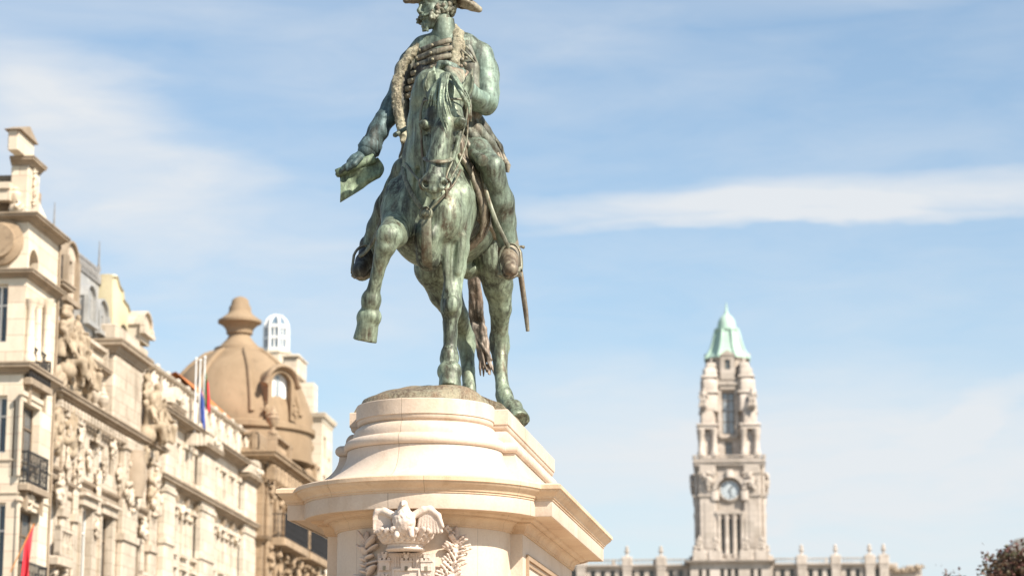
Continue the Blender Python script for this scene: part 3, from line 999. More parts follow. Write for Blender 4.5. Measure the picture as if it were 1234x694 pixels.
hs.chain(J((545.5, 346, .25, 11.8), (543.8, 358, .22, 11.6), (543.5, 366, .21, 13.0), (543, 375, .21, 12.2), (542.5, 383, .22, 9.3), (542.5, 398, .23, 8.2),
           (542.5, 418, .24, 8.2), (541.8, 426, .22, 10.6), (541.8, 432, .22, 11.6), (541.5, 440, .19, 9.0), (541.8, 447, .16, 10.4)), k=.014)
hoof((541.8, 449, .16), (542.0, 469, .12), 11.8, 14.6, (0, -.06, 0))
hs.ell(P(543.5, 367, .115), (.075, .05, .095), k=.015)
hs.chain(J((536.5, 385, .28, 3.2), (536.5, 416, .30, 3.0)), k=.012); hs.chain(J((548.5, 385, .30, 3.2), (548.5, 416, .32, 3.0)), k=.012)
hs.chain(J((538, 432, .32, 5), (545, 432, .33, 5)), k=.02)
hs.chain(J((537, 296, .14, 6), (539, 348, .14, 3.5)), k=.035)                # forearm muscle edges
hs.chain(J((557, 285, .18, 6), (552, 328, .18, 4)), k=.035)
# raised right fore leg
hs.chain(J((484, 256, .22, 26), (479, 276, .02, 20), (474, 282, -.22, 17.5), (469.5, 285, -.50, 15.5)), k=.045)
hs.chain(J((469.5, 285, -.50, 15.5), (464, 298, -.53, 12.6), (459, 313, -.50, 9.6), (454.5, 331, -.46, 7.9), (450, 350, -.42, 8.0)), k=.02)
hs.chain(J((450, 350, -.42, 8.0), (447.5, 360, -.39, 12.0), (446.8, 366, -.38, 11.4), (445.8, 374, -.365, 8.8), (444.5, 381, -.35, 10.2)), k=.014)
hoof((444, 384, -.35), (439.3, 411, -.31), 12.0, 14.6, (-.02, -.03, 0))
hs.ell(P(463.5, 283, -.60), (.085, .055, .10), rot_zyx(0, 15), k=.02)
hs.chain(J((463, 318, -.44, 3.2), (455, 348, -.37, 3.0)), k=.012)
# hind legs
hs.chain(J((589, 280, 1.90, 33), (596, 320, 1.82, 23.5), (600, 345, 1.92, 17.5), (603, 372, 2.05, 13), (602.5, 395, 2.16, 10.2)), k=.035)
hs.chain(J((602.5, 395, 2.16, 10.2), (602, 408, 2.22, 12.0), (602.5, 418, 2.24, 12.0), (602.5, 430, 2.20, 9.0), (603, 448, 2.16, 7.8),
           (605.0, 466, 2.10, 7.8), (607.5, 476, 2.06, 10.2), (609, 481, 2.05, 10.4), (613, 487, 1.99, 8.8), (616, 491, 1.96, 9.2)), k=.016)
hoof((617.5, 492.5, 1.91), (627, 507, 1.80), 11.0, 14.0, (0, -.05, 0))
hs.chain(J((597, 396, 2.26, 4), (597, 409, 2.31, 5.5), (600, 426, 2.26, 4.5)), k=.025)
hs.chain(J((596, 345, 1.72, 2), (600, 385, 1.98, 1.6)), k=.03, op='sub'); hs.chain(J((606, 392, 2.0, 1.4), (606, 440, 2.06, 1.2)), k=.02, op='sub')
hs.chain(J((530, 285, 1.90, 36), (527, 322, 1.86, 27), (536, 352, 2.0, 19.5), (550, 380, 2.22, 13.5), (558, 397, 2.38, 10.2)), k=.035)
hs.chain(J((558, 397, 2.38, 10.2), (561, 408, 2.45, 12), (562.5, 416, 2.45, 11.4), (563, 428, 2.42, 8.8), (564, 446, 2.36, 7.8),
           (565.5, 466, 2.30, 8.0), (566, 482, 2.24, 10.4), (566, 491, 2.16, 9)), k=.016)
hs.chain(J((566, 493, 2.14, 10.5), (566, 505, 2.08, 13)), k=.01)
hs.ell(P(563, 326, 1.72), (.10, .20, .09), k=.06)                         # sheath
# folds at throat, breast and elbow
for pts in (((505, 205, -.02, 3), (500, 235, -.03, 3)), ((515, 235, -.06, 3), (516, 290, -.10, 2.5))):
    hs.chain(J(*pts), k=.05, op='sub')
hs.bump(.0045, 15, seed=2); hs.bump(.0018, 45, seed=6)
body_D = hs.D.copy()
horse = hs.mesh('horse', M['bronze_horse'], statue, relax=2)

# saddle cloth: the barrel swollen by a finger's breadth
def skin_over(name, thick, test, mat, parent, lo, hi, relax=1):
    q = SDF(hs.lo, hs.lo + hs.h*(hs.n-1), hs.h)
    q.D[:] = 1
    s = q.win(lo, hi)
    X, Y, Z = q.grid(s)
    q.D[s] = np.maximum(np.maximum(body_D[s]-thick, -body_D[s]-.02), test(X, Y, Z))
    return q.mesh(name, mat, parent, relax=relax)
zw = P(548, 200, .9).z
skin_over('saddle_cloth', .03, lambda X, Y, Z: np.maximum(np.maximum(.62 + .25*np.maximum(0, (zw-.1)-Z) - Y, Y-1.75), (zw-.62)-Z), M['bronze_brown'], statue, (-.8, .4, zw-.75), (.8, 1.9, zw+.5))
skin_over('girth', .022, lambda X, Y, Z: np.abs(Y-1.02)-.075, M['bronze_brown'], statue, (-.8, .85, zw-1.4), (.8, 1.2, zw-.2))
seat = SDF((-.6, .4, zw-.3), (.6, 1.9, zw+.5), .02)
seat.ell(P(546, 195, 1.1), (.36, .50, .14), k=.05)
seat.chain([(Vector((-.28+.02, 1.5, zw+.05)), .09), (Vector((.02, 1.62, zw+.14)), .10), (Vector((.32, 1.5, zw+.05)), .09)], k=.05)
seat.mesh('saddle', M['bronze_brown'], statue)
# saddle flap edge and rolled holster ends
fl = MB()
for da, du, th in ((.0, 0, .030), (.07, 4, .034), (.15, 9, .03)):
    fl.tube([P(553+du*.6, 186, .58+da), P(563+du, 200, .58+da), P(573+du, 222, .60+da), P(580+du*.9, 246, .64+da), P(582+du*.6, 266, .70+da), P(579+du*.3, 286, .78+da)], [.02, th, th*1.15, th*1.1, th*.9, .014], 8)
fl.build('saddle_flap', M['bronze_brown'], statue, 60)
for pts in (((570, 184, .66), (577, 190, .46), (582, 194, .36)), ((494, 152, .72), (484, 158, .58), (476, 163, .48))):
    a = [P(*p) for p in pts]
    h = MB().tube([a[0], a[1], a[1]+(a[2]-a[1])*.1, a[2], a[2]+(a[2]-a[1])*.12], [.04, .045, .056, .060, .036] if pts[0][0] > 540 else [.02, .022, .024, .026, .018], 14).build('holster', M['bronze_rider'], statue, 50)

# mane and forelock: strands of bronze hair
def strands(name, items, mat, parent, h=.008, bump=0.0, k=.008, relax=1):
    pts = [p for it in items for p, r in it]
    lo = [min(p[i] for p in pts)-.12 for i in range(3)]; hi = [max(p[i] for p in pts)+.12 for i in range(3)]
    q = SDF(lo, hi, h)
    for it in items: q.chain(it, k=k)
    if bump: q.bump(bump, 40, seed=5)
    return q.mesh(name, mat, parent, relax=relax)
def wavy(a, b, n, amp, ph, r0, r1, bow=0.0, af=None):
    """strand in picture space from (u, v, a) to (u, v, a): gently waved and tapering"""
    out = []
    for i in range(n+1):
        t = i/n
        u = a[0]+(b[0]-a[0])*t + amp*math.sin(ph+t*5.5)*(.3+t) + bow*math.sin(math.pi*t)
        v = a[1]+(b[1]-a[1])*t
        d = a[2]+(b[2]-a[2])*t + .012*math.sin(ph*2+t*7)
        if af: d += af*math.sin(math.pi*t)
        r = r0*(1-t)**.6*.85 + r1
        out.append((P(u, v, d), px(r, d)))
    return out
it = []
rs = random.Random(11)
LOCK = ((531.5, 91, 532, 148, 2.0), (534, 90, 536, 161, 2.5), (536.8, 89, 538, 153, 2.4), (539.5, 89, 541, 140, 2.0), (543, 89.5, 556, 124, 2.0), (546, 90.5, 560, 132, 2.2), (548, 91.5, 565, 138, 2.0))
for i, (ua, va, ub, vb, r_) in enumerate(LOCK):
    it.append(wavy((ua, va, -.24), (ub, vb, -.375 if ub < 550 else -.30), 14, 1.5+.3*(i % 3), 1.1+.45*i, r_*.95, .6, -2.0 if ub < 545 else 2.5, -.06-.01*(i % 3)))
    it.append(wavy((ua+1.2, va, -.26), (ub+1.5-(i % 3), vb-9, -.385 if ub < 550 else -.31), 14, 1.5, 1.4+.45*i, r_*.55, .5, -2.0 if ub < 545 else 2.5, -.065))
for i in range(4):                                                 # short locks over the right eye
    f = i/3
    it.append(wavy((530-3*f, 96+3*f, -.24), (524-10*f+rs.uniform(-1, 1), 136-4*f+rs.uniform(-3, 3), -.31+.05*f), 8, 1.1, 3.5+.3*f, 1.6, .6, -2, -.03))
strands('forelock', it, bronze('bronze_forelock', (.20, .255, .18), (.15, .13, .09), DARK, .42, .42, 31), horse, .0065, 0, .005, 0)
it = []
for i in range(10):                                                # mane falling on the left of the neck, bunched behind the ears
    f = i/9
    it.append(wavy((540+16*f, 84+4*f, .02+.1*f), (556+10*f+rs.uniform(-2, 2), 118+22*rs.random()+16*f, -.02+.16*f), 8, 2.0, rs.uniform(0, 6), 4.2, 1.0, 3, -.06))
strands('mane', it, M['bronze_hair'], horse)
it = []
for i in range(26):                                                # tail
    f = rs.random()
    
    mid = rs.uniform(-5, 5)
    w = wavy((568+4*f, 318, 2.46), (570+12*f+mid*.4, 388, 2.74-.1*abs(f-.5)), 6, 1.6, rs.uniform(0, 6), 3.6, 1.6, 3*rs.uniform(-1, 1))
    w2 = wavy((570+12*f+mid*.4, 388, 2.74-.1*abs(f-.5)), (588+rs.uniform(-9, 5)*1.0, 434+20*rs.random(), 2.66+.08*rs.random()), 7, 2.4, rs.uniform(0, 6), 2.8, 1.0, 2*rs.uniform(-1, 1))
    it.append(w + w2[1:])
strands('tail', it, bronze('bronze_tail', (.21, .175, .14), (.27, .20, .155), DARK, .55, .5, 33, .2), horse, .0075, 0, .003)

# harness
def strap(name, pts, w, th, mat, parent, seg=10, n=6):
    """flat strap through picture points, smoothed"""
    p = [P(*q) for q in pts]
    out = []
    for i in range(len(p)-1):
        a, b, c, d = p[max(i-1, 0)], p[i], p[i+1], p[min(i+2, len(p)-1)]
        for k in range(n):
            t = k/n
            out.append(.5*((2*b) + (c-a)*t + (2*a-5*b+4*c-d)*t*t + (3*b-3*c+d-a)*t**3))
    out.append(p[-1])
    mb = MB()
    mb.tube(out, [(w, th)]*len(out), seg, True, flat=(0, -1, .05))
    return mb.build(name, mat, parent, 50)
ST_M = bronze('bronze_strap', (.16, .175, .12), (.14, .105, .07), (.05, .04, .03), .5, .42, 40, .25)
def ring(name, c, r0, r1, nrm, mat, parent, seg=20):
    nrm = Vector(nrm).normalized(); a = nrm.orthogonal().normalized(); b = nrm.cross(a)
    pts = [c + a*r0*math.cos(2*math.pi*i/seg) + b*r0*math.sin(2*math.pi*i/seg) for i in range(seg+1)]
    return MB().tube(pts, r1, 6, False).build(name, mat, parent, 60)
strap('noseband', ((511, 190, -.20), (514, 192.5, -.32), (520.5, 194, -.41), (530, 194.8, -.445), (538, 194, -.40), (543, 192.5, -.31), (545, 190, -.2)), .022, .010, ST_M, horse)
strap('cheek_strap', ((512, 118, -.16), (507, 135, -.18), (507.5, 160, -.16), (509, 185, -.18), (511, 205, -.24), (512, 216, -.30)), .013, .010, ST_M, horse)
strap('cheek_strap', ((564, 120, -.13), (562, 142, -.14), (556, 165, -.16), (548, 188, -.22), (540, 206, -.28), (537, 217, -.32)), .011, .009, ST_M, horse)
strap('browband', ((511, 122, -.20), (520, 120, -.27), (537, 119, -.30), (555, 120, -.25), (563, 122, -.17)), .013, .010, ST_M, horse)
for u in (511, 537.5):
    ring('bit_ring', P(u, 222, -.33), .055, .011, (.7, -.7, 0), ST_M, horse)
strap('bit_shank', ((536.5, 222, -.33), (538, 232, -.32), (537, 240, -.30)), .014, .012, ST_M, horse)
strap('breast_strap', ((487, 196, .42), (486, 205, .16), (491, 222, .0), (500, 240, -.09), (512, 256, -.10)), .024, .014, ST_M, horse)
strap('breast_strap', ((513, 256, -.12), (524, 247, -.12), (536, 235, -.10), (548, 220, -.03), (555, 205, .15)), .012, .009, ST_M, horse)
strap('breast_strap', ((513, 258, -.12), (513.5, 275, -.13), (514, 295, -.11), (514.5, 312, -.04), (515, 324, .10)), .052, .012, ST_M, horse)
strap('rein', ((511, 224, -.33), (503, 215, -.22), (493, 203, -.02), (487, 192, .25), (494, 178, .45), (520, 150, .48), (532, 100, .45)), .012, .009, ST_M, statue)
strap('rein', ((538, 224, -.32), (546, 210, -.20), (556, 190, -.02), (563, 165, .15), (562, 130, .34), (552, 98, .42)), .009, .008, ST_M, statue)
boss = MB()
c = P(513, 257, -.13)
boss.m = Matrix.Translation(c) @ Matrix.Rotation(R(90), 4, 'X')
boss.lathe([(.068, -.03), (.068, .0), (.056, .015), (.048, .008), (.036, .026), (.016, .038), (.004, .039)], seg=22)
boss.build('breast_boss', ST_M, horse, 40)

# --- rider
rd = SDF((-1.15, -.05, P(520, 360, .6).z), (.95, 1.75, P(520, 28, .9).z+.1), .0125)
rd.ell(P(541, 182, 1.12), (.30, .30, .22), k=.1)
rd.chain(J((540, 172, 1.12, 28), (536, 140, 1.10, 30), (533, 105, 1.04, 35)), k=.08)
rd.ell(P(533, 92, 1.02), (.29, .235, .33), k=.08)
rd.ell(P(518, 88, .90), (.15, .12, .20), k=.07); rd.ell(P(545, 88, .90), (.15, .12, .20), k=.07)
rd.chain(J((495, 74, 1.08, 14), (512, 60, 1.06, 16), (536, 52, 1.04, 18), (560, 58, 1.06, 17), (578, 68, 1.08, 16.5)), k=.06)
# neck in a standing collar
rd.chain(J((536, 52, 1.03, 14), (534, 36, .99, 12.5), (531, 22, .98, 11.5)), k=.03)
# legs
rd.chain(J((560, 176, 1.08, 20), (575, 184, .85, 17.5), (593, 202, .62, 14.2), (597, 218, .68, 13.6), (603.5, 243, .80, 15.6), (607.5, 268, .90, 14.4), (611, 288, .96, 11.5), (613, 303, .98, 11)), k=.04)
rd.chain(J((522, 180, 1.08, 23), (504, 190, .85, 18), (488, 205, .62, 14.5), (478, 226, .68, 14), (467, 250, .80, 15), (456, 275, .90, 13.6), (448.5, 293, .96, 11.5), (445.5, 306, .98, 10.5)), k=.04)
# thigh folds of the breeches
for pts in (((576, 168, .90, 2.5), (588, 186, .66, 3)), ((570, 176, .80, 2.5), (584, 198, .58, 3)), ((596, 215, .60, 2), (588, 232, .68, 2)), ((604, 226, .72, 2), (594, 262, .76, 2)), ((612, 236, .78, 2), (606, 280, .84, 2))):
    rd.chain(J(*pts), k=.03)
# right arm, stretched down and outwards
rd.chain(J((495, 80, 1.10, 15), (484, 104, 1.08, 13.5), (472, 130, 1.02, 12.6), (464, 144, .98, 12.6), (455, 160, .92, 12.2), (446, 177, .87, 12.6), (443.5, 182, .855, 13)), k=.03)
# left arm, bent to the reins
rd.chain(J((577, 68, 1.08, 17.5), (584, 85, 1.05, 16.5), (587, 108, .99, 15), (586, 124, .93, 14.2)), k=.03)
rd.chain(J((586, 124, .93, 14.2), (575, 121, .74, 12.6), (562, 108, .56, 11.6), (553, 93, .44, 11.6)), k=.03)
for pts in (((597, 112, .95, 2), (589, 124, .82, 2.2)), ((593, 100, .90, 2), (582, 112, .84, 2)), ((598, 88, 1.0, 2), (588, 98, .9, 2)), ((590, 72, .98, 2), (578, 92, .92, 2)), ((583, 134, .82, 2), (571, 124, .68, 2.2)), ((577, 112, .66, 2), (569, 126, .66, 2)),
            ((478, 112, .92, 2), (466, 122, .98, 2)), ((474, 128, .90, 2), (460, 134, .94, 2)), ((468, 142, .88, 2), (456, 150, .9, 2)), ((462, 152, .84, 2), (450, 160, .86, 2))):
    rd.chain(J(*[(u, v, a+.03, r*1.1) for u, v, a, r in pts]), k=.018)
# hands -----------------------------------------------------------
def hand(q, wrist, palm, fingers, thumb, k=.012):
    q.cap(wrist[0], palm[0], wrist[1], palm[1], k=.02)
    for f in fingers: q.chain(f, k=.006)
    q.chain(thumb, k=.008)
hq = SDF(tuple(P(400, 222, .8)-Vector((.1, .25, .1))), tuple(P(450, 170, .8)+Vector((.1, .25, .1))), .0065)
pal0, pal1 = P(438, 187, .83), P(426, 194, .80)
hq.chain([(P(442, 183, .85), px(8.6)), (P(436, 189, .83), px(8.2)), (P(428, 193, .80), px(7.6)), (P(423, 196, .79), px(6))], k=.02)
for i, (du, dv, da, L) in enumerate(((0, 0, -.075, .9), (-1.2, 1, -.03, 1.0), (-1, 2.5, .02, .95), (.5, 4, .065, .8))):
    b = (424+du, 196+dv, .79+da)
    hq.chain(J((b[0], b[1], b[2], 3.7), (b[0]-7.5*L, b[1]+4.5, b[2]-.015, 3.3), (b[0]-13*L, b[1]+9, b[2]-.01, 2.9), (b[0]-16.5*L, b[1]+13, b[2]+.01, 2.5)), k=.006)
hq.chain(J((434, 190, .73, 4.2), (427, 198, .69, 3.8), (419, 204, .70, 3.1)), k=.01)
hq.mesh('hand', M['bronze_teal'], None).name = 'tmp_hand'
rh = bpy.data.objects['tmp_hand']

hl = SDF(tuple(P(520, 100, .35)-Vector((.1, .3, .1))), tuple(P(560, 65, .45)+Vector((.1, .25, .1))), .0065)
hl.chain([(P(552, 91, .44), px(9.2)), (P(545, 85, .38), px(9.0)), (P(538, 81, .34), px(8.2))], k=.02)
for i in range(4):
    a = .27 + .065*i; L = (.92, 1.0, .95, .8)[i]
    hl.chain(J((539, 78+1.2*i, a, 4.0), (531-1.5*L, 79+1.4*i, a-.015, 3.8), (527, 86+1.2*i, a-.01, 3.4), (532, 92+i, a+.005, 3.0)), k=.006)
hl.chain(J((546, 83, .28, 4.4), (538, 77, .245, 4.0), (530, 76, .25, 3.2)), k=.01)
lh = hl.mesh('tmp_hand2', M['bronze_sleeve'], None)
rd.bump(.0025, 22, seed=8)
for c_, amp in (((588, 105, 1.0), .006), ((585, 125, .9), .007), ((570, 115, .7), .005), ((472, 125, 1.0), .006), ((458, 155, .92), .006), ((582, 190, .8), .005), ((603, 240, .8), .004)):
    q_ = P(*c_); rd.bump(amp, 34, tuple(q_-Vector((.14, .16, .16))), tuple(q_+Vector((.14, .16, .16))), seed=int(c_[0]))
rider = rd.mesh('rider', M['bronze_rider'], statue, relax=1)
# the hands belong to the same continuous figure: weld them into the body mesh
def join_into(base, others):
    me = base.data
    bm = bmesh.new(); bm.from_mesh(me)
    for o in others:
        k = len(me.materials)
        me.materials.append(o.data.materials[0])
        n0 = len(bm.faces)
        bm.from_mesh(o.data)
        bm.faces.ensure_lookup_table()
        for f in bm.faces[n0:]: f.material_index = k; f.smooth = True
        d = o.data
        bpy.data.objects.remove(o); bpy.data.meshes.remove(d)
    bm.to_mesh(me); bm.free()
def sleeve_faces(me, segs, idx, pad, zmax=99):
    """give faces near an arm the sleeve's own bronze"""
    co = np.empty(len(me.polygons)*3); me.polygons.foreach_get('center', co); co = co.reshape(-1, 3)
    mi = np.zeros(len(me.polygons), dtype=np.int32); me.polygons.foreach_get('material_index', mi)
    for (a, b, r) in segs:
        a, b = np.array(a), np.array(b); ba = b-a
        t = np.clip((co-a) @ ba/(ba @ ba), 0, 1)
        d = np.linalg.norm(co - a - t[:, None]*ba, axis=1)
        mi[(d < r + pad) & (co[:, 2] < zmax)] = idx
    me.polygons.foreach_set('material_index', mi)
rider.data.materials.append(M['bronze_teal']); rider.data.materials.append(M['bronze_sleeve']); rider.data.materials.append(M['bronze_dark'])
sleeve_faces(rider.data, [(P(532, 130, .90), P(526, 72, .82), .27)], 3, 0, P(532, 57, .85).z)
sleeve_faces(rider.data, [(P(486, 84, 1.05), P(463, 144, .97), .12), (P(463, 144, .97), P(443, 183, .85), .12)], 1, .03)
sleeve_faces(rider.data, [(P(581, 74, 1.07), P(586, 124, .93), .135), (P(586, 124, .93), P(556, 98, .48), .12)], 2, .03)
join_into(rider, [rh, lh])
# cuffs
for (pts, mt) in ((((450, 170, .89), (443, 183, .855)), M['bronze_teal']), (((562, 107, .55), (552, 91.5, .43)), M['bronze_brown'])):
    a, b = P(*pts[0]), P(*pts[1])
    d = (b-a).normalized()
    MB().tube([a, a+d*.02, b-d*.02, b, b-d*.01], [.085, .112, .122, .108, .08] if mt == M['bronze_teal'] else [.08, .106, .112, .098, .075], 20).build('cuff', mt, rider, 50)

# head ------------------------------------------------------------
HC = P(525, 10, .97)
FY = R(42)                                  # face turned to the horse's right
Fh = Vector((-math.sin(FY), -math.cos(FY), -.03)).normalized(); Uh = Vector((0, 0, 1)); Uh = (Uh - Fh*Uh.dot(Fh)).normalized(); Lh = Uh.cross(Fh) * -1
# Lh: towards the figure's left (picture right)
if Lh.x < 0: Lh = -Lh
HR = Matrix((Lh, -Fh, Uh)).transposed()     # local x = left, -y = forward, z = up
def H(x, y, z): return HC + Lh*x + Fh*y + Uh*z
hd = SDF(tuple(HC-Vector((.42, .42, .40))), tuple(HC+Vector((.42, .42, .40))), .0068)
hd.ell(H(0, -.025, .06), (.148, .185, .18), HR, k=.03)           # skull
hd.ell(H(0, .055, -.075), (.112, .115, .155), HR, k=.04)         # face and jaw
hd.ell(H(0, .10, -.20), (.055, .05, .045), HR, k=.03)            # chin
hd.ell(H(0, .115, .045), (.115, .06, .035), HR, k=.03)           # brow
for s in (-1, 1):
    hd.ell(H(.052*s, .175, .012), (.036, .03, .022), HR, k=.018, op='sub')
    hd.ell(H(.053*s, .138, .010), (.026, .026, .022), HR, k=.004)
    hd.chain([(H(.022*s, .165, .036), .012), (H(.058*s, .160, .048), .012), (H(.09*s, .13, .036), .010)], k=.012)   # eyebrow
    hd.chain([(H(.030*s, .156, .022), .006), (H(.055*s, .163, .027), .0065), (H(.078*s, .146, .018), .006)], k=.004)  # lids
    hd.chain([(H(.030*s, .156, .002), .005), (H(.055*s, .158, -.006), .006), (H(.076*s, .145, .002), .005)], k=.004)
    hd.ell(H(.078*s, .10, -.05), (.04, .045, .05), HR, k=.03)    # cheek
    hd.chain([(H(.010*s, .185, -.110), .015), (H(.045*s, .178, -.120), .015), (H(.078*s, .150, -.112), .010), (H(.098*s, .135, -.098), .006)], k=.008)  # moustache
    hd.ell(H(.020*s, .188, -.085), (.015, .018, .013), HR, k=.008)
    hd.ell(H(.150*s, -.015, -.01), (.018, .035, .055), HR, k=.01)
    hd.ell(H(.168*s, -.01, -.008), (.012, .020, .034), HR, k=.006, op='sub')
hd.chain([(H(0, .165, .03), .014), (H(0, .188, -.01), .016), (H(0, .215, -.062), .019), (H(0, .21, -.078), .018)], k=.012)   # nose
hd.chain([(H(-.03, .165, -.142), .010), (H(0, .178, -.142), .013), (H(.03, .165, -.142), .010)], k=.008)                    # lower lip
rs = random.Random(21)
hd.chain([(H(0, .135, -.205), .040), (H(0, .135, -.245), .026)], k=.02)
for i in range(70):                                                    # chin beard
    t = rs.random()
    w = rs.uniform(-math.pi, math.pi)
    r_ = .044*(1-t*.45)
    hd.ell(H(r_*math.sin(w), .135 + r_*math.cos(w), -.185-.085*t), (.009, .009, .013), HR, k=.005)
hd.mesh('tmp_head', M['bronze_rider'], None)
join_into(rider, [bpy.data.objects['tmp_head']])
hr_ = SDF(tuple(HC-Vector((.34, .34, .36))), tuple(HC+Vector((.34, .34, .36))), .0068)
for i in range(330):
    th, ph = rs.uniform(-math.pi, math.pi), rs.uniform(-.75, .9)
    x, y, z = math.sin(th)*math.cos(ph), math.cos(th)*math.cos(ph), math.sin(ph)
    if y > .30 and z < .35: continue
    if y > .62: continue
    if abs(x) > .82 and -.1 < y < .15 and -.35 < z < .2: continue
    c = H(x*.158, -.025+y*.198, .05+z*.19)
    hr_.ell(c, (.021*rs.uniform(.8, 1.3),)*3, None, k=.008)
    w = rs.uniform(0, 6)
    hr_.ell(c + Lh*.012*math.cos(w) + Uh*.012*math.sin(w) + (c-HC).normalized()*.014, (.010,)*3, None, k=.006, op='sub')
for s in (-1, 1):                                                     # side whiskers
    for i in range(46):
        t = rs.random()
        c = H(s*(.142-.035*t+rs.uniform(-.006, .006)), .035+.10*t+rs.uniform(-.03, .03), -.02-.135*t+rs.uniform(-.03, .03))
        hr_.ell(c, (.015,)*3, None, k=.007)
hr_.mesh('hair', M['bronze_hair'], rider)
# cocked hat
T0, T1 = P(489, 1, .80), P(577.5, 12, 1.16)
HM = (T0+T1)/2; hd_dir = (T1-T0); HLn = hd_dir.length/2; hd_dir.normalize()
hd_side = Vector((0, 0, 1)).cross(hd_dir).normalized(); hd_up = hd_dir.cross(hd_side)
if hd_up.z < 0: hd_up = -hd_up
HRt = Matrix((hd_side, hd_dir, hd_up)).transposed()
def HT(x, y, z): return HM + hd_side*x + hd_dir*y + hd_up*z
hat = SDF(tuple(HM-Vector((.62, .62, .12))), tuple(HM+Vector((.62, .62, .58))), .0105)
cxh = (HC - HM).dot(hd_dir)
hat.ell(HT(0, cxh, .13), (.165, .20, .13), HRt, k=.03)
for s in (-1, 1):                                                     # turned-up brims meeting over the crown
    hat.ell(HT(.085*s, 0, .20), (.034, HLn*.98, .165), HRt @ Matrix.Rotation(R(-12*s), 3, 'Y'), k=.015)
    hat.chain([(HT(0, -HLn, .0), .020), (HT(.10*s, -HLn*.62, .04), .018), (HT(.165*s, -.02, .075), .016), (HT(.11*s, HLn*.6, .04), .018), (HT(0, HLn, .0), .020)], k=.02)
    hat.chain([(HT(0, s*HLn*.55, .07), .065), (HT(0, s*HLn*.80, .03), .045), (HT(0, s*HLn*.99, .004), .026)], k=.04)
for i in range(7):                                                    # galloon along the upturned edge
    t = -.8 + 1.6*i/6
    hat.ell(HT(.125, t*HLn*.8, .33-.10*t*t), (.02, .05, .02), HRt, k=.015)
hat.mesh('cocked_hat', M['bronze_brown'], rider)
# standing collar
col_ = MB()
cc = [P(537, 51, 1.02), P(536.5, 44, 1.0), P(535.5, 33, .985), P(534.5, 25, .98), P(534.5, 26.5, .98)]
col_.tube(cc, [(.135, .150), (.122, .138), (.112, .126), (.110, .122), (.09, .10)], 22)
col_.build('collar', M['bronze_rider'], rider, 50)
MB().tube([P(537.5, 54, 1.03), P(537.3, 49, 1.015), P(537, 47.5, 1.01)], [(.165, .165), (.150, .155), (.120, .128)], 26).build('collar_base', M['bronze_brown'], rider, 50)
# fur lapels
def furry(name, pts, mat):
    p = J(*pts)
    lo = [min(q[i] for q, r in p)-.14 for i in range(3)]; hi = [max(q[i] for q, r in p)+.14 for i in range(3)]
    q = SDF(lo, hi, .0085)
    q.chain(p, k=.03)
    rs_ = random.Random(len(pts)+int(pts[0][0]))
    for i in range(int(len(pts)*46)):
        k = rs_.randrange(len(p)-1); t = rs_.random()
        c = p[k][0].lerp(p[k+1][0], t); r = p[k][1]*(1-t)+p[k+1][1]*t
        w = Vector((rs_.gauss(0, 1), rs_.gauss(0, 1), rs_.gauss(0, 1))).normalized()
        q.ell(c + w*r*.95, (.014*rs_.uniform(.7, 1.4),)*3, None, k=.008)
    return q.mesh(name, mat, rider)
furry('fur_lapel', ((520, 47, 1.08, 6), (508, 54, .98, 5.6), (495, 65, .93, 5.8), (485, 80, .90, 6), (478.5, 98, .88, 5.8), (477.5, 116, .87, 5.4), (480, 136, .86, 5.6), (484, 156, .86, 5.0), (487, 170, .86, 4)), M['bronze_fur'])
furry('fur_lapel', ((545, 36, 1.08, 8), (552, 44, .98, 8.4), (552, 58, .88, 8.8), (549, 74, .83, 8.6), (545, 92, .80, 9), (544, 112, .80, 8), (546, 135, .82, 7)), M['bronze_fur'])
# open coat hanging from the shoulders
ct = SDF(tuple(P(465, 215, 1.0)-Vector((.2, .6, .1))), tuple(P(615, 45, 1.0)+Vector((.2, .75, .15))), .0125)
ct.chain(J((500, 64, 1.05, 11), (488, 84, 1.0, 11.5), (483, 104, .97, 11), (483, 125, .96, 10), (487, 150, .97, 9), (492, 176, 1.0, 8)), k=.04)
ct.chain(J((563, 60, 1.0, 11), (566, 85, .95, 13), (568, 108, .93, 13), (570, 135, .97, 12)), k=.04)
for i, pts in enumerate((((560, 140, .95, 9), (575, 158, .96, 8), (590, 172, 1.04, 6), (600, 186, 1.12, 5)), ((556, 150, .85, 6), (572, 165, .86, 6), (586, 178, .96, 5), (601, 196, 1.1, 4)),
                         ((568, 138, 1.1, 10), (584, 158, 1.15, 8), (600, 178, 1.25, 6), (608, 196, 1.3, 4.5)), ((552, 160, .75, 5), (560, 172, .72, 5), (572, 184, .74, 4), (580, 188, .8, 3)),
                         ((500, 150, .95, 9), (494, 172, .95, 8), (486, 190, 1.0, 6)), ((545, 130, 1.42, 22), (552, 170, 1.5, 26), (560, 195, 1.55, 22)))):
    ct.chain(J(*pts), k=.03)
ct.bump(.004, 24, seed=4)
ct.mesh('coat', bronze('bronze_coat', (.125, .135, .10), (.11, .085, .06), DARK, .5, .45, 50, .25), rider)
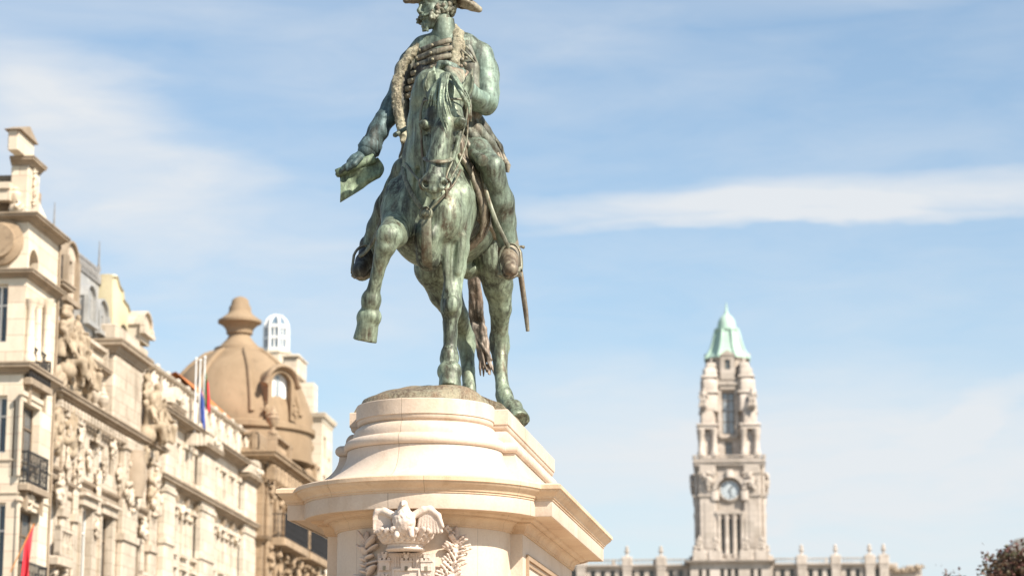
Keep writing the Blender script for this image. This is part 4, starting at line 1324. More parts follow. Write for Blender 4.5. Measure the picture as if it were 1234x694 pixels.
# frogging and buttons on the jacket front
fg = MB()
bt = []
for i in range(7):
    v = 52 + 9.3*i
    uL, uR = 506 - i*3.4, 544 + (i % 2)
    pts = []
    for k in range(11):
        t = k/10
        u = uL + (uR-uL)*t
        w = (u-532)/45.0
        pts.append(P(u, v + 9.5*(1-t)**1.4 - 3.5*t, .79 + .03*(i == 0) - .045*math.cos((u-521)/20.0) - .02*math.cos((u-543)/14.0) + .11*w*w - .02*math.exp(-((u-522)/10)**2)))
    fg.tube(pts, [(.016, .030)]*11, 10, True, flat=(0, -.2, 1))
    for u in (520.5, 507-i*2.6):
        k = min(10, max(0, int(round((u-uL)/(uR-uL)*10))))
        bt.append(pts[k] + Vector((0, -.020, 0)))
fg.build('jacket_frogging', bronze('bronze_frogging', (.20, .185, .13), (.19, .14, .10), DARK, .5, .42, 60, .3), rider, 60)
for q in bt:
    MB().ell(q, (.016, .013, .016), 10, 6).build('button', M['bronze_fur'], rider, 60)
# medals and cord on the left breast
md = MB()
for (u, v, r) in ((557, 72, .022), (560, 78, .026), (556, 80, .02), (562, 70, .016)):
    md.ell(P(u, v, .78), (r, .018, r), 10, 6)
md.tube([P(556, 60, .80), P(563, 66, .79), P(569, 72, .84), P(573, 78, .9)], .012, 6); md.tube([P(562, 56, .86), P(570, 66, .86), P(574, 76, .9)], .012, 6)
md.build('medals', M['bronze_hair'], rider, 60)
# boots and stirrups
for s, knee, (ua, va, aa), (ut, vt, at_) in ((1, 0, (613, 303, .98), (615.5, 326, .62)), (-1, 0, (445, 305, .98), (433.5, 327, .60))):
    bo = SDF(tuple(P(ut, vt, at_)-Vector((.3, .35, .25))), tuple(P(ua, va, aa)+Vector((.3, .35, .22))), .0095)
    bo.chain([(P(ua, va-10, aa), px(12.6)), (P(ua, va+2, aa+.02), px(13)), (P((ua+ut)/2, (va+vt)/2-1, (aa+at_)/2), px(11)), (P(ut, vt-1, at_), px(9.4))], k=.03)
    bo.chain([(P(ua, va+8, aa+.10), px(8.5)), (P(ua, va+2, aa+.08), px(10))], k=.03)
    z0 = P((ua+ut)/2, (va+vt)/2, (aa+at_)/2)
    bt_ = bo.mesh('boot', M['bronze_dark'] if s < 0 else M['bronze_brown'], rider)
    q0, q1 = P(ua, va+11, aa+.10), P(ut, vt+8, at_-.02)
    MB().tube([q0 + (q1-q0)*t for t in (0, .12, .3, .5, .7, .9, 1)], [(.045, .014), (.07, .02), (.068, .02), (.076, .02), (.086, .02), (.07, .02), (.036, .014)], 16, flat=(0, -.4, 1)).build('boot_sole', M['bronze_brown'], bt_, 40)
    md_ = (q0*.38 + q1*.62)
    c = md_ + Vector((0, 0, .10))
    pts = [c + Vector((.118*math.sin(w), .05*math.cos(w), .185*math.cos(w) - (.06 if abs(math.cos(w)) < .3 else 0))) for w in [2*math.pi*i/28 for i in range(29)]]
    st_ = MB().tube(pts, [(.022, .014)]*29, 8, False)
    st_.box(md_.x-.11, md_.x+.11, md_.y-.06, md_.y+.06, md_.z-.055, md_.z-.025)
    st_.build('stirrup', ST_M, statue, 50)
strap('stirrup_leather', ((578, 190, .72), (584, 225, .62), (596, 262, .58), (608, 288, .62), (613, 299, .66)), .022, .010, ST_M, statue)
strap('stirrup_leather', ((478, 200, .60), (466, 245, .66), (452, 285, .70), (441, 303, .70), (433, 309, .66)), .020, .010, ST_M, statue)
# spur on the left boot
MB().tube([P(618, 298, 1.05), P(627, 297, 1.16), P(631, 298, 1.2)], [.014, .012, .018], 8).build('spur', ST_M, statue, 60)
# sabre and its slings
sw = MB()
sp = [P(600, 186, 1.34), P(611, 230, 1.50), P(621, 290, 1.58), P(628, 335, 1.62), P(633.5, 375, 1.64), P(636, 399, 1.64)]
sw.tube(sp, [(.028, .020), (.033, .022), (.033, .022), (.032, .022), (.03, .02), (.02, .016)], 10)
sabre = sw.build('sabre_scabbard', M['bronze_brown'], statue, 60)
hl_ = MB()
hl_.tube([P(600, 190, 1.34), P(597, 178, 1.28), P(594, 168, 1.22)], [.024, .026, .030], 10)
hl_.tube([P(594, 168, 1.2), P(600, 172, 1.14), P(604, 182, 1.22), P(602, 191, 1.32)], .014, 8)
hl_.build('hilt', ST_M, sabre, 60)
tas = MB()
for k, (u, v) in enumerate(((598, 182), (602, 185), (606, 187), (609, 192))):
    tas.tube([P(u, v, 1.1), P(u+3, v+8, 1.08), P(u+2.5, v+16, 1.1)], [.02, .032, .018], 8)
tas.build('sash_tassels', M['bronze_brown'], rider, 60)
# the charter: a roll with its sheet hanging
a, b = P(452, 190.5, .80), P(405, 209.5, .74)
scr = MB()
scr.tube([a, a+(b-a)*.02, b-(b-a)*.02, b], [.040, .050, .046, .036], 18)
scr.build('scroll_roll', M['bronze_scroll'], statue, 50)
sh = []
NU, NV = 16, 12
for j in range(NV+1):
    for i in range(NU+1):
        t, w = i/NU, j/NV
        top = (455-46*t, 190+19*t)
        bot = (457-47*t, 214+28*t) 
        bend = 4.5*math.sin(w*math.pi)*(1-.4*t) + 1.2*math.sin(8*t+3*w)*w
        u = top[0]+(bot[0]-top[0])*w + bend*(1.2 if t < .5 else .3)
        v = top[1]+(bot[1]-top[1])*w + (6*t*w*w if w > .6 else 0)*.3
        d = .80-.06*t + .05*math.sin(w*2.6)*(1-.3*t) - .10*w*w + .10*max(0, w-.7)*3*w + .022*math.sin(9*t+4*w)
        sh.append((u, v, d))
vsA = [P(*q) for q in sh]
fsA = []
W = NU+1
for j in range(NV):
    for i in range(NU): fsA.append((j*W+i, j*W+i+1, (j+1)*W+i+1, (j+1)*W+i))
mb = MB()
th = Vector((.0, .028, .004)); nA = len(vsA)
mb.add(vsA + [q+th for q in vsA], fsA + [tuple(reversed([k+nA for k in f])) for f in fsA])
edge = [i for i in range(W)] + [j*W+NU for j in range(1, NV+1)] + [NV*W+i for i in range(NU-1, -1, -1)] + [j*W for j in range(NV-1, -1, -1)]
mb.f += [(edge[k], edge[k]+nA, edge[k+1]+nA, edge[k+1]) for k in range(len(edge)-1)]
mb.build('scroll_sheet', M['bronze_scroll'], statue, 50)

# ------------------------------------------------------------------ facades
class Facade:
    """a building front: local x runs along the front, y into the building, z up. Outline positions are read off in survey rows/columns
    and become metres on the front's own plane."""
    def __init__(self, name, theta, nrm, dist, uv0, label, cat='building', group=None):
        self.X = Vector((math.cos(theta), math.sin(theta), 0)); self.N = nrm; self.dist = dist
        w = self.hit(*uv0)
        self.o = Vector((w.x, w.y, 0))
        self.root = thing(name, self.o, theta, label, cat, group)
    def hit(self, u, v, proj=0.0):
        d = ray(u, v); e = Vector((0, 0, EYE))
        t = (self.dist + proj - e.dot(self.N))/d.dot(self.N)
        return e + d*t
    def s(self, u, v=550, proj=0.0):
        return (self.hit(u, v, proj) - self.o).dot(self.X) if hasattr(self, 'o') else 0
    def z(self, u, v, proj=0.0):
        return self.hit(u, v, proj).z
    def side(self, u, v, x=0.0):
        """point (depth into the building, z) on the end wall at local x"""
        d = ray(u, v); e = Vector((0, 0, EYE))
        t = (x - (e - self.o).dot(self.X))/d.dot(self.X)
        w = e + d*t - self.o
        return -w.dot(self.N), w.z

def wall(m, x0, x1, z0, z1, holes, y=0.0, depth=.35, arch=None):
    """front with real openings and reveals; holes [(x0, x1, z0, z1, arched)]"""
    xs = sorted({x0, x1, *[h[0] for h in holes], *[h[1] for h in holes]})
    zs = sorted({z0, z1, *[h[2] for h in holes], *[h[3] for h in holes]})
    xs = [x for x in xs if x0 <= x <= x1]; zs = [z for z in zs if z0 <= z <= z1]
    for i in range(len(xs)-1):
        for k in range(len(zs)-1):
            cx, cz = (xs[i]+xs[i+1])/2, (zs[k]+zs[k+1])/2
            if any(h[0] < cx < h[1] and h[2] < cz < h[3] for h in holes): continue
            m.add([(xs[i], y, zs[k]), (xs[i+1], y, zs[k]), (xs[i+1], y, zs[k+1]), (xs[i], y, zs[k+1])], [(0, 1, 2, 3)])
    for h in holes:
        a, b, c, d = h[:4]
        if len(h) > 4 and h[4]:
            r = (b-a)/2; zc = d - r; n = 8; mx = (a+b)/2
            arc = [(mx - r*math.cos(math.pi*i/n), zc + r*math.sin(math.pi*i/n)) for i in range(n+1)]
            for i in range(n):
                (xa, za), (xb, zb_) = arc[i], arc[i+1]
                m.add([(xa, y, za), (xb, y, zb_), (xb, y, d), (xa, y, d)], [(0, 1, 2, 3)])
                m.add([(xa, y, za), (xb, y, zb_), (xb, y+depth, zb_), (xa, y+depth, za)], [(0, 3, 2, 1)])
            sides = [((a, c), (a, zc)), ((b, zc), (b, c)), ((b, c), (a, c))]
        else:
            sides = [((a, c), (a, d)), ((a, d), (b, d)), ((b, d), (b, c)), ((b, c), (a, c))]
        for (xa, za), (xb, zb_) in sides:
            m.add([(xa, y, za), (xb, y, zb_), (xb, y+depth, zb_), (xa, y+depth, za)], [(0, 1, 2, 3)])

def window(root, x0, x1, z0, z1, y, fm, gm, mull=1, bars=(.3,), name='window', axis='x', blind=0.0, w=.07):
    """frame with a pane set behind it; axis 'y' for end walls"""
    f, p = MB(), MB()
    tr = (lambda a, b, c, d, e, g: (a, b, c, d, e, g)) if axis == 'x' else (lambda a, b, c, d, e, g: (c, d, a, b, e, g))
    B = lambda mb, *q: mb.box(*tr(*q))
    B(f, x0, x0+w, y, y+.07, z0, z1); B(f, x1-w, x1, y, y+.07, z0, z1)
    B(f, x0+w, x1-w, y, y+.07, z1-w, z1); B(f, x0+w, x1-w, y, y+.07, z0, z0+w)
    for i in range(mull):
        c = x0 + (x1-x0)*(i+1)/(mull+1)
        B(f, c-w*.5, c+w*.5, y-.005, y+.06, z0+w, z1-w)
    for b in bars:
        c = z1 - (z1-z0)*b
        B(f, x0+w, x1-w, y-.01, y+.055, c-w*.4, c+w*.4)
    fo = f.build(name, fm, root)
    B(p, x0+.01, x1-.01, y+.035, y+.05, z0+.01, z1-.01)
    p.build('pane', gm, fo)
    if blind:
        q = MB(); B(q, x0+w*1.1, x1-w*1.1, y+.075, y+.085, z1-(z1-z0)*blind, z1-w)
        q.build('blind', M['curtain'], fo)
    return fo

def cornice(m, x0, x1, z, prof, y=0.0, ret=(True, True), back=.4):
    """prof [(proj, dz)] from below upwards, with returned ends"""
    path = []
    if ret[0]: path.append((x0, y+back, -1, 0))
    path.append((x0, y, -1 if ret[0] else 0, -1))
    path.append((x1, y, 1 if ret[1] else 0, -1))
    if ret[1]: path.append((x1, y+back, 1, 0))
    m.run([(p, z+dz) for p, dz in prof], path)
def cprof(h, p, base=0.0):
    return [(base-.02, 0), (base+p*.15, 0), (base+p*.18, h*.18), (base+p*.45, h*.34), (base+p*.5, h*.5), (base+p*.88, h*.55), (base+p*.9, h*.78), (base+p, h*.84), (base+p, h), (base-.02, h+.02)]

def railing(root, x0, x1, y0, z0, z1, mat, step=.13, ends=True, name='balcony_railing', depth=None):
    m = MB()
    d = depth or .0
    def barline(xa, ya, xb, yb):
        L = math.hypot(xb-xa, yb-ya); n = max(2, int(L/step))
        for zz, hh in ((z1-.05, .05), (z0+.08, .04)):
            m.tube([(xa, ya, zz), (xb, yb, zz)], .028, 6)
        for i in range(n+1):
            t = i/n
            x, y = xa+(xb-xa)*t, ya+(yb-ya)*t
            m.tube([(x, y, z0), (x, y, z1)], .016, 5)
            if i < n and i % 2 == 0:                        # scrolls between the bars
                xm, ym = x+(xb-xa)/n*.5, y+(yb-ya)/n*.5
                zc = (z0+z1)/2; r = step*.42; dx, dy = (xb-xa)/L, (yb-ya)/L
                for zq in (zc-.16, zc+.14):
                    m.tube([(xm+dx*r*math.cos(w), ym+dy*r*math.cos(w), zq+r*1.3*math.sin(w)) for w in [2*math.pi*k/8 for k in range(9)]], .013, 4, False)
    barline(x0, y0, x1, y0)
    if ends and d:
        barline(x0, y0+.02, x0, y0+d); barline(x1, y0+.02, x1, y0+d)
    return m.build(name, mat, root)

def balustrade(m, x0, x1, y, z0, z1, step=.32, thick=.16, pier=2.6):
    m.box(x0, x1, y-thick, y+thick, z0, z0+.12)
    m.box(x0, x1, y-thick*1.15, y+thick*1.15, z1-.13, z1)
    n = max(1, int((x1-x0)/step))
    for i in range(n):
        x = x0+(i+.5)*(x1-x0)/n; h = z1-z0-.25
        m.lathe([(.06, 0), (.10, h*.3), (.05, h*.6), (.045, h*.8), (.08, h)], (x, y, z0+.12), 6)
    k = max(1, int((x1-x0)/pier))
    for i in range(k+1):
        x = x0+(x1-x0)*i/k
        m.box(max(x0, x-.18), min(x1, x+.18), y-thick*1.3, y+thick*1.3, z0+.002, z1+.03)

def urn(parent, x, y, z, h, mat, name='urn'):
    r = h*.24
    MB().lathe([(r*.75, 0), (r*.75, h*.08), (r*.35, h*.14), (r*.3, h*.22), (r*.9, h*.42), (r, h*.58), (r*.72, h*.66), (r*.8, h*.72), (r*.45, h*.80), (r*.35, h*.9), (r*.1, h)], (x, y, z), 12).build(name, mat, parent, 40)

# one carved figure, reused at several places
def make_figure(seed, seated=True):
    q = SDF((-.9, -.9, -.1), (.9, .9, 2.4), .05)
    rs_ = random.Random(seed)
    V = lambda x, y, z: Vector((x, y, z))
    if seated:
        q.chain([(V(0, .1, .75), .30), (V(.02, .05, 1.1), .27), (V(0, .03, 1.45), .30)], k=.1)
        for s in (-1, 1):
            q.chain([(V(.16*s, .0, .75), .2), (V(.24*s, -.5, .80), .17), (V(.22*s, -.55+.1*s, .15), .13)], k=.08)
            q.chain([(V(.30*s, .0, 1.5), .12), (V(.48*s, -.12, 1.15), .10), (V(.30*s+.1, -.4, .95+.2*s), .08)], k=.05)
        q.ell(V(0, .2, .4), (.5, .45, .45), k=.1)
    else:
        q.chain([(V(0, 0, .1), .32), (V(.03, 0, .8), .26), (V(0, 0, 1.2), .22), (V(-.02, 0, 1.5), .28)], k=.08)
        for s in (-1, 1):
            q.chain([(V(.28*s, 0, 1.55), .11), (V(.42*s, -.1, 1.2), .09), (V(.2*s+.1, -.3, 1.1+.35*s), .07)], k=.05)
    q.cap(V(0, 0, 1.55), V(0, -.03, 1.75), .09, .09, k=.05)
    q.ell(V(0, -.05, 1.92), (.13, .16, .18), k=.04)
    for i in range(14):
        x = rs_.uniform(-.35, .35)
        q.chain([(V(x, -.45+rs_.uniform(0, .4), rs_.uniform(.6, 1.3)), .04), (V(x*1.4, -.5, rs_.uniform(.0, .3)), .05)], k=.05)
    return q.mesh('figure', M['ornate'], None)
FIG = [make_figure(3, True), make_figure(5, False), make_figure(9, True)]
FIG_ME = [o.data for o in FIG]
for me_ in FIG_ME: me_.materials.clear(); me_.materials.append(M['figure_stone'])
for o in FIG: bpy.data.objects.remove(o)
def figure(parent, k, x, y, z, sc, rz=0, name='carved_figure', mat=None):
    me = FIG_ME[k]
    if mat is not None:
        me = me.copy(); me.materials.clear(); me.materials.append(mat)
    o = link(bpy.data.objects.new(name, me), parent)
    o.location = (x, y, z); o.scale = (sc,)*3; o.rotation_euler.z = rz
    return o
def foliage_lump(parent, name, x, y, z, rx, ry, rz, mat, seed, n=40, h=None):
    """carved foliage / cartouche mass"""
    h = h or max(.035, min(rx, rz)/9)
    q = SDF((x-rx*1.35, y-ry*1.5, z-rz*1.35), (x+rx*1.35, y+ry*1.2, z+rz*1.35), h)
    rs_ = random.Random(seed)
    q.ell((x, y, z), (rx*.55, ry*.6, rz*.6), k=.05)
    for i in range(n):
        a = rs_.uniform(0, 2*math.pi); r = math.sqrt(rs_.random())
        c = (x+rx*r*math.cos(a), y-ry*(.9-.6*r)*rs_.uniform(.6, 1.1), z+rz*r*math.sin(a))
        s = rs_.uniform(.10, .24)*min(rx, rz)+.02
        q.ell(c, (s*1.2, s*.9, s), k=.03)
        if i % 3 == 0: q.ell((c[0]+s*.6, c[1]-s*.8, c[2]-s*.3), (s*.5,)*3, k=.02, op='sub')
    return q.mesh(name, mat, parent)

WEST = dict(theta=R(90)-AVE, nrm=AVN)
TRIM = M['trim']

# ================================================================= corner house with stacked gable (far left)
A = Facade('corner_house', WEST['theta'], AVN, -21.1, (22.5, 560), 'cream corner house with iron balconies and tall stepped gable, cropped by the left edge', 'building')
ra = A.root
xa1 = A.s(61, 560)
U0 = lambda v: 29 - (v-182)*.0185        # picture column of the corner edge
def az(v, u=None): return A.z(U0(v) if u is None else u, v)
zG = [az(v) for v in (447, 437, 330, 322, 262, 252, 188, 181)]
body = MB()
hs1 = [(A.s(23.5, 530), A.s(44.5, 530), az(578, 33), az(487, 33)), (A.s(20, 650), A.s(42.5, 650), az(715, 31), az(614, 31)), (A.s(20, 650), A.s(42.5, 650), .8, 3.6, True)]
wall(body, 0, xa1, 0, zG[0], hs1, 0, .26)
hs2 = [(A.s(33, 400), A.s(38.5, 400), az(437, 36)+.05, az(368, 36)), (A.s(41, 400), A.s(49.5, 400), az(437, 45)+.05, az(370, 45))]
wall(body, 0, xa1, zG[0], zG[3], hs2, 0, .5)
hs3 = [(A.s(35, 320), A.s(46.5, 320), az(347, 40), az(300, 40), True)]
wall(body, 0, xa1, zG[3], zG[5], hs3, 0, .45)
body.build('wall', M['cream'], ra)
back = MB()
back.box(.5, xa1-.02, .5, .56, .5, zG[5]-.1)
back.build('niche_back', M['cream'], ra)
# end wall, facing the square
ew = MB()
yL = 12.0
we = [(A.side(8, 500)[0], A.side(-14, 500)[0], A.side(4, 545)[1], A.side(4, 476)[1]), (A.side(8.5, 380)[0], A.side(-12, 380)[0], A.side(4, 412)[1], A.side(4, 342)[1]),
      (A.side(5, 650)[0], A.side(-16, 650)[0], A.side(4, 700)[1], A.side(4, 605)[1])]
wd_ = we[0][1]-we[0][0]
for k_ in (1, 2):
    we += [(h[1]+1.3*k_+wd_*(k_-1), h[1]+1.3*k_+wd_*k_, h[2], h[3]) for h in we[:3] if h[1]+1.3*k_+wd_*k_ < yL-.4]
tmp = MB(); wall(tmp, 0, yL, 0, zG[5], we, 0, .4)
ew.add([(y, x, z) for x, y, z in tmp.v], [tuple(reversed(f)) for f in tmp.f])
ew.build('end_wall', M['cream'], ra)
for h in we: window(ra, h[0], h[1], h[2], h[3], .25, M['frame_white'], M['glass'], 1, (.35,), axis='y')
rest = MB(); rest.box(.8, xa1, yL-.2, yL, 0, zG[5]-.2); rest.box(xa1-.15, xa1, .6, yL-.2, 0, zG[5]-.25); rest.build('rear_wall', M['cream'], ra)
# mouldings wrapping the corner
def wrap(m, z, h, p, x1=xa1, ylen=yL, x0=0.0, y0=0.0):
    m.run([(q, z+dz) for q, dz in cprof(h, p)], [(x0, y0+ylen, -1, 0), (x0, y0, -1, -1), (x1, y0, .2, -1), (x1, y0+.6, .2, 0)])
for z, h, p in ((zG[0]-.05, zG[1]-zG[0]+.1, .32), (az(331), .26, .28), (zG[4], zG[5]-zG[4], .36), (az(556), .09, .06), (az(596), .08, .05)):
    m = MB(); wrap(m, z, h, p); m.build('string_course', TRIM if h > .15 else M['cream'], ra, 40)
# windows on the front
window(ra, *hs1[0], .16, M['frame_dark'], M['glass'], 1, (.3,), blind=.35)
window(ra, *hs1[1], .16, M['frame_dark'], M['glass'], 1, (.3,), blind=.15)
for h in hs2: window(ra, h[0], h[1], h[2], h[3], .35, M['frame_dark'], M['glass_dark'], 0, (.3,))
sr = MB()
for h in hs1[:2]:
    sr.box(h[0]-.16, h[0], -.07, .0, h[2], h[3]+.16); sr.box(h[1], h[1]+.16, -.07, .0, h[2], h[3]+.16); sr.box(h[0], h[1], -.07, 0, h[3], h[3]+.16)
    sr.box(h[0]-.24, h[1]+.24, -.12, 0, h[3]+.163, h[3]+.30)
sr.build('window_surround', M['cream'], ra)
for h in hs1[:2]: foliage_lump(ra, 'carved_panel', (h[0]+h[1])/2, -.05, h[2]-.62, .55, .14, .28, M['cream'], 5, 24)
colm = MB()
for u in (31.5, 39.8, 51):
    x = A.s(u, 400); z0, z1 = az(437, u), az(360, u)
    MB().lathe([(.2, 0), (.2, .15), (.15, .22), (.145, (z1-z0)*.5), (.125, z1-z0-.3), (.2, z1-z0-.12), (.22, z1-z0)], (x, -.12, z0), 12).build('column', M['cream'], ra, 40)
# balconies
for (ua, ub, vb, vt, pr) in ((29, 53, 455, 420, .2), (22.5, 47, 582, 550, .26), (19.5, 45, 716, 676, .26)):
    x0, x1 = A.s(ua, vb), A.s(ub, vb); z0 = az(vb, ua)
    sl = MB().bbox(x0-.1, x1+.1, -pr-.08, -.0, z0-.2, z0, .04); sl.build('balcony_slab', M['trim'], ra)
    railing(ra, x0, x1, -pr, z0, z0+1.0, M['iron'], .15, True, depth=pr-.02)
    for xb in (x0+.25, x1-.25): MB().prism([(0, 0), (.2, 0), (.2, -.2), (.1, -.5), (0, -.6)], -.09, .09).build('bracket', M['trim'], ra).matrix_local = Matrix.Translation((xb, -pr+.05, z0-.2)) @ Matrix.Rotation(R(90), 4, 'Z')
# gable stage above the main cornice
gs = MB()
gx0, gx1 = .15, A.s(52, 230)
zb0, zb1, zb2 = zG[5]+.02, az(190, 29), az(184, 29)
gy1 = A.side(20.5, 220)[0] + .25
gs.bbox(gx0, gx1, .12, gy1, zb0, zb1, .03)
gs.build('gable_block', M['cream'], ra)
m = MB(); wrap(m, zb1, .26, .22, gx1, gy1-.12, gx0, .12); m.build('gable_cornice', TRIM, ra, 40)
cx0, cx1 = A.s(30, 175)-.05, A.s(49, 175)
zc0, zc1 = zb1+.26, az(168, 43)
cb = MB(); cb.bbox(cx0, cx1, .2, gy1-.15, zc0, zc1, .03)
cb.build('gable_cap', M['cream'], ra)
cp = MB()
zt3 = az(159, 43)
cp.prism([(cx0-.12, zc1), (cx1+.12, zc1), ((cx0+cx1)/2, zt3+.1)], .1, gy1-.05)
cp.build('gable_pediment', TRIM, ra)
for (xx, vv) in ((gx0+.5, 222), (gx1-.6, 222)):
    foliage_lump(ra, 'carved_drop', xx, .08, az(vv, 40), .12, .06, .7, M['cream'], int(xx*10), 24, .04)
pn = MB(); pn.box(gx0+.35, gx1-.35, .085, .13, zb0+.5, zb0+.56); pn.box(gx0+.35, gx1-.35, .085, .13, zb1-.7, zb1-.64); pn.box(gx0+.35, gx0+.41, .085, .13, zb0+.56, zb1-.7); pn.box(gx1-.41, gx1-.35, .085, .13, zb0+.56, zb1-.7)
pn.build('gable_panel', M['cream'], ra)
# scroll buttress on the far side, urn and volute on the near side
def scroll(parent, pts, y0, y1, mat, name='scroll_buttress'):
    return MB().prism(pts, y0, y1).build(name, mat, parent)
zs0, zs1 = zb0, az(238, 54)
pts = [(gx1, zs0), (gx1+1.15, zs0), (gx1+1.15, zs0+.35)]
for i in range(1, 9):
    t = i/8; pts.append((gx1+1.15*(1-t)**1.8, zs0+.35+(zs1-zs0-.35)*t**.8))
scroll(ra, pts, .15, .5, M['cream'])
foliage_lump(ra, 'scroll_volute', gx1+.75, .5, zs0+.6, .3, .2, .35, M['cream'], 4, 30, .06)
urn(ra, .3, A.side(15, 240)[0], zb0, 1.15, M['cream'], 'urn')
foliage_lump(ra, 'carved_console', .2, A.side(16, 240)[0], zb0+.2, .25, .35, .28, M['cream'], 12, 30, .06)
rf = MB()
yr0 = A.side(19, 230)[0]
rf.add([(0.3, yr0+.2, zb0), (0.3, yL, zb0), (.9, yL, zb1-.1), (.9, yr0+.2, zb1-.1), (xa1, yr0+.2, zb1-.1), (xa1, yL, zb1-.1), (xa1, yL, zb0), (xa1, yr0+.2, zb0)], [(0, 1, 2, 3), (3, 2, 5, 4), (4, 5, 6, 7), (0, 3, 4, 7), (1, 6, 5, 2)])
rf.build('roof', M['brownstone'], ra)
lm = MB(); ya, yb_ = A.side(14, 215)[0], yL
lm.box(-.1, .35, ya, yb_, az(228, 20), az(228, 20)+.35); lm.box(-.18, .3, ya, yb_, az(228, 20)+.352, az(228, 20)+.55); lm.build('roof_ledge', M['cream'], ra)
oc = MB(); oc.lathe([(.75, 0), (.75, .12), (.55, .2), (.52, .28)], (0, 0, 0), 20)
o_ = oc.build('round_attic_opening', M['brownstone'], ra, 40); yy, zz = A.side(0, 292); o_.location = (-.02, yy, zz); o_.rotation_euler = (0, R(-90), 0)
dp = MB(); xd = A.s(60.5, 560); dp.tube([(xd, -.05, 0), (xd, -.05, zG[4])], .04, 8); dp.build('drainpipe', M['trim'], ra, 60)
# red flag leaning from the balcony
fx, fz = A.s(30, 680), az(683, 24)
fl_root = thing('balcony_flag', A.hit(24, 683, .55), WEST['theta'], 'red flag drooping from a short staff on the balcony of the cream corner house', 'flag')
stf = MB(); p0_, p1_ = Vector((-.1, .25, -.15)), Vector((.25, -.30, 1.30))
stf.tube([p0_, p1_], .018, 8); stf.build('staff', M['orange_paint'], fl_root, 60)
cl_ = MB()
NN, MM = 10, 12
vs_ = []
for j in range(MM+1):
    for i in range(NN+1):
        t, w = i/NN, j/MM
        b = p0_.lerp(p1_, 1-.42*t)
        sag = w*(1.7 - .5*t)
        vs_.append((b.x + .10*math.sin(t*9+w*3)*w - .15*w*(1-t), b.y + .09*math.sin(t*7+2)*w + .15*w*(1-t)*.5, b.z - sag))
fs_ = [(j*(NN+1)+i, j*(NN+1)+i+1, (j+1)*(NN+1)+i+1, (j+1)*(NN+1)+i) for j in range(MM) for i in range(NN)]
cl_.add(vs_, fs_)
o = cl_.build('flag_cloth', M['red_cloth'], fl_root, 80)
sm_ = o.modifiers.new('cloth thickness', 'SOLIDIFY'); sm_.thickness = .012

# ================================================================= ornate bank with carved figures
Bf = Facade('ornate_bank', WEST['theta'], AVN, -22.0, (60, 560), 'ornate weathered stone bank front with carved figure groups and grey mansard roof', 'building')
rb = Bf.root
xb1 = Bf.s(187, 560)
def bz(v, u=98, p=0): return Bf.z(u, v, p)
def bx(u, v=550, p=0): return Bf.s(u, v, p)
z_cor0, z_cor1 = bz(500), bz(487)
z_str0, z_str1 = bz(592, 86), bz(572, 86)
holes = []
tall = [(98.5, 110), (122.5, 134.5)]
for ua, ub in tall:
    holes.append((bx(ua), bx(ub), bz(720, 104), bz(612, 104)))
arches = [(57.5+3, 71), (164, 175)]
holes.append((bx(61.5), bx(70.5), bz(672, 66), bz(596, 66), True))
holes.append((bx(164), bx(173.5), bz(722, 168), bz(646, 168), True))
n_low = len(holes)
for ua, ub in ((99, 104), (112, 117), (124, 129), (135, 140)):
    pass
fz0, fz1 = z_str1+.5, z_cor0-.55
xs_ = np.linspace(bx(92), bx(141), 5)
for x in xs_[:-1]: holes.append((x+.25, x+.95, fz0+.15, fz1-.1))
for (xa, xb_) in ((bx(66), bx(72)), (bx(172), bx(177))): holes.append((xa, xb_, fz0+.2, fz1-.2))
gh = [(h[0], h[1], .6, 3.8, False) for h in holes[:2]]
m = MB(); wall(m, 0, xb1, 0, z_cor0, holes+gh, 0, .24); m.build('wall', M['ornate'], rb)
for i, h in enumerate(holes+gh):
    window(rb, h[0], h[1], h[2], h[3], .13, M['frame_dark'] if i % 2 else M['frame_white'], M['glass_dark'], 1 if h[1]-h[0] > 1 else 0, (.28,), blind=0)
sur = MB()
for h in holes[:2]:
    for xx in (h[0]-.22, h[1]+.02): sur.box(xx, xx+.2, -.12, 0, h[2], h[3])
    sur.box(h[0]-.32, h[1]+.32, -.22, 0, h[3]+.003, h[3]+.30); sur.box(h[0]-.42, h[1]+.42, -.34, 0, h[3]+.305, h[3]+.42)
sur.build('window_surround', M['ornate'], rb)
for z, h, p in ((z_str0, .22, .22), (z_str1-.2, .2, .18), (z_cor0, z_cor1-z_cor0, .62), (bz(604, 86), .12, .1), (z_cor0-.5, .16, .12)):
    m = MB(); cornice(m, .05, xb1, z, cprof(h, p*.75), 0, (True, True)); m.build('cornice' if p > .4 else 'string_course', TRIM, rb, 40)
dn = MB()
k = int(xb1/.42)
for i in range(k): dn.box(.1+i*xb1/k, .1+i*xb1/k+.22, -.30, -.02, z_cor0-.24, z_cor0-.01)
dn.box(.05, xb1, -.10, -.01, z_cor0-.30, z_cor0-.24)
dn.build('cornice_brackets', M['ornate'], rb)
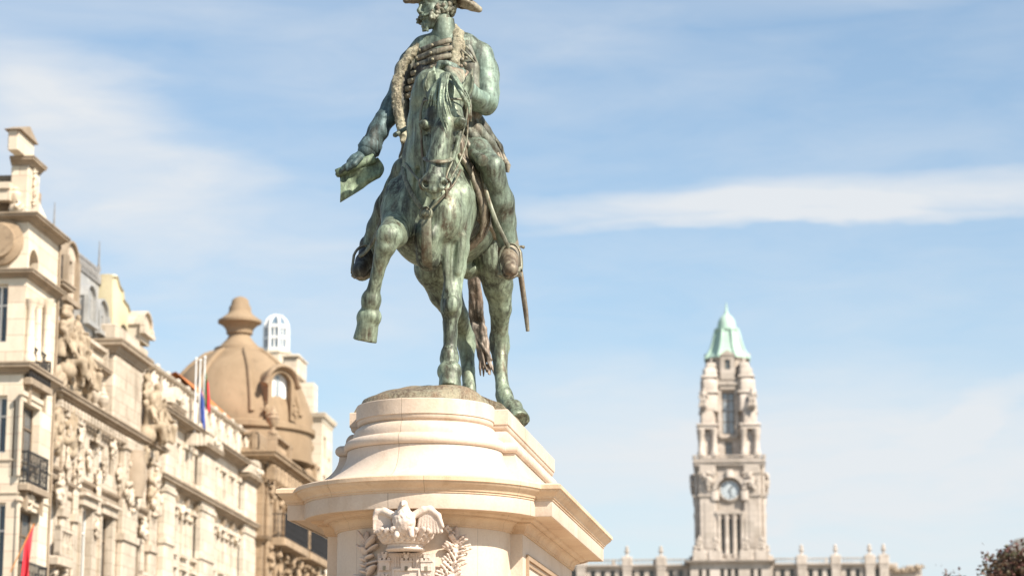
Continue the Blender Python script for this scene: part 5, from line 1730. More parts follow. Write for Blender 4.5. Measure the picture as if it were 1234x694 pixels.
# piers and giant pilasters
for (ua, ub, zt_, pr) in ((72, 78, z_cor0, .16), (88, 93, z_cor0, .12), (112, 117, z_str0, .1), (143, 160, z_cor0, .26), (178, 186, z_cor0, .2)):
    x0, x1 = bx(ua), bx(ub)
    m = MB(); m.bbox(x0, x1, -pr, 0, 0, zt_, .05)
    m.box(x0-.08, x1+.08, -pr-.08, 0, z_str0-1.0, z_str0-.75); m.box(x0-.08, x1+.08, -pr-.08, 0, zt_-.42, zt_-.02)
    m.build('pier', M['ornate'], rb)
    foliage_lump(rb, 'carved_capital', (x0+x1)/2, -pr-.02, zt_-.95, (x1-x0)*.5, .14, .40, M['ornate'], int(ua), 26, .06)
    foliage_lump(rb, 'carved_cartouche', (x0+x1)/2, -pr-.02, z_str1+.15, (x1-x0)*.5, .16, .6, M['ornate'], int(ua)+3, 34, .07)
MB().lathe([(.42, 0), (.42, .2), (.5, .5), (.5, 1.2), (.42, 1.5), (.42, 1.7)], (bx(152), -.25, bz(600, 152)), 14).build('banded_drum', M['trim'], rb, 40)
# frieze ornaments
for i in range(9):
    x = bx(63) + (bx(142)-bx(63))*i/8
    foliage_lump(rb, 'frieze_ornament', x, -.05, (fz0+fz1)/2+(.5 if i % 2 else -.3), .34, .14, .42, M['ornate'], 50+i, 22, .06)
for (u, v) in ((66, 590), (169, 640)):
    foliage_lump(rb, 'arch_keystone', bx(u), -.15, bz(v, u), .40, .22, .5, M['ornate'], int(u), 30, .06)
# balcony brackets below the arched niches
for (ua, ub, v) in ((58, 76, 672), (160, 178, 722)):
    x0, x1 = bx(ua), bx(ub); z0 = bz(v, ua+5)
    m = MB(); m.bbox(x0, x1, -.5, 0, z0-.28, z0, .05); balustrade(m, x0+.05, x1-.05, -.4, z0, z0+.95, .3, .08, 3)
    m.build('balcony', M['ornate'], rb)
    for xx in (x0+.3, x1-.3): foliage_lump(rb, 'carved_bracket', xx, -.2, z0-.6, .22, .26, .36, M['ornate'], int(xx*7), 20, .06)
# attic above the cornice
z_at = bz(432, 98)
m = MB()
ah = []
for x in np.linspace(bx(101), bx(128), 4)[:-1]: ah.append((x+.35, x+1.15, z_cor1+.55, z_cor1+1.75))
wall(m, .1, xb1-.05, z_cor1, z_at, ah, .25, .35); m.build('attic_wall', M['ornate'], rb)
for h in ah: window(rb, h[0], h[1], h[2], h[3], .5, M['frame_white'], M['glass_dark'], 0, ())
m = MB(); cornice(m, .1, xb1-.05, z_at, cprof(.26, .3), .25); m.build('attic_cornice', TRIM, rb, 40)
m = MB(); balustrade(m, bx(105), bx(130), .3, z_at+.27, z_at+1.0); m.build('parapet', M['ornate'], rb)
for u in (108, 118): urn(rb, bx(u), -.1, z_cor1+.02, 1.0, M['ornate'], 'urn')
# big corner pier of the attic with its own cornice
x0, x1 = bx(134, 460), bx(168, 460)
zp1 = bz(436, 150)
m = MB(); m.bbox(x0, x1, -.12, 2.5, z_cor1+.02, zp1, .06); m.build('attic_pier', M['ornate'], rb)
m = MB(); cornice(m, x0, x1, zp1, cprof(.5, .34), -.12, back=2.5); m.build('attic_pier_cornice', TRIM, rb, 40)
m = MB(); m.bbox(x0+.3, x1-.3, -.05, 2.3, zp1+.55, zp1+1.15, .05); m.build('attic_pier_block', M['ornate'], rb)
# carved groups
gl = [(0, bx(70), -.55, bz(455, 70), 1.35, .3), (1, bx(82), -.35, bz(462, 82), 1.5, -.2), (2, bx(90), -.6, bz(472, 90), 1.3, -.5), (1, bx(76), .1, bz(420, 76), 1.35, .1), (0, bx(86), .05, bz(425, 86), 1.2, -.3), (1, bx(66), 0, bz(425, 66), 1.2, .5),
      (0, bx(170), -.6, bz(535, 170), 1.5, .3), (1, bx(177), -.45, bz(520, 177), 1.6, -.2), (2, bx(184), -.6, bz(535, 182), 1.45, -.5)]
for k, x, y, z, sc, rz in gl: figure(rb, k, x, y*.5-.05, z, sc*.56, rz)
for (u, v, rx, rz, sd) in ((66, 460, 1.0, .8, 1), (84, 470, 1.4, .7, 2), (75, 395, .8, 1.2, 3), (92, 430, .7, 1.0, 4), (100, 470, .6, .6, 5), (168, 545, .9, .9, 6), (180, 548, 1.0, .7, 7), (172, 470, .7, 1.2, 8), (64, 520, .8, 1.2, 9), (80, 520, .9, 1.3, 10), (180, 590, .8, 1.2, 11)):
    foliage_lump(rb, 'carved_trophy', bx(u, v), -.10, bz(v, u), rx*.7, .22, rz*.62, M['figure_stone'], 70+sd, 60, .055)
# mansard roof with cresting
ry = .75
RT = 1.7
zr = lambda u, v: Bf.z(u, v, -RT)
xr0, xr1 = bx(70, 330, -RT), bx(119, 370, -RT)
z_top = zr(112, 338)
m = MB()
m.add([(.2, ry, z_at), (bx(131, 430), ry, z_at), (xr1, RT, z_top), (.2, RT, z_top), (.2, 9, z_top), (xr1, 9, z_top), (.2, 11, z_at), (bx(131, 430), 11, z_at)],
      [(0, 1, 2, 3), (3, 2, 5, 4), (0, 3, 4, 6), (1, 7, 5, 2), (4, 5, 7, 6)])
m.build('mansard_roof', M['zinc'], rb)
m = MB()
n = 40
m.box(.2, xr1, RT-.06, RT+.06, z_top, z_top+.1)
for i in range(n):
    x = .3+(xr1-.5)*i/(n-1); h = .55
    m.tube([(x, RT, z_top+.1), (x, RT, z_top+h)], .045, 5); m.ell((x, RT, z_top+h), (.07, .05, .1), 6, 4)
    if i < n-1: m.tube([(x, RT, z_top+.12), (x+(xr1-.5)/(n-1)*.5, RT, z_top+.42), (x+(xr1-.5)/(n-1), RT, z_top+.12)], .03, 4)
m.build('roof_cresting', M['slate'], rb)
for x in (xr1-.2, xr1*.45, .6):
    MB().lathe([(.12, 0), (.12, .3), (.05, .4), (.09, .6), (.04, .8), (.015, 1.7)], (x, RT, z_top), 8).build('roof_finial', M['slate'], rb, 50)
def dormer(parent, x0, x1, y0, y1, z0, z1, mat, hood, name='dormer', glass='glass'):
    """dormer house with an arched opening and a barrel hood"""
    r = (x1-x0)/2; xc = (x0+x1)/2
    m = MB()
    zs = z1 - r*.75
    wx = (x1-x0)*.25
    wall(m, x0, x1, z0, zs, [(x0+wx, x1-wx, z0+.5, zs-.02)], y0, .3)
    n = 10
    top = [(xc + r*math.cos(math.pi*i/n), zs + r*.75*math.sin(math.pi*i/n)) for i in range(n+1)]
    m.add([(x, y0, z) for x, z in top], [tuple(range(n+1))])
    m.add([(x0, y0, z0), (x0, y1, z0), (x0, y1, zs), (x0, y0, zs)], [(0, 1, 2, 3)]); m.add([(x1, y0, z0), (x1, y1, z0), (x1, y1, zs), (x1, y0, zs)], [(3, 2, 1, 0)])
    d = m.build(name, mat, parent)
    h = MB()
    vs_, fs_ = [], []
    for i in range(n+1):
        w = math.pi*i/n
        for (rr, yy) in ((r*1.0, y0-.12), (r*1.12, y0-.12), (r*1.12, y1), (r*1.0, y1)):
            vs_.append((xc + rr*math.cos(w), yy, zs + rr*.8*math.sin(w)))
    for i in range(n):
        for k in range(4):
            fs_.append((i*4+k, i*4+(k+1) % 4, (i+1)*4+(k+1) % 4, (i+1)*4+k))
    fs_.append((0, 1, 2, 3)); fs_.append((n*4+3, n*4+2, n*4+1, n*4))
    h.add(vs_, fs_); h.box(x0-.15, x1+.15, y0-.2, y0-.0, z0+.25, z0+.42); h.box(x0-.12, x0+.12, y0-.16, y0-.0, z0+.425, zs); h.box(x1-.12, x1+.12, y0-.16, y0, z0+.425, zs)
    h.build('dormer_hood', hood, d, 40)
    window(d, x0+wx, x1-wx, z0+.5, zs-.02, y0+.2, M['frame_white'], M[glass], 1, (.4,), name='dormer_window')
    return d
for (ua, ub, vb, vt, y0, y1) in ((75, 89, 376, 292, .3, .85), (101, 111, 402, 344, .55, 1.2), (115, 126, 414, 362, .55, 1.2)):
    um = (ua+ub)/2
    dormer(rb, bx(ua, vb, -y0), bx(ub, vb, -y0), y0, y1, Bf.z(um, vb, -y0), Bf.z(um, vt, -y0), M['ornate'] if ua < 80 else M['zinc'], M['trim'] if ua < 80 else M['zinc'], glass='glass')
for v in (312, 330, 348):
    m = MB(); z = bz(v, 66); m.box(bx(60, 330)+.1, bx(73, 330), .0, .5, z, z+.28); m.build('rusticated_block', M['trim'], rb)
m = MB(); m.bbox(.1, bx(74, 360), .1, 1.2, z_at, bz(302, 66), .05); m.build('corner_pier', M['ornate'], rb)
m = MB(); cornice(m, .1, bx(76, 340), bz(353, 68), cprof(.4, .45), .1, back=1.0); m.build('corner_pier_cornice', TRIM, rb, 40)
# stepped and scrolled yellow party gable rising behind
Yg = 1.2
gz = lambda u, v: Bf.z(u, v, -Yg); gxx = lambda u, v: Bf.s(u, v, -Yg)
out = [(136, 470), (135.5, 333), (140, 333), (143, 344), (147, 351), (148, 361), (153, 368), (156, 377), (160, 388), (166, 397), (167, 470)]
pts = [(gxx(u, v), gz(u, v)) for u, v in out]
MB().prism(pts, Yg, Yg+.6).build('party_gable', M['yellow'], rb)
cpg = MB()
for (u0, v0), (u1, v1) in zip(out[1:-2], out[2:-1]):
    a, b = (gxx(u0, v0), gz(u0, v0)), (gxx(u1, v1), gz(u1, v1))
    cpg.tube([(a[0], Yg+.3, a[1]), (b[0], Yg+.3, b[1])], [(.38, .10)]*2, 8, True, flat=(0, 0, 1))
cpg.build('gable_coping', M['yellow'], rb)
xg = gxx(136, 400)-.04
rb_ = MB(); rb_.tube([(xg, Yg+.45, gz(136, 430)), (xg, Yg+.45, gz(136, 356)), (xg, Yg+.36, gz(136, 350)), (xg, Yg+.22, gz(136, 362)), (xg, Yg+.08, gz(136, 395)), (xg, Yg+.05, gz(136, 430))], .05, 8); rb_.build('gable_rib', M['zinc'], rb)
dormer(rb, bx(169, 412, -.3), bx(180, 412, -.3), .3, .8, Bf.z(175, 414, -.3), Bf.z(175, 378, -.3), M['greystone'], M['ornate'])
m = MB(); m.box(bx(180, 430), xb1-.1, .4, 6, z_at, bz(418, 184)); m.build('chimney_stack', M['ornate'], rb)
m = MB(); m.box(.1, xb1, 10.8, 11.4, 0, z_at); m.box(xb1-.3, xb1, .3, 10.8, 0, z_at-.02); m.build('rear_wall', M['ornate'], rb)

# ================================================================= long pale house with pedimented bays
Cf = Facade('long_pale_house', WEST['theta'], AVN, -22.05, (187.5, 560), 'long pale stone house with white window surrounds and small curved pediments along its parapet', 'building')
rc = Cf.root
xc1 = Cf.s(313, 620)
cx = lambda u, v=560, p=0: Cf.s(u, v, p)
cz = lambda v, u=200, p=0: Cf.z(u, v, p)
zr1 = cz(450); zc1_, zc0_ = cz(497), cz(508)
zs1_, zs0_ = cz(577), cz(590)
holes = []
nb = 11
xsb = np.linspace(.5, xc1-.4, nb+1)
for i in range(nb):
    a, b = xsb[i]+.55, xsb[i+1]-.55
    holes.append((a, b, cz(566), cz(527)))
    holes.append((a, b, cz(660), cz(606), True))
    holes.append((a, b, 5.2, cz(680))) if cz(680) > 6.2 else None
    holes.append((a, b, .4, 4.0))
m = MB(); wall(m, 0, xc1, 0, zc0_, holes, 0, .2); m.build('wall', M['greystone'], rc)
for i, h in enumerate(holes):
    window(rc, h[0], h[1], h[2], h[3], .09, M['frame_white'], M['glass_dark'] if i % 3 else M['glass'], 1, (.3,), blind=(.9, .6, .85)[i % 3])
for h in holes:
    if h[2] < 5: continue
    w = .16; sur = MB()
    sur.box(h[0]-w, h[0], -.07, 0, h[2], h[3]); sur.box(h[1], h[1]+w, -.07, 0, h[2], h[3]); sur.box(h[0]-w-.06, h[1]+w+.06, -.14, 0, h[3]+.003, h[3]+.2)
    sur.box(h[0]-w-.05, h[1]+w+.05, -.15, 0, h[2]-.14, h[2]-.003)
    sur.build('window_surround', M['greystone'], rc)
for h in holes[1::4]:
    MB().box((h[0]+h[1])/2-.12, (h[0]+h[1])/2+.12, -.2, 0, h[3]+.205, h[3]+.55).build('keystone', M['trim'], rc)
for z, h, p in ((zs0_, zs1_-zs0_, .5), (zc0_, zc1_-zc0_, .55), (zs0_-.9, .12, .1)):
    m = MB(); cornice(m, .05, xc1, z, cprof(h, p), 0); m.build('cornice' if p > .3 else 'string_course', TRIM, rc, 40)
m = MB(); wall(m, .1, xc1-.1, zc1_, zr1, [], .5, .3); m.build('attic_wall', M['greystone'], rc)
m = MB(); cornice(m, .1, xc1-.1, zr1, cprof(.22, .3), .5); m.build('eaves_cornice', M['greystone'], rc, 40)
# hooded oval attic windows
for i in range(nb):
    x = (xsb[i]+xsb[i+1])/2
    zc_ = (zc1_+zr1)/2+.05
    m = MB(); m.lathe([(.62, 0), (.62, .12), (.46, .2), (.42, .14)], (0, 0, 0), 18)
    o_ = m.build('oval_window_frame', M['greystone'], rc, 40); o_.matrix_local = Matrix.Translation((x, .5, zc_)) @ Matrix.Rotation(R(90), 4, 'X') @ Matrix.Diagonal((1, 1.25, 1, 1))
    g_ = MB().lathe([(.43, .15), (.43, .17)], (0, 0, 0), 18).build('oval_window_pane', M['glass_dark'], rc); g_.matrix_local = o_.matrix_local
    h = MB(); h.tube([(x-.85, .44, zc_+.25), (x-.55, .42, zc_+.85), (x, .40, zc_+1.05), (x+.55, .42, zc_+.85), (x+.85, .44, zc_+.25)], [(.12, .10)]*5, 8, True, flat=(0, 0, 1))
    h.build('attic_hood', M['greystone'], rc, 50)
# projecting bays with curved pediments
for (ua, ub, vt, vb) in ((193, 205, 480, 700), (236, 252, 530, 760), (288, 306, 566, 800)):
    x0, x1 = cx(ua, vt+40), cx(ub, vt+40)
    zt_ = cz(vt+8, (ua+ub)/2, .6)
    m = MB(); m.bbox(x0, x1, -.3, -.003, 0, zt_, .04); m.build('bay_pier', M['greystone'], rc)
    m = MB(); cornice(m, x0, x1, zt_, cprof(.35, .3), -.3, back=.28); m.build('bay_cornice', TRIM, rc, 40)
    n = 10; xm = (x0+x1)/2; hw = (x1-x0)/2+.35
    pts = [(xm-hw, zt_+.36)] + [(xm-hw*math.cos(math.pi*i/n), zt_+.36+.75*math.sin(math.pi*i/n)) for i in range(n+1)] + [(xm+hw, zt_+.36)]
    MB().prism(pts, -.52, -.05).build('curved_pediment', M['greystone'], rc)
    foliage_lump(rc, 'pediment_carving', xm, -.54, zt_+.62, hw*.5, .16, .22, M['greystone'], int(ua), 20, .06)
    for z in (zs0_-.2, zs0_-2.2): m = MB().box(x0-.05, x1+.05, -.36, -.05, z, z+.18).build('bay_band', M['greystone'], rc)
for i in range(6):
    x = xsb[i*2]+.05
    foliage_lump(rc, 'carved_console', x, -.1, zs0_-.6, .2, .18, .42, M['greystone'], 30+i, 16, .06)
# roof behind the attic, terracotta at the far end
m = MB()
xt = cx(268, 490, -.8)
m.add([(.2, .7, zr1+.2), (xt, .7, zr1+.2), (xt, 5, zr1+1.6), (.2, 5, zr1+1.6), (.2, 10, zr1+.2), (xt, 10, zr1+.2)], [(0, 1, 2, 3), (3, 2, 5, 4)])
m.build('roof', M['zinc'], rc)
m = MB()
m.add([(xt+.01, .45, zr1+.24), (xc1-.1, .45, zr1+.24), (xc1-.1, 3, zr1+2.6), (xt+.01, 3, zr1+2.6), (xt+.01, 10, zr1+.2), (xc1-.1, 10, zr1+.2)], [(0, 1, 2, 3), (3, 2, 5, 4)])
m.build('tiled_roof', M['tile'], rc)
m = MB(); m.box(.1, xc1-.1, 10.2, 10.6, 0, zr1); m.box(xc1-.4, xc1-.1, .6, 10.2, 0, zr1-.02); m.build('rear_wall', M['greystone'], rc)
# three flagpoles on the parapet
for (u, vt, cols, lab) in ((234.5, 432, None, 'bare white flagpole, left of the three on the pale house parapet'), (239.5, 434, ('blue_cloth', 'blue_cloth'), 'white flagpole with a limp blue flag between two others on the parapet'),
                     (245, 430, ('green_cloth', 'red_cloth'), 'white flagpole with limp green and red flag, nearest the brown dome')):
    w = Cf.hit(u, 510, .35)
    f = thing('flagpole', (w.x, w.y, Cf.z(u, 522, .35)), WEST['theta'], lab, 'flagpole', 'flagpoles on the parapet')
    H_ = Cf.z(u, vt, .35) - Cf.z(u, 522, .35)
    m = MB(); m.tube([(0, 0, 0), (0, 0, H_*.5), (0, 0, H_)], [.04, .035, .025], 10); m.build('pole', M['pole_white'], f, 60)
    MB().ell((0, 0, H_+.05), (.06, .06, .06), 10, 6).build('ball_finial', M['pole_white'], f, 60)
    MB().box(-.15, .15, -.15, .3, -.5, 0).build('pole_foot', M['greystone'], f)
    if cols:
        for k, c in enumerate(cols):
            m = MB(); vs_, fs_ = [], []
            for j in range(9):
                for i in range(9):
                    t, q = i/8, j/8
                    wv = (k + t)/len(cols)
                    x = .10*math.sin(wv*14+q*1.5)*(.4+q); y = -.04 - wv*.24
                    z = H_-.55 - q*1.35 - wv*.5 - (.5 if cols[0] == 'blue_cloth' else 0)
                    vs_.append((x, y*(.6+.4*q), z))
            for j in range(8):
                for i in range(8): fs_.append((j*9+i, j*9+i+1, j*9+i+10, j*9+i+9))
            m.add(vs_, fs_)
            o = m.build('flag_cloth', M[c], f, 80); o.modifiers.new('cloth thickness', 'SOLIDIFY').thickness = .012

# ================================================================= domed corner building
Df = Facade('domed_building', WEST['theta'], AVN, -21.45, (317, 600), 'brown stone corner building crowned by an ochre dome with tall finial', 'building')
rd_ = Df.root
xd1 = Df.s(384, 640)
dx = lambda u, v=600, p=0: Df.s(u, v, p)
dzz = lambda v, u=320, p=0: Df.z(u, v, p)
zc0d, zc1d = dzz(560), dzz(545)
holes = []
nbd = 6
xsd = np.linspace(.8, xd1-.8, nbd+1)
zf0, zf1 = dzz(645), dzz(588)
for i in range(nbd):
    a, b = xsd[i]+.7, xsd[i+1]-.7
    holes.append((a, b, zf0, zf1)); holes.append((a, b, dzz(705), dzz(660))); holes.append((a, b, .5, 4.5))
m = MB(); wall(m, 0, xd1, 0, zc0d, holes, 0, .25); m.build('wall', M['brownstone'], rd_)
for i, h in enumerate(holes): window(rd_, h[0], h[1], h[2], h[3], .12, M['frame_white'], M['glass'], 1, (.3,), blind=(.9, .5)[i % 2])
# end wall towards the square
ye = 9.0
m = MB(); tmp = MB(); wall(tmp, 0, ye, 0, zc0d, [(2.2, 3.6, zf0, zf1), (5, 6.4, zf0, zf1)], 0, .4); m.add([(y, x, z) for x, y, z in tmp.v], [tuple(reversed(f)) for f in tmp.f]); m.build('end_wall', M['brownstone'], rd_)
for (a, b) in ((2.2, 3.6), (5, 6.4)): window(rd_, a, b, zf0, zf1, .25, M['frame_white'], M['glass_dark'], 1, (.3,), axis='y')
m = MB(); m.run([(q, zc0d+dz) for q, dz in cprof(zc1d-zc0d, .7)], [(0, ye, -1, 0), (0, 0, -1, -1), (xd1, 0, 1, -1), (xd1, .8, 1, 0)]); m.build('cornice', M['brownstone'], rd_, 40)
for v, h, p in ((655, .3, .3), (580, .16, .14)):
    m = MB(); m.run([(q, dzz(v)+dz) for q, dz in cprof(h, p)], [(0, ye, -1, 0), (0, 0, -1, -1), (xd1, 0, 1, -1), (xd1, .8, 1, 0)]); m.build('string_course', M['brownstone'], rd_, 40)
m = MB()
k = int(xd1/.9)
for i in range(k): m.bbox(.15+i*xd1/k, .15+i*xd1/k+.45, -.55, -.02, zc0d-.70, zc0d-.01, .08)
m.box(.05, xd1, -.12, -.01, zc0d-.82, zc0d-.70)
m.build('cornice_brackets', M['brownstone'], rd_)
for i in range(nbd+1):
    x = xsd[i]; m = MB(); m.bbox(x-.42, x+.42, -.22, 0, 0, zc0d-.8, .06); m.build('pilaster', M['brownstone'], rd_)
    foliage_lump(rd_, 'carved_capital', x, -.22, zc0d-1.2, .5, .2, .5, M['brownstone'], 20+i, 24, .07)
    foliage_lump(rd_, 'carved_band', x, -.24, dzz(655)-.8, .45, .2, .7, M['brownstone'], 40+i, 24, .07)
for (x0, x1) in ((xsd[0]+.3, xsd[3]-.3), (xsd[3]+.5, xsd[6]-.4)):
    z0 = zf0-.05
    m = MB(); m.bbox(x0, x1, -.9, -.0, z0-.35, z0, .06); m.build('balcony_slab', M['brownstone'], rd_)
    railing(rd_, x0+.05, x1-.05, -.86, z0, z0+1.15, M['iron'], .16, True, depth=.84)
    for xx in np.linspace(x0+.4, x1-.4, 4): foliage_lump(rd_, 'carved_bracket', xx, -.4, z0-.75, .25, .45, .36, M['brownstone'], int(xx*9), 16, .07)
zb_a, zb_b = zc1d+.02, dzz(522)
m = MB(); balustrade(m, .3, xd1-.3, -.3, zb_a, zb_b, .42, .18, 3.2); m.build('balustrade', M['brownstone'], rd_)
m = MB(); m.bbox(.9, xd1-.4, .5, 9, zb_a, dzz(515), .1); m.build('attic_block', M['brownstone'], rd_)
m = MB(); tmp = MB(); balustrade(tmp, .3, ye, -.3, zb_a, zb_b, .42, .18, 3.2); m.add([(y, x, z) for x, y, z in tmp.v], tmp.f); m.build('balustrade', M['brownstone'], rd_)
for i in range(4): urn(rd_, .5+i*(xd1-1)/3, -.3, zb_b, 1.3, M['brownstone'])
m = MB(); m.box(.4, xd1-.2, .3, ye+6, zc0d-.3, zc0d+.1); m.box(.4, xd1, ye+5.6, ye+6, 0, zc0d-.35); m.box(xd1-.3, xd1-.01, .55, ye+5.5, 0, zc0d-.35); m.build('flat_roof', M['slate'], rd_)
# dome, turned on its own axis
DY = 1.02*Df.hit(318, 560).y + 4.5
dc = at_depth(286, 515, DY)
lx, ly = (dc - Df.o).dot(Df.X), -(dc - Df.o).dot(Df.N)
sc_ = (Vector((dc.x, dc.y, dc.z-EYE)).dot(Vector((0, CP, SP))))/FPX
def vz(v): return at_depth(290, v, DY).z
prof = [(90, 560), (90, 526), (94, 525), (94, 519), (90, 517), (89.5, 508), (87.5, 497), (83, 485), (77, 471), (69, 456), (60, 446), (52, 439), (41, 430.5), (31, 424.5)]
dm = MB(); dm.lathe([(r*sc_, vz(v)) for r, v in prof], (lx, ly, 0), 48); dome = dm.build('dome', M['dome'], rd_, 40)
prof = [(31, 424.5), (30, 420.5), (25, 419.5), (20, 414), (16, 410), (13.5, 406), (13, 403.5), (16, 402.5), (16, 399.5), (17.5, 396), (22, 391.5), (26.5, 389.5), (26.5, 386.5), (23, 384.5), (15.5, 379), (13.5, 375), (13.5, 371), (11, 367), (10, 362), (6.5, 359), (2, 357.5)]
MB().lathe([(r*sc_, vz(v)) for r, v in prof], (lx, ly, 0), 32).build('dome_finial', M['dome'], rd_, 40)
for i in range(8):                                          # ribs
    w = R(22 + 45*i)
    m = MB()
    pr = [(89.5, 508), (87.5, 497), (83, 485), (77, 471), (69, 456), (60, 446), (52, 439), (41, 430.5), (31, 424.5)]
    m.tube([(lx+(r*sc_)*math.cos(w), ly+(r*sc_)*math.sin(w), vz(v)) for r, v in pr], [.15]*(len(pr)-1) + [.06], 8)
    m.build('dome_rib', M['dome'], dome, 60)
def dome_dormer(az_deg, v0, v1, halfw, white):
    """arched dormer window standing out of the dome; azimuth in the world's plan"""
    wv = Vector((math.sin(R(az_deg)), -math.cos(R(az_deg)), 0))
    loc_dir = Vector((wv.dot(Df.X), -wv.dot(Df.N), 0))
    ang = math.atan2(loc_dir.y, loc_dir.x) + R(90)
    root = Matrix.Translation((lx + loc_dir.x*84*sc_, ly + loc_dir.y*84*sc_, 0)) @ Matrix.Rotation(ang, 4, 'Z')
    hw = halfw*sc_; z0, z1 = vz(v0), vz(v1); n = 12
    m = MB()
    ro = hw*1.42; zs = z1 - ro
    zs2 = zs
    vs_, fs_ = [], []
    outl = lambda r, zb: [(-r, zb)] + [(-r*math.cos(math.pi*i/n), zs + r*math.sin(math.pi*i/n)) for i in range(n+1)] + [(r, zb)]
    a, b = outl(ro, z0), outl(hw, z0)
    k = len(a)
    for (x, z) in a: vs_.append((x, -.35, z))
    for (x, z) in b: vs_.append((x, -.35, z))
    for (x, z) in a: vs_.append((x, 2.2, z))
    for (x, z) in b: vs_.append((x, .15, z))
    for i in range(k-1):
        fs_ += [(i, i+1, k+i+1, k+i), (i, 2*k+i, 2*k+i+1, i+1), (k+i, k+i+1, 3*k+i+1, 3*k+i)]
    m.add(vs_, fs_)
    d = m.build('dome_dormer', M['dome'], rd_, 40); d.matrix_local = root
    h = MB()
    pts = [(-ro*1.12*math.cos(math.pi*i/n), -.35, zs + ro*1.06*math.sin(math.pi*i/n)) for i in range(n+1)]
    h.tube([(pts[0][0]-.12, -.35, zs-.12)] + pts + [(pts[-1][0]+.12, -.35, zs-.12)], [(.24, .13)]*(n+3), 8, True, flat=(0, 0, 1))
    ho = h.build('dormer_hood', M['brownstone'], d, 50)
    for s in (-1, 1): foliage_lump(d, 'dormer_scroll', s*ro*1.02, -.3, (z0+zs)/2-.5, .2, .2, .55, M['dome'], 3+s, 18, .05)
    f = MB()
    f.prism([(x*.98, z) for x, z in outl(hw, z0+.02)], .02, .10)
    fo = f.build('dormer_window', M['frame_white'], d)
    for i in range(3):
        x = -hw*.62 + i*hw*.62
        p = MB().prism([(x-hw*.2, z0+.25), (x+hw*.2, z0+.25), (x+hw*.2, zs+hw*(.55 if i != 1 else .8)), (x-hw*.2, zs+hw*(.55 if i != 1 else .8))], .0, .03)
        p.build('pane', M['whitepaint'] if i != 1 else M['glass_sky'], fo)
dome_dormer(40, 516, 455, 13.5, True)
dome_dormer(-140, 516, 455, 13.5, True)

# ================================================================= lantern turret beyond the dome
lw = at_depth(332, 455, 165)
lt = thing('lantern_turret', (lw.x, lw.y, 0), -AVE, 'white glazed roof lantern with arched panes on a cream turret behind the brown dome', 'turret')
lsc = Vector((lw.x, lw.y, lw.z-EYE)).dot(Vector((0, CP, SP)))/FPX
lz = lambda v: at_depth(332, v, 165).z
MB().lathe([(17*lsc, 0), (17*lsc, lz(428)), (19*lsc, lz(427)), (19*lsc, lz(424)), (16*lsc, lz(423.5))], seg=8, rot=R(22.5)).build('turret_base', M['cream'], lt)
prof = [(14, 424), (14, 396), (13.2, 391), (11, 386), (7, 382), (2, 380.5)]
MB().lathe([(r*lsc, lz(v)) for r, v in prof], seg=8, rot=R(22.5)).build('glazing', plain('pale_lantern_glass', (.15, .20, .25), .15, 0, .1, 3.0), lt)
fr = MB()
for i in range(8):
    w = R(22.5+45*i)
    fr.tube([(r*1.05*lsc*math.cos(w), r*1.05*lsc*math.sin(w), lz(v)) for r, v in [(14, 425)]+prof], [1.6*lsc]*(len(prof)+1), 6)
for v, r in ((424, 15), (410, 14.6), (396.5, 14.8)):
    fr.lathe([(r*lsc*.9, lz(v)), (r*lsc*1.06, lz(v)), (r*lsc*1.06, lz(v-3.4)), (r*lsc*.9, lz(v-3.4))], seg=8, rot=R(22.5))
for i in range(8):
    w = R(45*i)
    fr.tube([(13.4*lsc*math.cos(w), 13.4*lsc*math.sin(w), lz(v)) for v in (424, 392)], 1.0*lsc, 5)
fr.lathe([(4*lsc, lz(382)), (3*lsc, lz(380)), (.5*lsc, lz(378.5))], seg=8)
fr.build('frame', M['frame_white'], lt)
hb = at_depth(352, 450, 160)
hs_ = Vector((hb.x, hb.y, hb.z-EYE)).dot(Vector((0, CP, SP)))/FPX
sb = thing('stair_head', (hb.x, hb.y, 0), -AVE, 'cream stair head block with moulded ledge right of the white lantern', 'building')
hz_ = lambda v: at_depth(352, v, 160).z
MB().bbox(-12*hs_, 8*hs_, 0, 3, 0, hz_(430), .1).build('wall', M['cream'], sb)
m = MB(); m.bbox(-2*hs_, 10.5*hs_, -.6, 3.4, hz_(457), hz_(453), .1); m.bbox(1*hs_, 9.5*hs_, -.4, 3, hz_(463), hz_(457.5), .1); m.build('ledge', M['trim'], sb)
MB().bbox(-13*hs_, 9*hs_, -.2, 3.2, hz_(429.7), hz_(427), .05).build('coping', M['cream'], sb)

# ================================================================= tall cream house beyond the domed one
Ff = Facade('tall_cream_house', WEST['theta'], AVN, -20.9, (386, 600), 'tall plain cream house just beyond the domed building, partly behind the pedestal', 'building')
rf_ = Ff.root
xf1 = Ff.s(399, 600)
zf_ = Ff.z(390, 503)
hol = [(Ff.s(389, 600), Ff.s(392, 600), Ff.z(390, v+26), Ff.z(390, v)) for v in (525, 572, 620, 668)]
m = MB(); wall(m, 0, xf1, 0, zf_, hol, 0, .3); m.box(0.01, .3, .003, 10, 0, zf_-.01); m.box(xf1-.3, xf1-.01, .35, 10, 0, zf_-.01); m.box(.3, xf1-.3, 9.7, 10, 0, zf_-.01); m.build('wall', M['cream'], rf_)
for h in hol: window(rf_, h[0], h[1], h[2], h[3], .2, M['frame_dark'], M['glass_dark'], 1, (.3,))
m = MB(); m.run([(q, zf_-.3+dz) for q, dz in cprof(.45, .22)], [(0, 9.7, -1, 0), (0, 0, -1, -1), (xf1, 0, 1, -1), (xf1, .6, 1, 0)]); m.build('cornice', M['cream'], rf_, 40)
m = MB(); m.box(.2, xf1-.2, .2, 9.8, zf_-.1, zf_+.2); m.build('flat_roof', M['slate'], rf_)
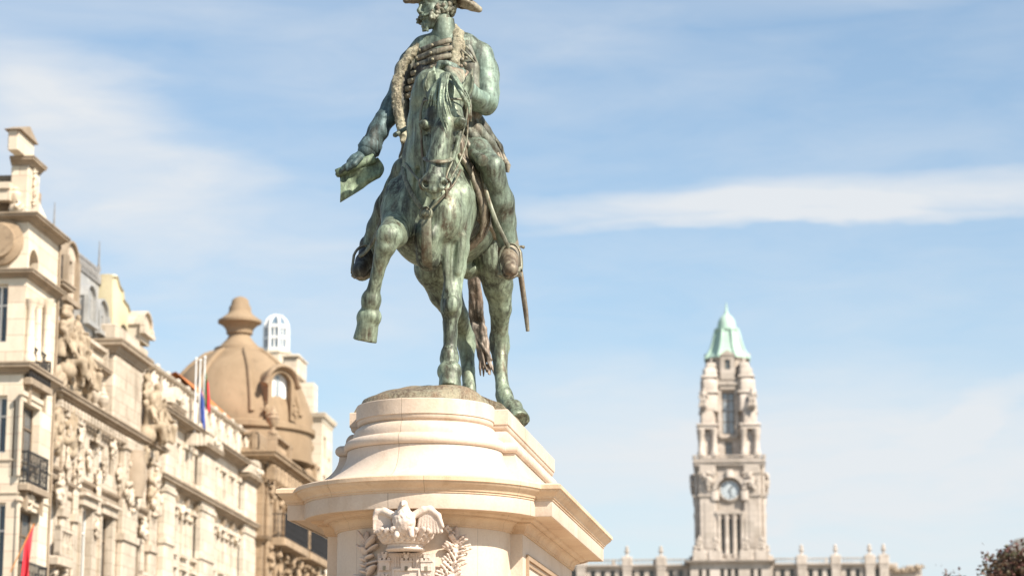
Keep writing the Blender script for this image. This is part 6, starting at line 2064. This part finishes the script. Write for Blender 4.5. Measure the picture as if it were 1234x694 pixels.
m = MB(); m.box(.3, 1.5, .5, 1.7, zf_+.2, zf_+1.8); m.build('chimney', M['cream'], rf_)
# ================================================================= city hall at the head of the avenue
HY = 350.0
h0 = at_depth(880, 690, HY)
hn = -AVD
Hf = Facade('city_hall', -AVE, hn, Vector((h0.x, h0.y, 0)).dot(hn), (880, 690), 'granite city hall with balustraded wings and tall clock tower under green copper spire', 'city hall')
rh_ = Hf.root
hx = lambda u, v=600, p=0: Hf.s(u, v, p)
hz = lambda v, u=880, p=0: Hf.z(u, v, p)
HS = Hf.s(881, 600) - Hf.s(880, 600)         # metres per survey column
# wings
xl_, xr_ = hx(640, 685), hx(1066, 685)
z_e = hz(681.5)
holes = []
zw1, zw0 = hz(686), hz(700)
def wing_holes(u0, u1, n):
    for i in range(n):
        a, b = hx(u0+(u1-u0)*(i+.25)/n, 690), hx(u0+(u1-u0)*(i+.75)/n, 690)
        holes.append((a, b, zw0, zw1)); holes.append((a, b, hz(730), hz(708))); holes.append((a, b, 1.0, 6.5, True))
wing_holes(650, 838, 16); wing_holes(926, 1062, 12)
m = MB(); wall(m, xl_, hx(838), 0, z_e, holes, 0, .6); wall(m, hx(925), xr_, 0, z_e, holes, 0, .6)
m.box(xl_, xl_+.6, .65, 22, 0, z_e); m.box(xr_-.6, xr_, .65, 22, 0, z_e-.01); m.box(xl_+.6, xr_-.6, 21.4, 22, 0, z_e-.02); m.build('wing_wall', M['hall'], rh_)
for i, h in enumerate(holes):
    if h[3] < zw0-.2: continue
    window(rh_, h[0], h[1], h[2], h[3], .4, M['frame_dark'], M['glass_hall'], 1, (.4,))
m = MB(); m.box(xl_, xr_, .8, 21.4, z_e-.6, z_e-.1); m.build('flat_roof', M['slate'], rh_)
for (a, b) in ((xl_, hx(838)), (hx(925), xr_)):
    m = MB(); cornice(m, a, b, hz(683), cprof(hz(680.5)-hz(683), .6), 0); m.build('cornice', M['hall'], rh_, 40)
    m = MB(); balustrade(m, a, b, .1, hz(680), hz(672.5), .5, .22, 6.0); m.build('balustrade', M['hall'], rh_)
# statues and urns along the balustrade, each on a pedestal over a pilaster
for u in (700, 755.5, 796.5, 837, 925.5, 966, 1007, 1048, 1065):
    x = hx(u, 672)
    m = MB(); m.bbox(x-.75, x+.75, -.5, .9, z_e-.4, hz(669.5), .08); m.build('parapet_pedestal', M['hall'], rh_)
    zt_ = hz(669.5); hh = hz(656)-zt_
    m = MB(); r = hh*.2
    m.lathe([(r*1.1, 0), (r*1.1, hh*.08), (r*.5, hh*.16), (r*.45, hh*.26), (r*1.05, hh*.42), (r*1.2, hh*.52), (r*.8, hh*.6), (r*.55, hh*.66), (r*.8, hh*.74), (r*.85, hh*.82), (r*.5, hh*.92), (r*.15, hh)], (x, .2, zt_), 12)
    m.build('urn', M['hall'], rh_, 50)
    m = MB(); m.bbox(x-.65, x+.65, -.45, 0, 0, hz(683)-.05, .06); m.build('pilaster', M['hall'], rh_)
# brownish end pavilion, lower and set back at the right
x0, x1 = hx(1066.5, 690, -8), hx(1111, 690, -8)
m = MB(); m.box(x0, x1, 8, 20, 0, hz(684, 1090, -8)); m.bbox(x0-.1, hx(1082, 690, -8), 7.7, 18, hz(684, 1075, -8)+.01, hz(678, 1075, -8), .1); m.bbox(hx(1092, 690, -8), x1+.2, 7.8, 18, hz(684, 1090, -8)+.01, hz(680.5, 1100, -8), .1)
m.build('end_pavilion', M['hall'], rh_)
for i in range(5):
    xx = x0 + (x1-x0)*(i+.5)/5
    foliage_lump(rh_, 'carved_ornament', xx, 7.6, hz(687-(3 if i in (0, 4) else 0), 1090, -8), 1.0, .4, .55, M['trim'], 60+i, 20, .12)
# central block below the tower
zc_ = hz(664)
x0, x1 = hx(832, 680), hx(928, 680)
m = MB()
ch = [(hx(868+i*8.5, 690), hx(873+i*8.5, 690), hz(700), hz(685.5)) for i in range(3)] + [(hx(u, 690), hx(u+4.5, 690), hz(700), hz(686)) for u in (842, 851, 904, 913)]
wall(m, x0, x1, 0, hz(676), ch, -1.2, .7); m.box(x0, x0+.6, -.5, 14, 0, hz(676)); m.box(x1-.6, x1, -.5, 14, 0, hz(676)-.01); m.build('centre_wall', M['hall'], rh_)
for h in ch: window(rh_, h[0], h[1], h[2], h[3], -.7, M['frame_dark'], M['glass_hall'], 1, (.4,))
m = MB(); cornice(m, x0, x1, hz(680), cprof(hz(676)-hz(680), .8), -1.2, back=12); m.box(x0, x1, -1.0, 14, hz(676), hz(675.4)); m.build('centre_cornice', M['hall'], rh_, 40)
m = MB(); balustrade(m, x0+.3, x1-.3, -.9, hz(675.3), hz(668), .5, .22, 5); m.build('centre_balustrade', M['hall'], rh_)
for u in (843, 862, 899, 918):
    xx = hx(u, 665); m = MB(); m.bbox(xx-1.0, xx+1.0, -1.6, -.2, hz(675.3), hz(664), .1); m.build('parapet_block', M['hall'], rh_)
    figure(rh_, 1, xx, -.9, hz(664), 1.1, 0, 'carved_figure', M['hall'])
# --- clock tower: square on plan, centred behind the front
TX = hx(879.5, 600); 
def tz(v): return Hf.z(879, v, -3)
D0 = 3.0                                        # how far the tower's face stands back
TSC = HS*1.0
def half(px_): return px_*TSC
TY = D0 + half(39)
def tzc(v): return Hf.z(879, v, -TY)          # the same row on the tower's own axis
def tbox(mb, hw, v0, v1, b=.15, dx_=0):
    mb.bbox(TX+dx_-half(hw), TX+dx_+half(hw), TY-half(hw), TY+half(hw), tz(v0), tz(v1), b)
# shaft with three tall lights in every face
tower_faces = [(0, 'front'), (90, 'side'), (180, 'rear'), (270, 'side')]
def on_face(o, deg):
    o.matrix_local = Matrix.Translation((TX, TY, 0)) @ Matrix.Rotation(R(deg), 4, 'Z')
    return o
SH = half(38.5)
for deg, nm in tower_faces:
    m = MB()
    lights = [(half(-11.5), half(-6.8), tz(672), tz(618)), (half(-2.6), half(2.6), tz(672), tz(618)), (half(6.8), half(11.5), tz(672), tz(618))]
    wall(m, -SH, SH, 0, tz(556), lights, -SH, .8)
    fc = on_face(m.build('shaft_face', M['hall'], rh_), deg)
    for h in lights: on_face(window(rh_, h[0], h[1], h[2], h[3], -SH+.5, M['frame_dark'], M['glass_hall'], 0, (.2, .4, .6, .8), w=.14), deg)
    if deg == 180: continue
    m = MB()
    for x in (half(-14.3), half(-4.7), half(4.7), half(14.3)):      # columns between the lights
        m.lathe([(.5, 0), (.5, .5), (.36, .7), (.33, tz(620)-tz(672)-.9), (.5, tz(620)-tz(672)-.4), (.55, tz(620)-tz(672))], (x, -SH-.2, tz(672)), 10)
    m.box(half(-17.5), half(17.5), -SH-.75, -SH-.0, tz(619.5), tz(616)); m.box(half(-17), half(17), -SH-.6, -SH, tz(675), tz(672.2))
    on_face(m.build('column_screen', M['hall'], rh_, 40), deg)
    # broad corner buttresses
    for s in (-1, 1):
        m = MB(); m.bbox(s*half(27)-half(10.5), s*half(27)+half(10.5), -SH-.55, -SH+.02, tz(690), tz(560), .2)
        m.box(s*half(27)-half(11.5), s*half(27)+half(11.5), -SH-.75, -SH, tz(598), tz(595.5)); m.box(s*half(27)-half(11.3), s*half(27)+half(11.3), -SH-.7, -SH, tz(571), tz(569))
        m.box(s*half(27)-half(4), s*half(27)+half(4), -SH-.62, -SH-.5, tz(660), tz(604))
        on_face(m.build('corner_buttress', M['hall'], rh_), deg)
    # clock with arched hood
    rr = half(10.6); zc = tz(590.5)
    m = MB(); m.lathe([(rr*1.35, 0), (rr*1.35, .35), (rr*1.12, .5), (rr*1.05, .3)], (0, 0, 0), 36)
    o = m.build('clock', M['hall'], rh_, 40); o.matrix_local = Matrix.Translation((TX, TY, 0)) @ Matrix.Rotation(R(deg), 4, 'Z') @ Matrix.Translation((0, -SH, zc)) @ Matrix.Rotation(R(90), 4, 'X')
    MB().lathe([(rr*1.06, .30), (rr*1.06, .36), (.01, .37)], (0, 0, 0), 36).build('clock_face', M['clockface'], o)
    mk = MB()
    for i in range(12):
        w = R(30*i); mk.m = Matrix.Rotation(w, 4, 'Z'); mk.box(-.05, .05, rr*.80, rr*.96, .372, .41)
    mk.build('hour_marks', M['iron'], o)
    hd_ = MB()
    for w, L, wd in ((R(-38), rr*.55, .08), (R(-160), rr*.80, .05)):
        hd_.m = Matrix.Rotation(w, 4, 'Z'); hd_.box(-wd, wd, -rr*.1, L, .415 + wd, .46 + wd)
    hd_.build('clock_hands', M['iron'], o)
    n = 16; r0, r1 = rr*1.45, rr*1.95
    m = MB()
    for i in range(n):
        w0, w1 = math.pi*i/n, math.pi*(i+1)/n
        q = [(r*math.cos(w), zc+r*math.sin(w)) for r, w in ((r0, w0), (r1, w0), (r1, w1), (r0, w1))]
        m.add([(x, y, z) for y in (-SH-.9, -SH) for x, z in q], [(0, 1, 2, 3), (4, 7, 6, 5), (1, 5, 6, 2), (0, 3, 7, 4)] + ([(0, 4, 5, 1)] if i == 0 else []) + ([(3, 2, 6, 7)] if i == n-1 else []))
    for s in (-1, 1): m.bbox(s*(r0+r1)/2-rr*.45, s*(r0+r1)/2+rr*.45, -SH-.8, -SH, zc-rr*1.2, zc-.02, .1)
    m.bbox(-rr*.4, rr*.4, -SH-1.3, -SH, zc+rr*1.4, zc+rr*2.3, .1)
    on_face(m.build('clock_arch', M['hall'], rh_, 50), deg)
    for s in (-1, 1):
        on_face(foliage_lump(rh_, 'carved_figure_head', s*half(26), -SH-.7, tz(580), 1.1, .6, 1.3, M['hall'], 80+s, 26, .14), deg)
# gallery
m = MB()
for v0, v1, hw in ((563, 560.5, 41), (560.5, 557, 43), (557, 555, 44.5), (555, 553.3, 43.5)): tbox(m, hw, v0, v1, .1)
m.build('gallery_cornice', M['hall'], rh_)
for deg, nm in tower_faces:
    m = MB(); balustrade(m, -half(43), half(43), -half(42.5), tz(553.2), tz(548.5), .55, .2, 7); on_face(m.build('gallery_balustrade', M['hall'], rh_), deg)
# belfry stage
BW = 24.0
for deg, nm in tower_faces:
    m = MB()
    op = [(half(-8), half(8), tz(521), tz(470)), (half(-4.6), half(4.6), tz(548), tz(530))]
    wall(m, -half(BW), half(BW), tz(553), tz(456), op, -half(BW), .8)
    on_face(m.build('belfry_face', M['hall'], rh_), deg)
    for h in op: on_face(window(rh_, h[0], h[1], h[2], h[3], -half(BW)+.4, M['frame_dark'], M['glass_sky'], 1 if h[1]-h[0] < 2 else 2, (.2, .45, .7), w=.14), deg)
    m = MB()
    for s in (-1, 1): m.box(s*half(8)+ (0 if s > 0 else -.5), s*half(8)+(.5 if s > 0 else 0), -half(BW)-.35, -half(BW), tz(524), tz(467))
    m.box(-half(10), half(10), -half(BW)-.5, -half(BW), tz(467)+.003, tz(464)); m.box(-half(10), half(10), -half(BW)-.5, -half(BW), tz(526), tz(524)-.003)
    m.bbox(-half(14), half(14), -half(BW)-.6, -half(BW), tz(462), tz(457), .1)
    on_face(m.build('belfry_surround', M['hall'], rh_), deg)
# four columned corner pavilions
for sx in (-1, 1):
    for sy in (-1, 1):
        m = MB()
        cx_, cy_ = TX+sx*half(26), TY+sy*half(26)
        hw = half(11)
        m.bbox(cx_-hw, cx_+hw, cy_-hw, cy_+hw, tz(553), tz(548), .1)
        for ax in (-1, 1):
            for ay in (-1, 1):
                m.lathe([(.62, 0), (.62, .5), (.46, .7), (.42, tz(516)-tz(548)-1), (.62, tz(516)-tz(548)-.4), (.66, tz(516)-tz(548))], (cx_+ax*hw*.72, cy_+ay*hw*.72, tz(548)), 10)
        m.bbox(cx_-hw*.55, cx_+hw*.55, cy_-hw*.55, cy_+hw*.55, tz(548)+.01, tz(516), .1)
        m.bbox(cx_-hw*1.08, cx_+hw*1.08, cy_-hw*1.08, cy_+hw*1.08, tz(516)+.01, tz(512), .12)
        m.bbox(cx_-hw*1.2, cx_+hw*1.2, cy_-hw*1.2, cy_+hw*1.2, tz(512)+.01, tz(509.5), .12)
        m.bbox(cx_-hw*.8, cx_+hw*.8, cy_-hw*.8, cy_+hw*.8, tz(509.5)+.01, tz(492), .3)
        m.bbox(cx_-hw*.6-sx*half(2), cx_+hw*.55-sx*half(2), cy_-hw*.55-sy*half(2), cy_+hw*.55-sy*half(2), tz(492)+.01, tz(478), .5)
        m.build('corner_pavilion', M['hall'], rh_, 40)
        urn(rh_, cx_+sx*half(3), cy_+sy*half(3), tz(509.5), 2.6, M['hall'])
        figure(rh_, 1, cx_+sx*half(4), cy_-half(9), tz(492), 1.5, R(90)*sx if sy > 0 else 0, 'carved_figure', M['hall'])
        m = MB(); cxx, cyy = TX+sx*half(23.5), TY+sy*half(23.5)
        def sq(hw_, v0, v1, bv=.3, off=0.0):
            m.bbox(cxx-sx*half(off)-half(hw_), cxx-sx*half(off)+half(hw_), cyy-sy*half(off)-half(hw_), cyy-sy*half(off)+half(hw_), tz(v0), tz(v1), bv)
        sq(11, 494, 472, .4); sq(11.8, 471.9, 469.5, .2); sq(10.6, 469.4, 453, .5, .4); sq(10.4, 452.9, 450.5, .2, .8); sq(8.8, 450.4, 440, .8, 1.6); sq(6.5, 439.9, 434, 1.0, 3.0)
        m.lathe([(half(2.2), 0), (half(2.4), tz(432)-tz(435)), (half(1.2), tz(430.5)-tz(435)), (.15, tz(428)-tz(435))], (cxx-sx*half(3.6), cyy-sy*half(3.6), tz(435)), 10)
        m.build('corner_turret', M['hall'], rh_, 40)
m = MB()
for v0, v1, hw in ((459, 455.5, 24), (455.5, 453, 26)): tbox(m, hw, v0, v1, .12)
m.build('upper_cornice', M['hall'], rh_)
k = MB()
for i in range(10):
    x = TX-half(22)+half(44)*i/9
    k.box(x-.35, x+.35, TY-half(25), TY-half(22), tz(461.5), tz(459.1))
k.box(TX-half(24), TX+half(24), TY-half(23), TY-half(22)-.01, tz(463), tz(461.5))
k.build('corbel_row', M['hall'], rh_)
# copper spire: bell-curved octagon, ring, small dome and finial
prof = [(28.5, 434), (29, 432.5), (25.5, 429), (22, 423), (19, 415), (16.5, 406), (14.5, 399)]
MB().lathe([(half(25), tz(455)), (half(25), tzc(437)), (half(27.5), tzc(435.5)), (half(27.5), tzc(433.9))], (TX, TY, 0), 8, rot=R(22.5)).build('spire_drum', M['hall'], rh_)
sp_ = MB(); sp_.lathe([(half(r), tzc(v)) for r, v in prof], (TX, TY, 0), 8, rot=R(22.5)); sp_.build('spire_roof', M['copper'], rh_)
for i in range(8):
    w = R(22.5+45*i); m = MB(); m.tube([(TX+half(r)*math.cos(w), TY+half(r)*math.sin(w), tzc(v)) for r, v in prof], .28, 6); m.build('spire_rib', M['copper'], rh_, 60)
m = MB(); m.lathe([(half(r), tzc(v)) for r, v in ((14.5, 400), (15.5, 399), (15.5, 396.5), (12, 396), (11.5, 392), (10.5, 387.5), (8.5, 383.5), (5.5, 380.5), (3, 378.5), (3, 377), (1.7, 375.5), (1.2, 370), (.3, 364.5))], (TX, TY, 0), 24); m.build('spire_cap', M['copper'], rh_, 40)
for deg, nm in tower_faces:                       # stone dormers in the spire
    m = MB(); op = [(half(-3.4), half(3.4), tz(443), tz(431))]
    wall(m, -half(8.5), half(8.5), tz(455), tz(426), op, -half(27.5), .5)
    m.box(-half(8.5), -half(8.5)+.3, -half(27.5)+.5, -half(12), tz(455), tz(426)); m.box(half(8.5)-.3, half(8.5), -half(27.5)+.5, -half(12), tz(455), tz(426))
    m.prism([(-half(9.5), tz(426)), (half(9.5), tz(426)), (half(6), tz(423)), (0, tz(419.5)), (-half(6), tz(423))], -half(28.5), -half(11))
    d = on_face(m.build('spire_dormer', M['hall'], rh_), deg)
    window(d, op[0][0], op[0][1], op[0][2], op[0][3], -half(27.5)+.25, M['frame_dark'], M['glass_hall'], 0, (.4,), name='dormer_window')
MB().box(TX-SH+.3, TX+SH-.3, TY-SH+.3, TY+SH-.3, tz(556)-.6, tz(556)-.1).build('gallery_floor', M['slate'], rh_)

# ================================================================= grey-roofed house at the right edge
gh0 = at_depth(1222, 690, 210)
gsc = Vector((gh0.x, gh0.y, gh0.z-EYE)).dot(Vector((0, CP, SP)))/FPX
gr = thing('slate_roofed_house', (gh0.x, gh0.y, 0), -AVE, 'house with grey slate roof at the right edge, behind the dark tree', 'house')
gz_ = lambda v: at_depth(1228, v, 210).z
m = MB(); m.box(0, 14, 0, 12, 0, gz_(664)); m.build('wall', M['greystone'], gr)
m = MB(); m.prism([(-.4, gz_(664)+.01), (14.4, gz_(664)+.01), (13.6, gz_(652)), (9, gz_(641)), (2.2, gz_(644)), (.2, gz_(650))], -.4, 12.4); m.build('roof', M['slate'], gr)
for i in range(4):
    window(gr, 1.2+3.2*i, 2.6+3.2*i, gz_(664)-3, gz_(664)-1, -.06, M['frame_white'], M['glass_hall'], 1, (.3,))

# ================================================================= trees of the avenue
def tree(name, base, height, crown_c, crown_r, n, seed, label, group, leaf=.075):
    t = thing(name, base, 0, label, 'tree', group)
    rs_ = random.Random(seed)
    tk = MB()
    H_ = height
    cz_ = crown_c
    p = [Vector((0, 0, 0)), Vector((.03, .02, H_*.25)), Vector((-.04, .05, H_*.45)), Vector((.02, 0, H_*.62))]
    tk.tube(p, [.17, .14, .12, .09], 10)
    tips = []
    for i in range(26):
        a = rs_.uniform(0, 2*math.pi); e = rs_.uniform(.15, 1.45)
        st = p[2].lerp(p[3], rs_.random())
        d = Vector((math.cos(a)*math.cos(e), math.sin(a)*math.cos(e), math.sin(e)))
        L = rs_.uniform(.75, 1.0)
        en = Vector((d.x*crown_r*L, d.y*crown_r*L, cz_ + (d.z-.35)*crown_r*1.1*L))
        mid = st.lerp(en, .5) + Vector((rs_.uniform(-.2, .2), rs_.uniform(-.2, .2), .15))
        tk.tube([st, mid, en], [.06, .035, .012], 6)
        tips.append((st, mid, en))
        for k in range(7):
            b = mid.lerp(en, rs_.random())
            e2 = b + Vector((rs_.gauss(0, 1), rs_.gauss(0, 1), rs_.gauss(.3, .8))).normalized()*rs_.uniform(.25, .7)
            tk.tube([b, b.lerp(e2, .5)+Vector((0, 0, .04)), e2], [.014, .010, .005], 4)
            tips.append((b, b.lerp(e2, .5), e2))
    tk.build('trunk', M['bark'], t, 60)
    cr = MB()
    vs_, fs_ = [], []
    for i in range(n):
        st, mid, en = tips[rs_.randrange(len(tips))]
        tt = rs_.random()**.6
        b = (mid.lerp(en, tt)) + Vector((rs_.gauss(0, .16), rs_.gauss(0, .16), rs_.gauss(0, .14)))
        q = Vector((rs_.gauss(0, 1), rs_.gauss(0, 1), rs_.gauss(0, .7))).normalized(); w_ = q.cross(Vector((rs_.gauss(0, 1), rs_.gauss(0, 1), rs_.gauss(0, 1)))).normalized()
        L = leaf*rs_.uniform(.7, 1.5)
        k = len(vs_)
        vs_ += [b, b + q*L*.5 + w_*L*.38, b + q*L*1.1, b + q*L*.5 - w_*L*.38]
        fs_.append((k, k+1, k+2, k+3))
    cr.v = [tuple(v) for v in vs_]; cr.f = fs_
    cr.build('crown', M['leaf'], t)
    return t
tb = at_depth(1236, 760, 62)
tree('plum_tree', (tb.x, tb.y, 0), at_depth(1236, 655, 62).z, at_depth(1236, 700, 62).z-.2, 1.25, 9000, 5, 'dark reddish leafed tree top at the lower right corner before the slate roof', 'plum trees of the avenue', .10)
tb = at_depth(1158, 760, 74)
tree('plum_tree', (tb.x, tb.y, 0), at_depth(1150, 690, 74).z, at_depth(1158, 735, 74).z, 1.2, 5000, 9, 'smaller dark tree whose topmost sprigs just reach the bottom edge', 'plum trees of the avenue', .10)
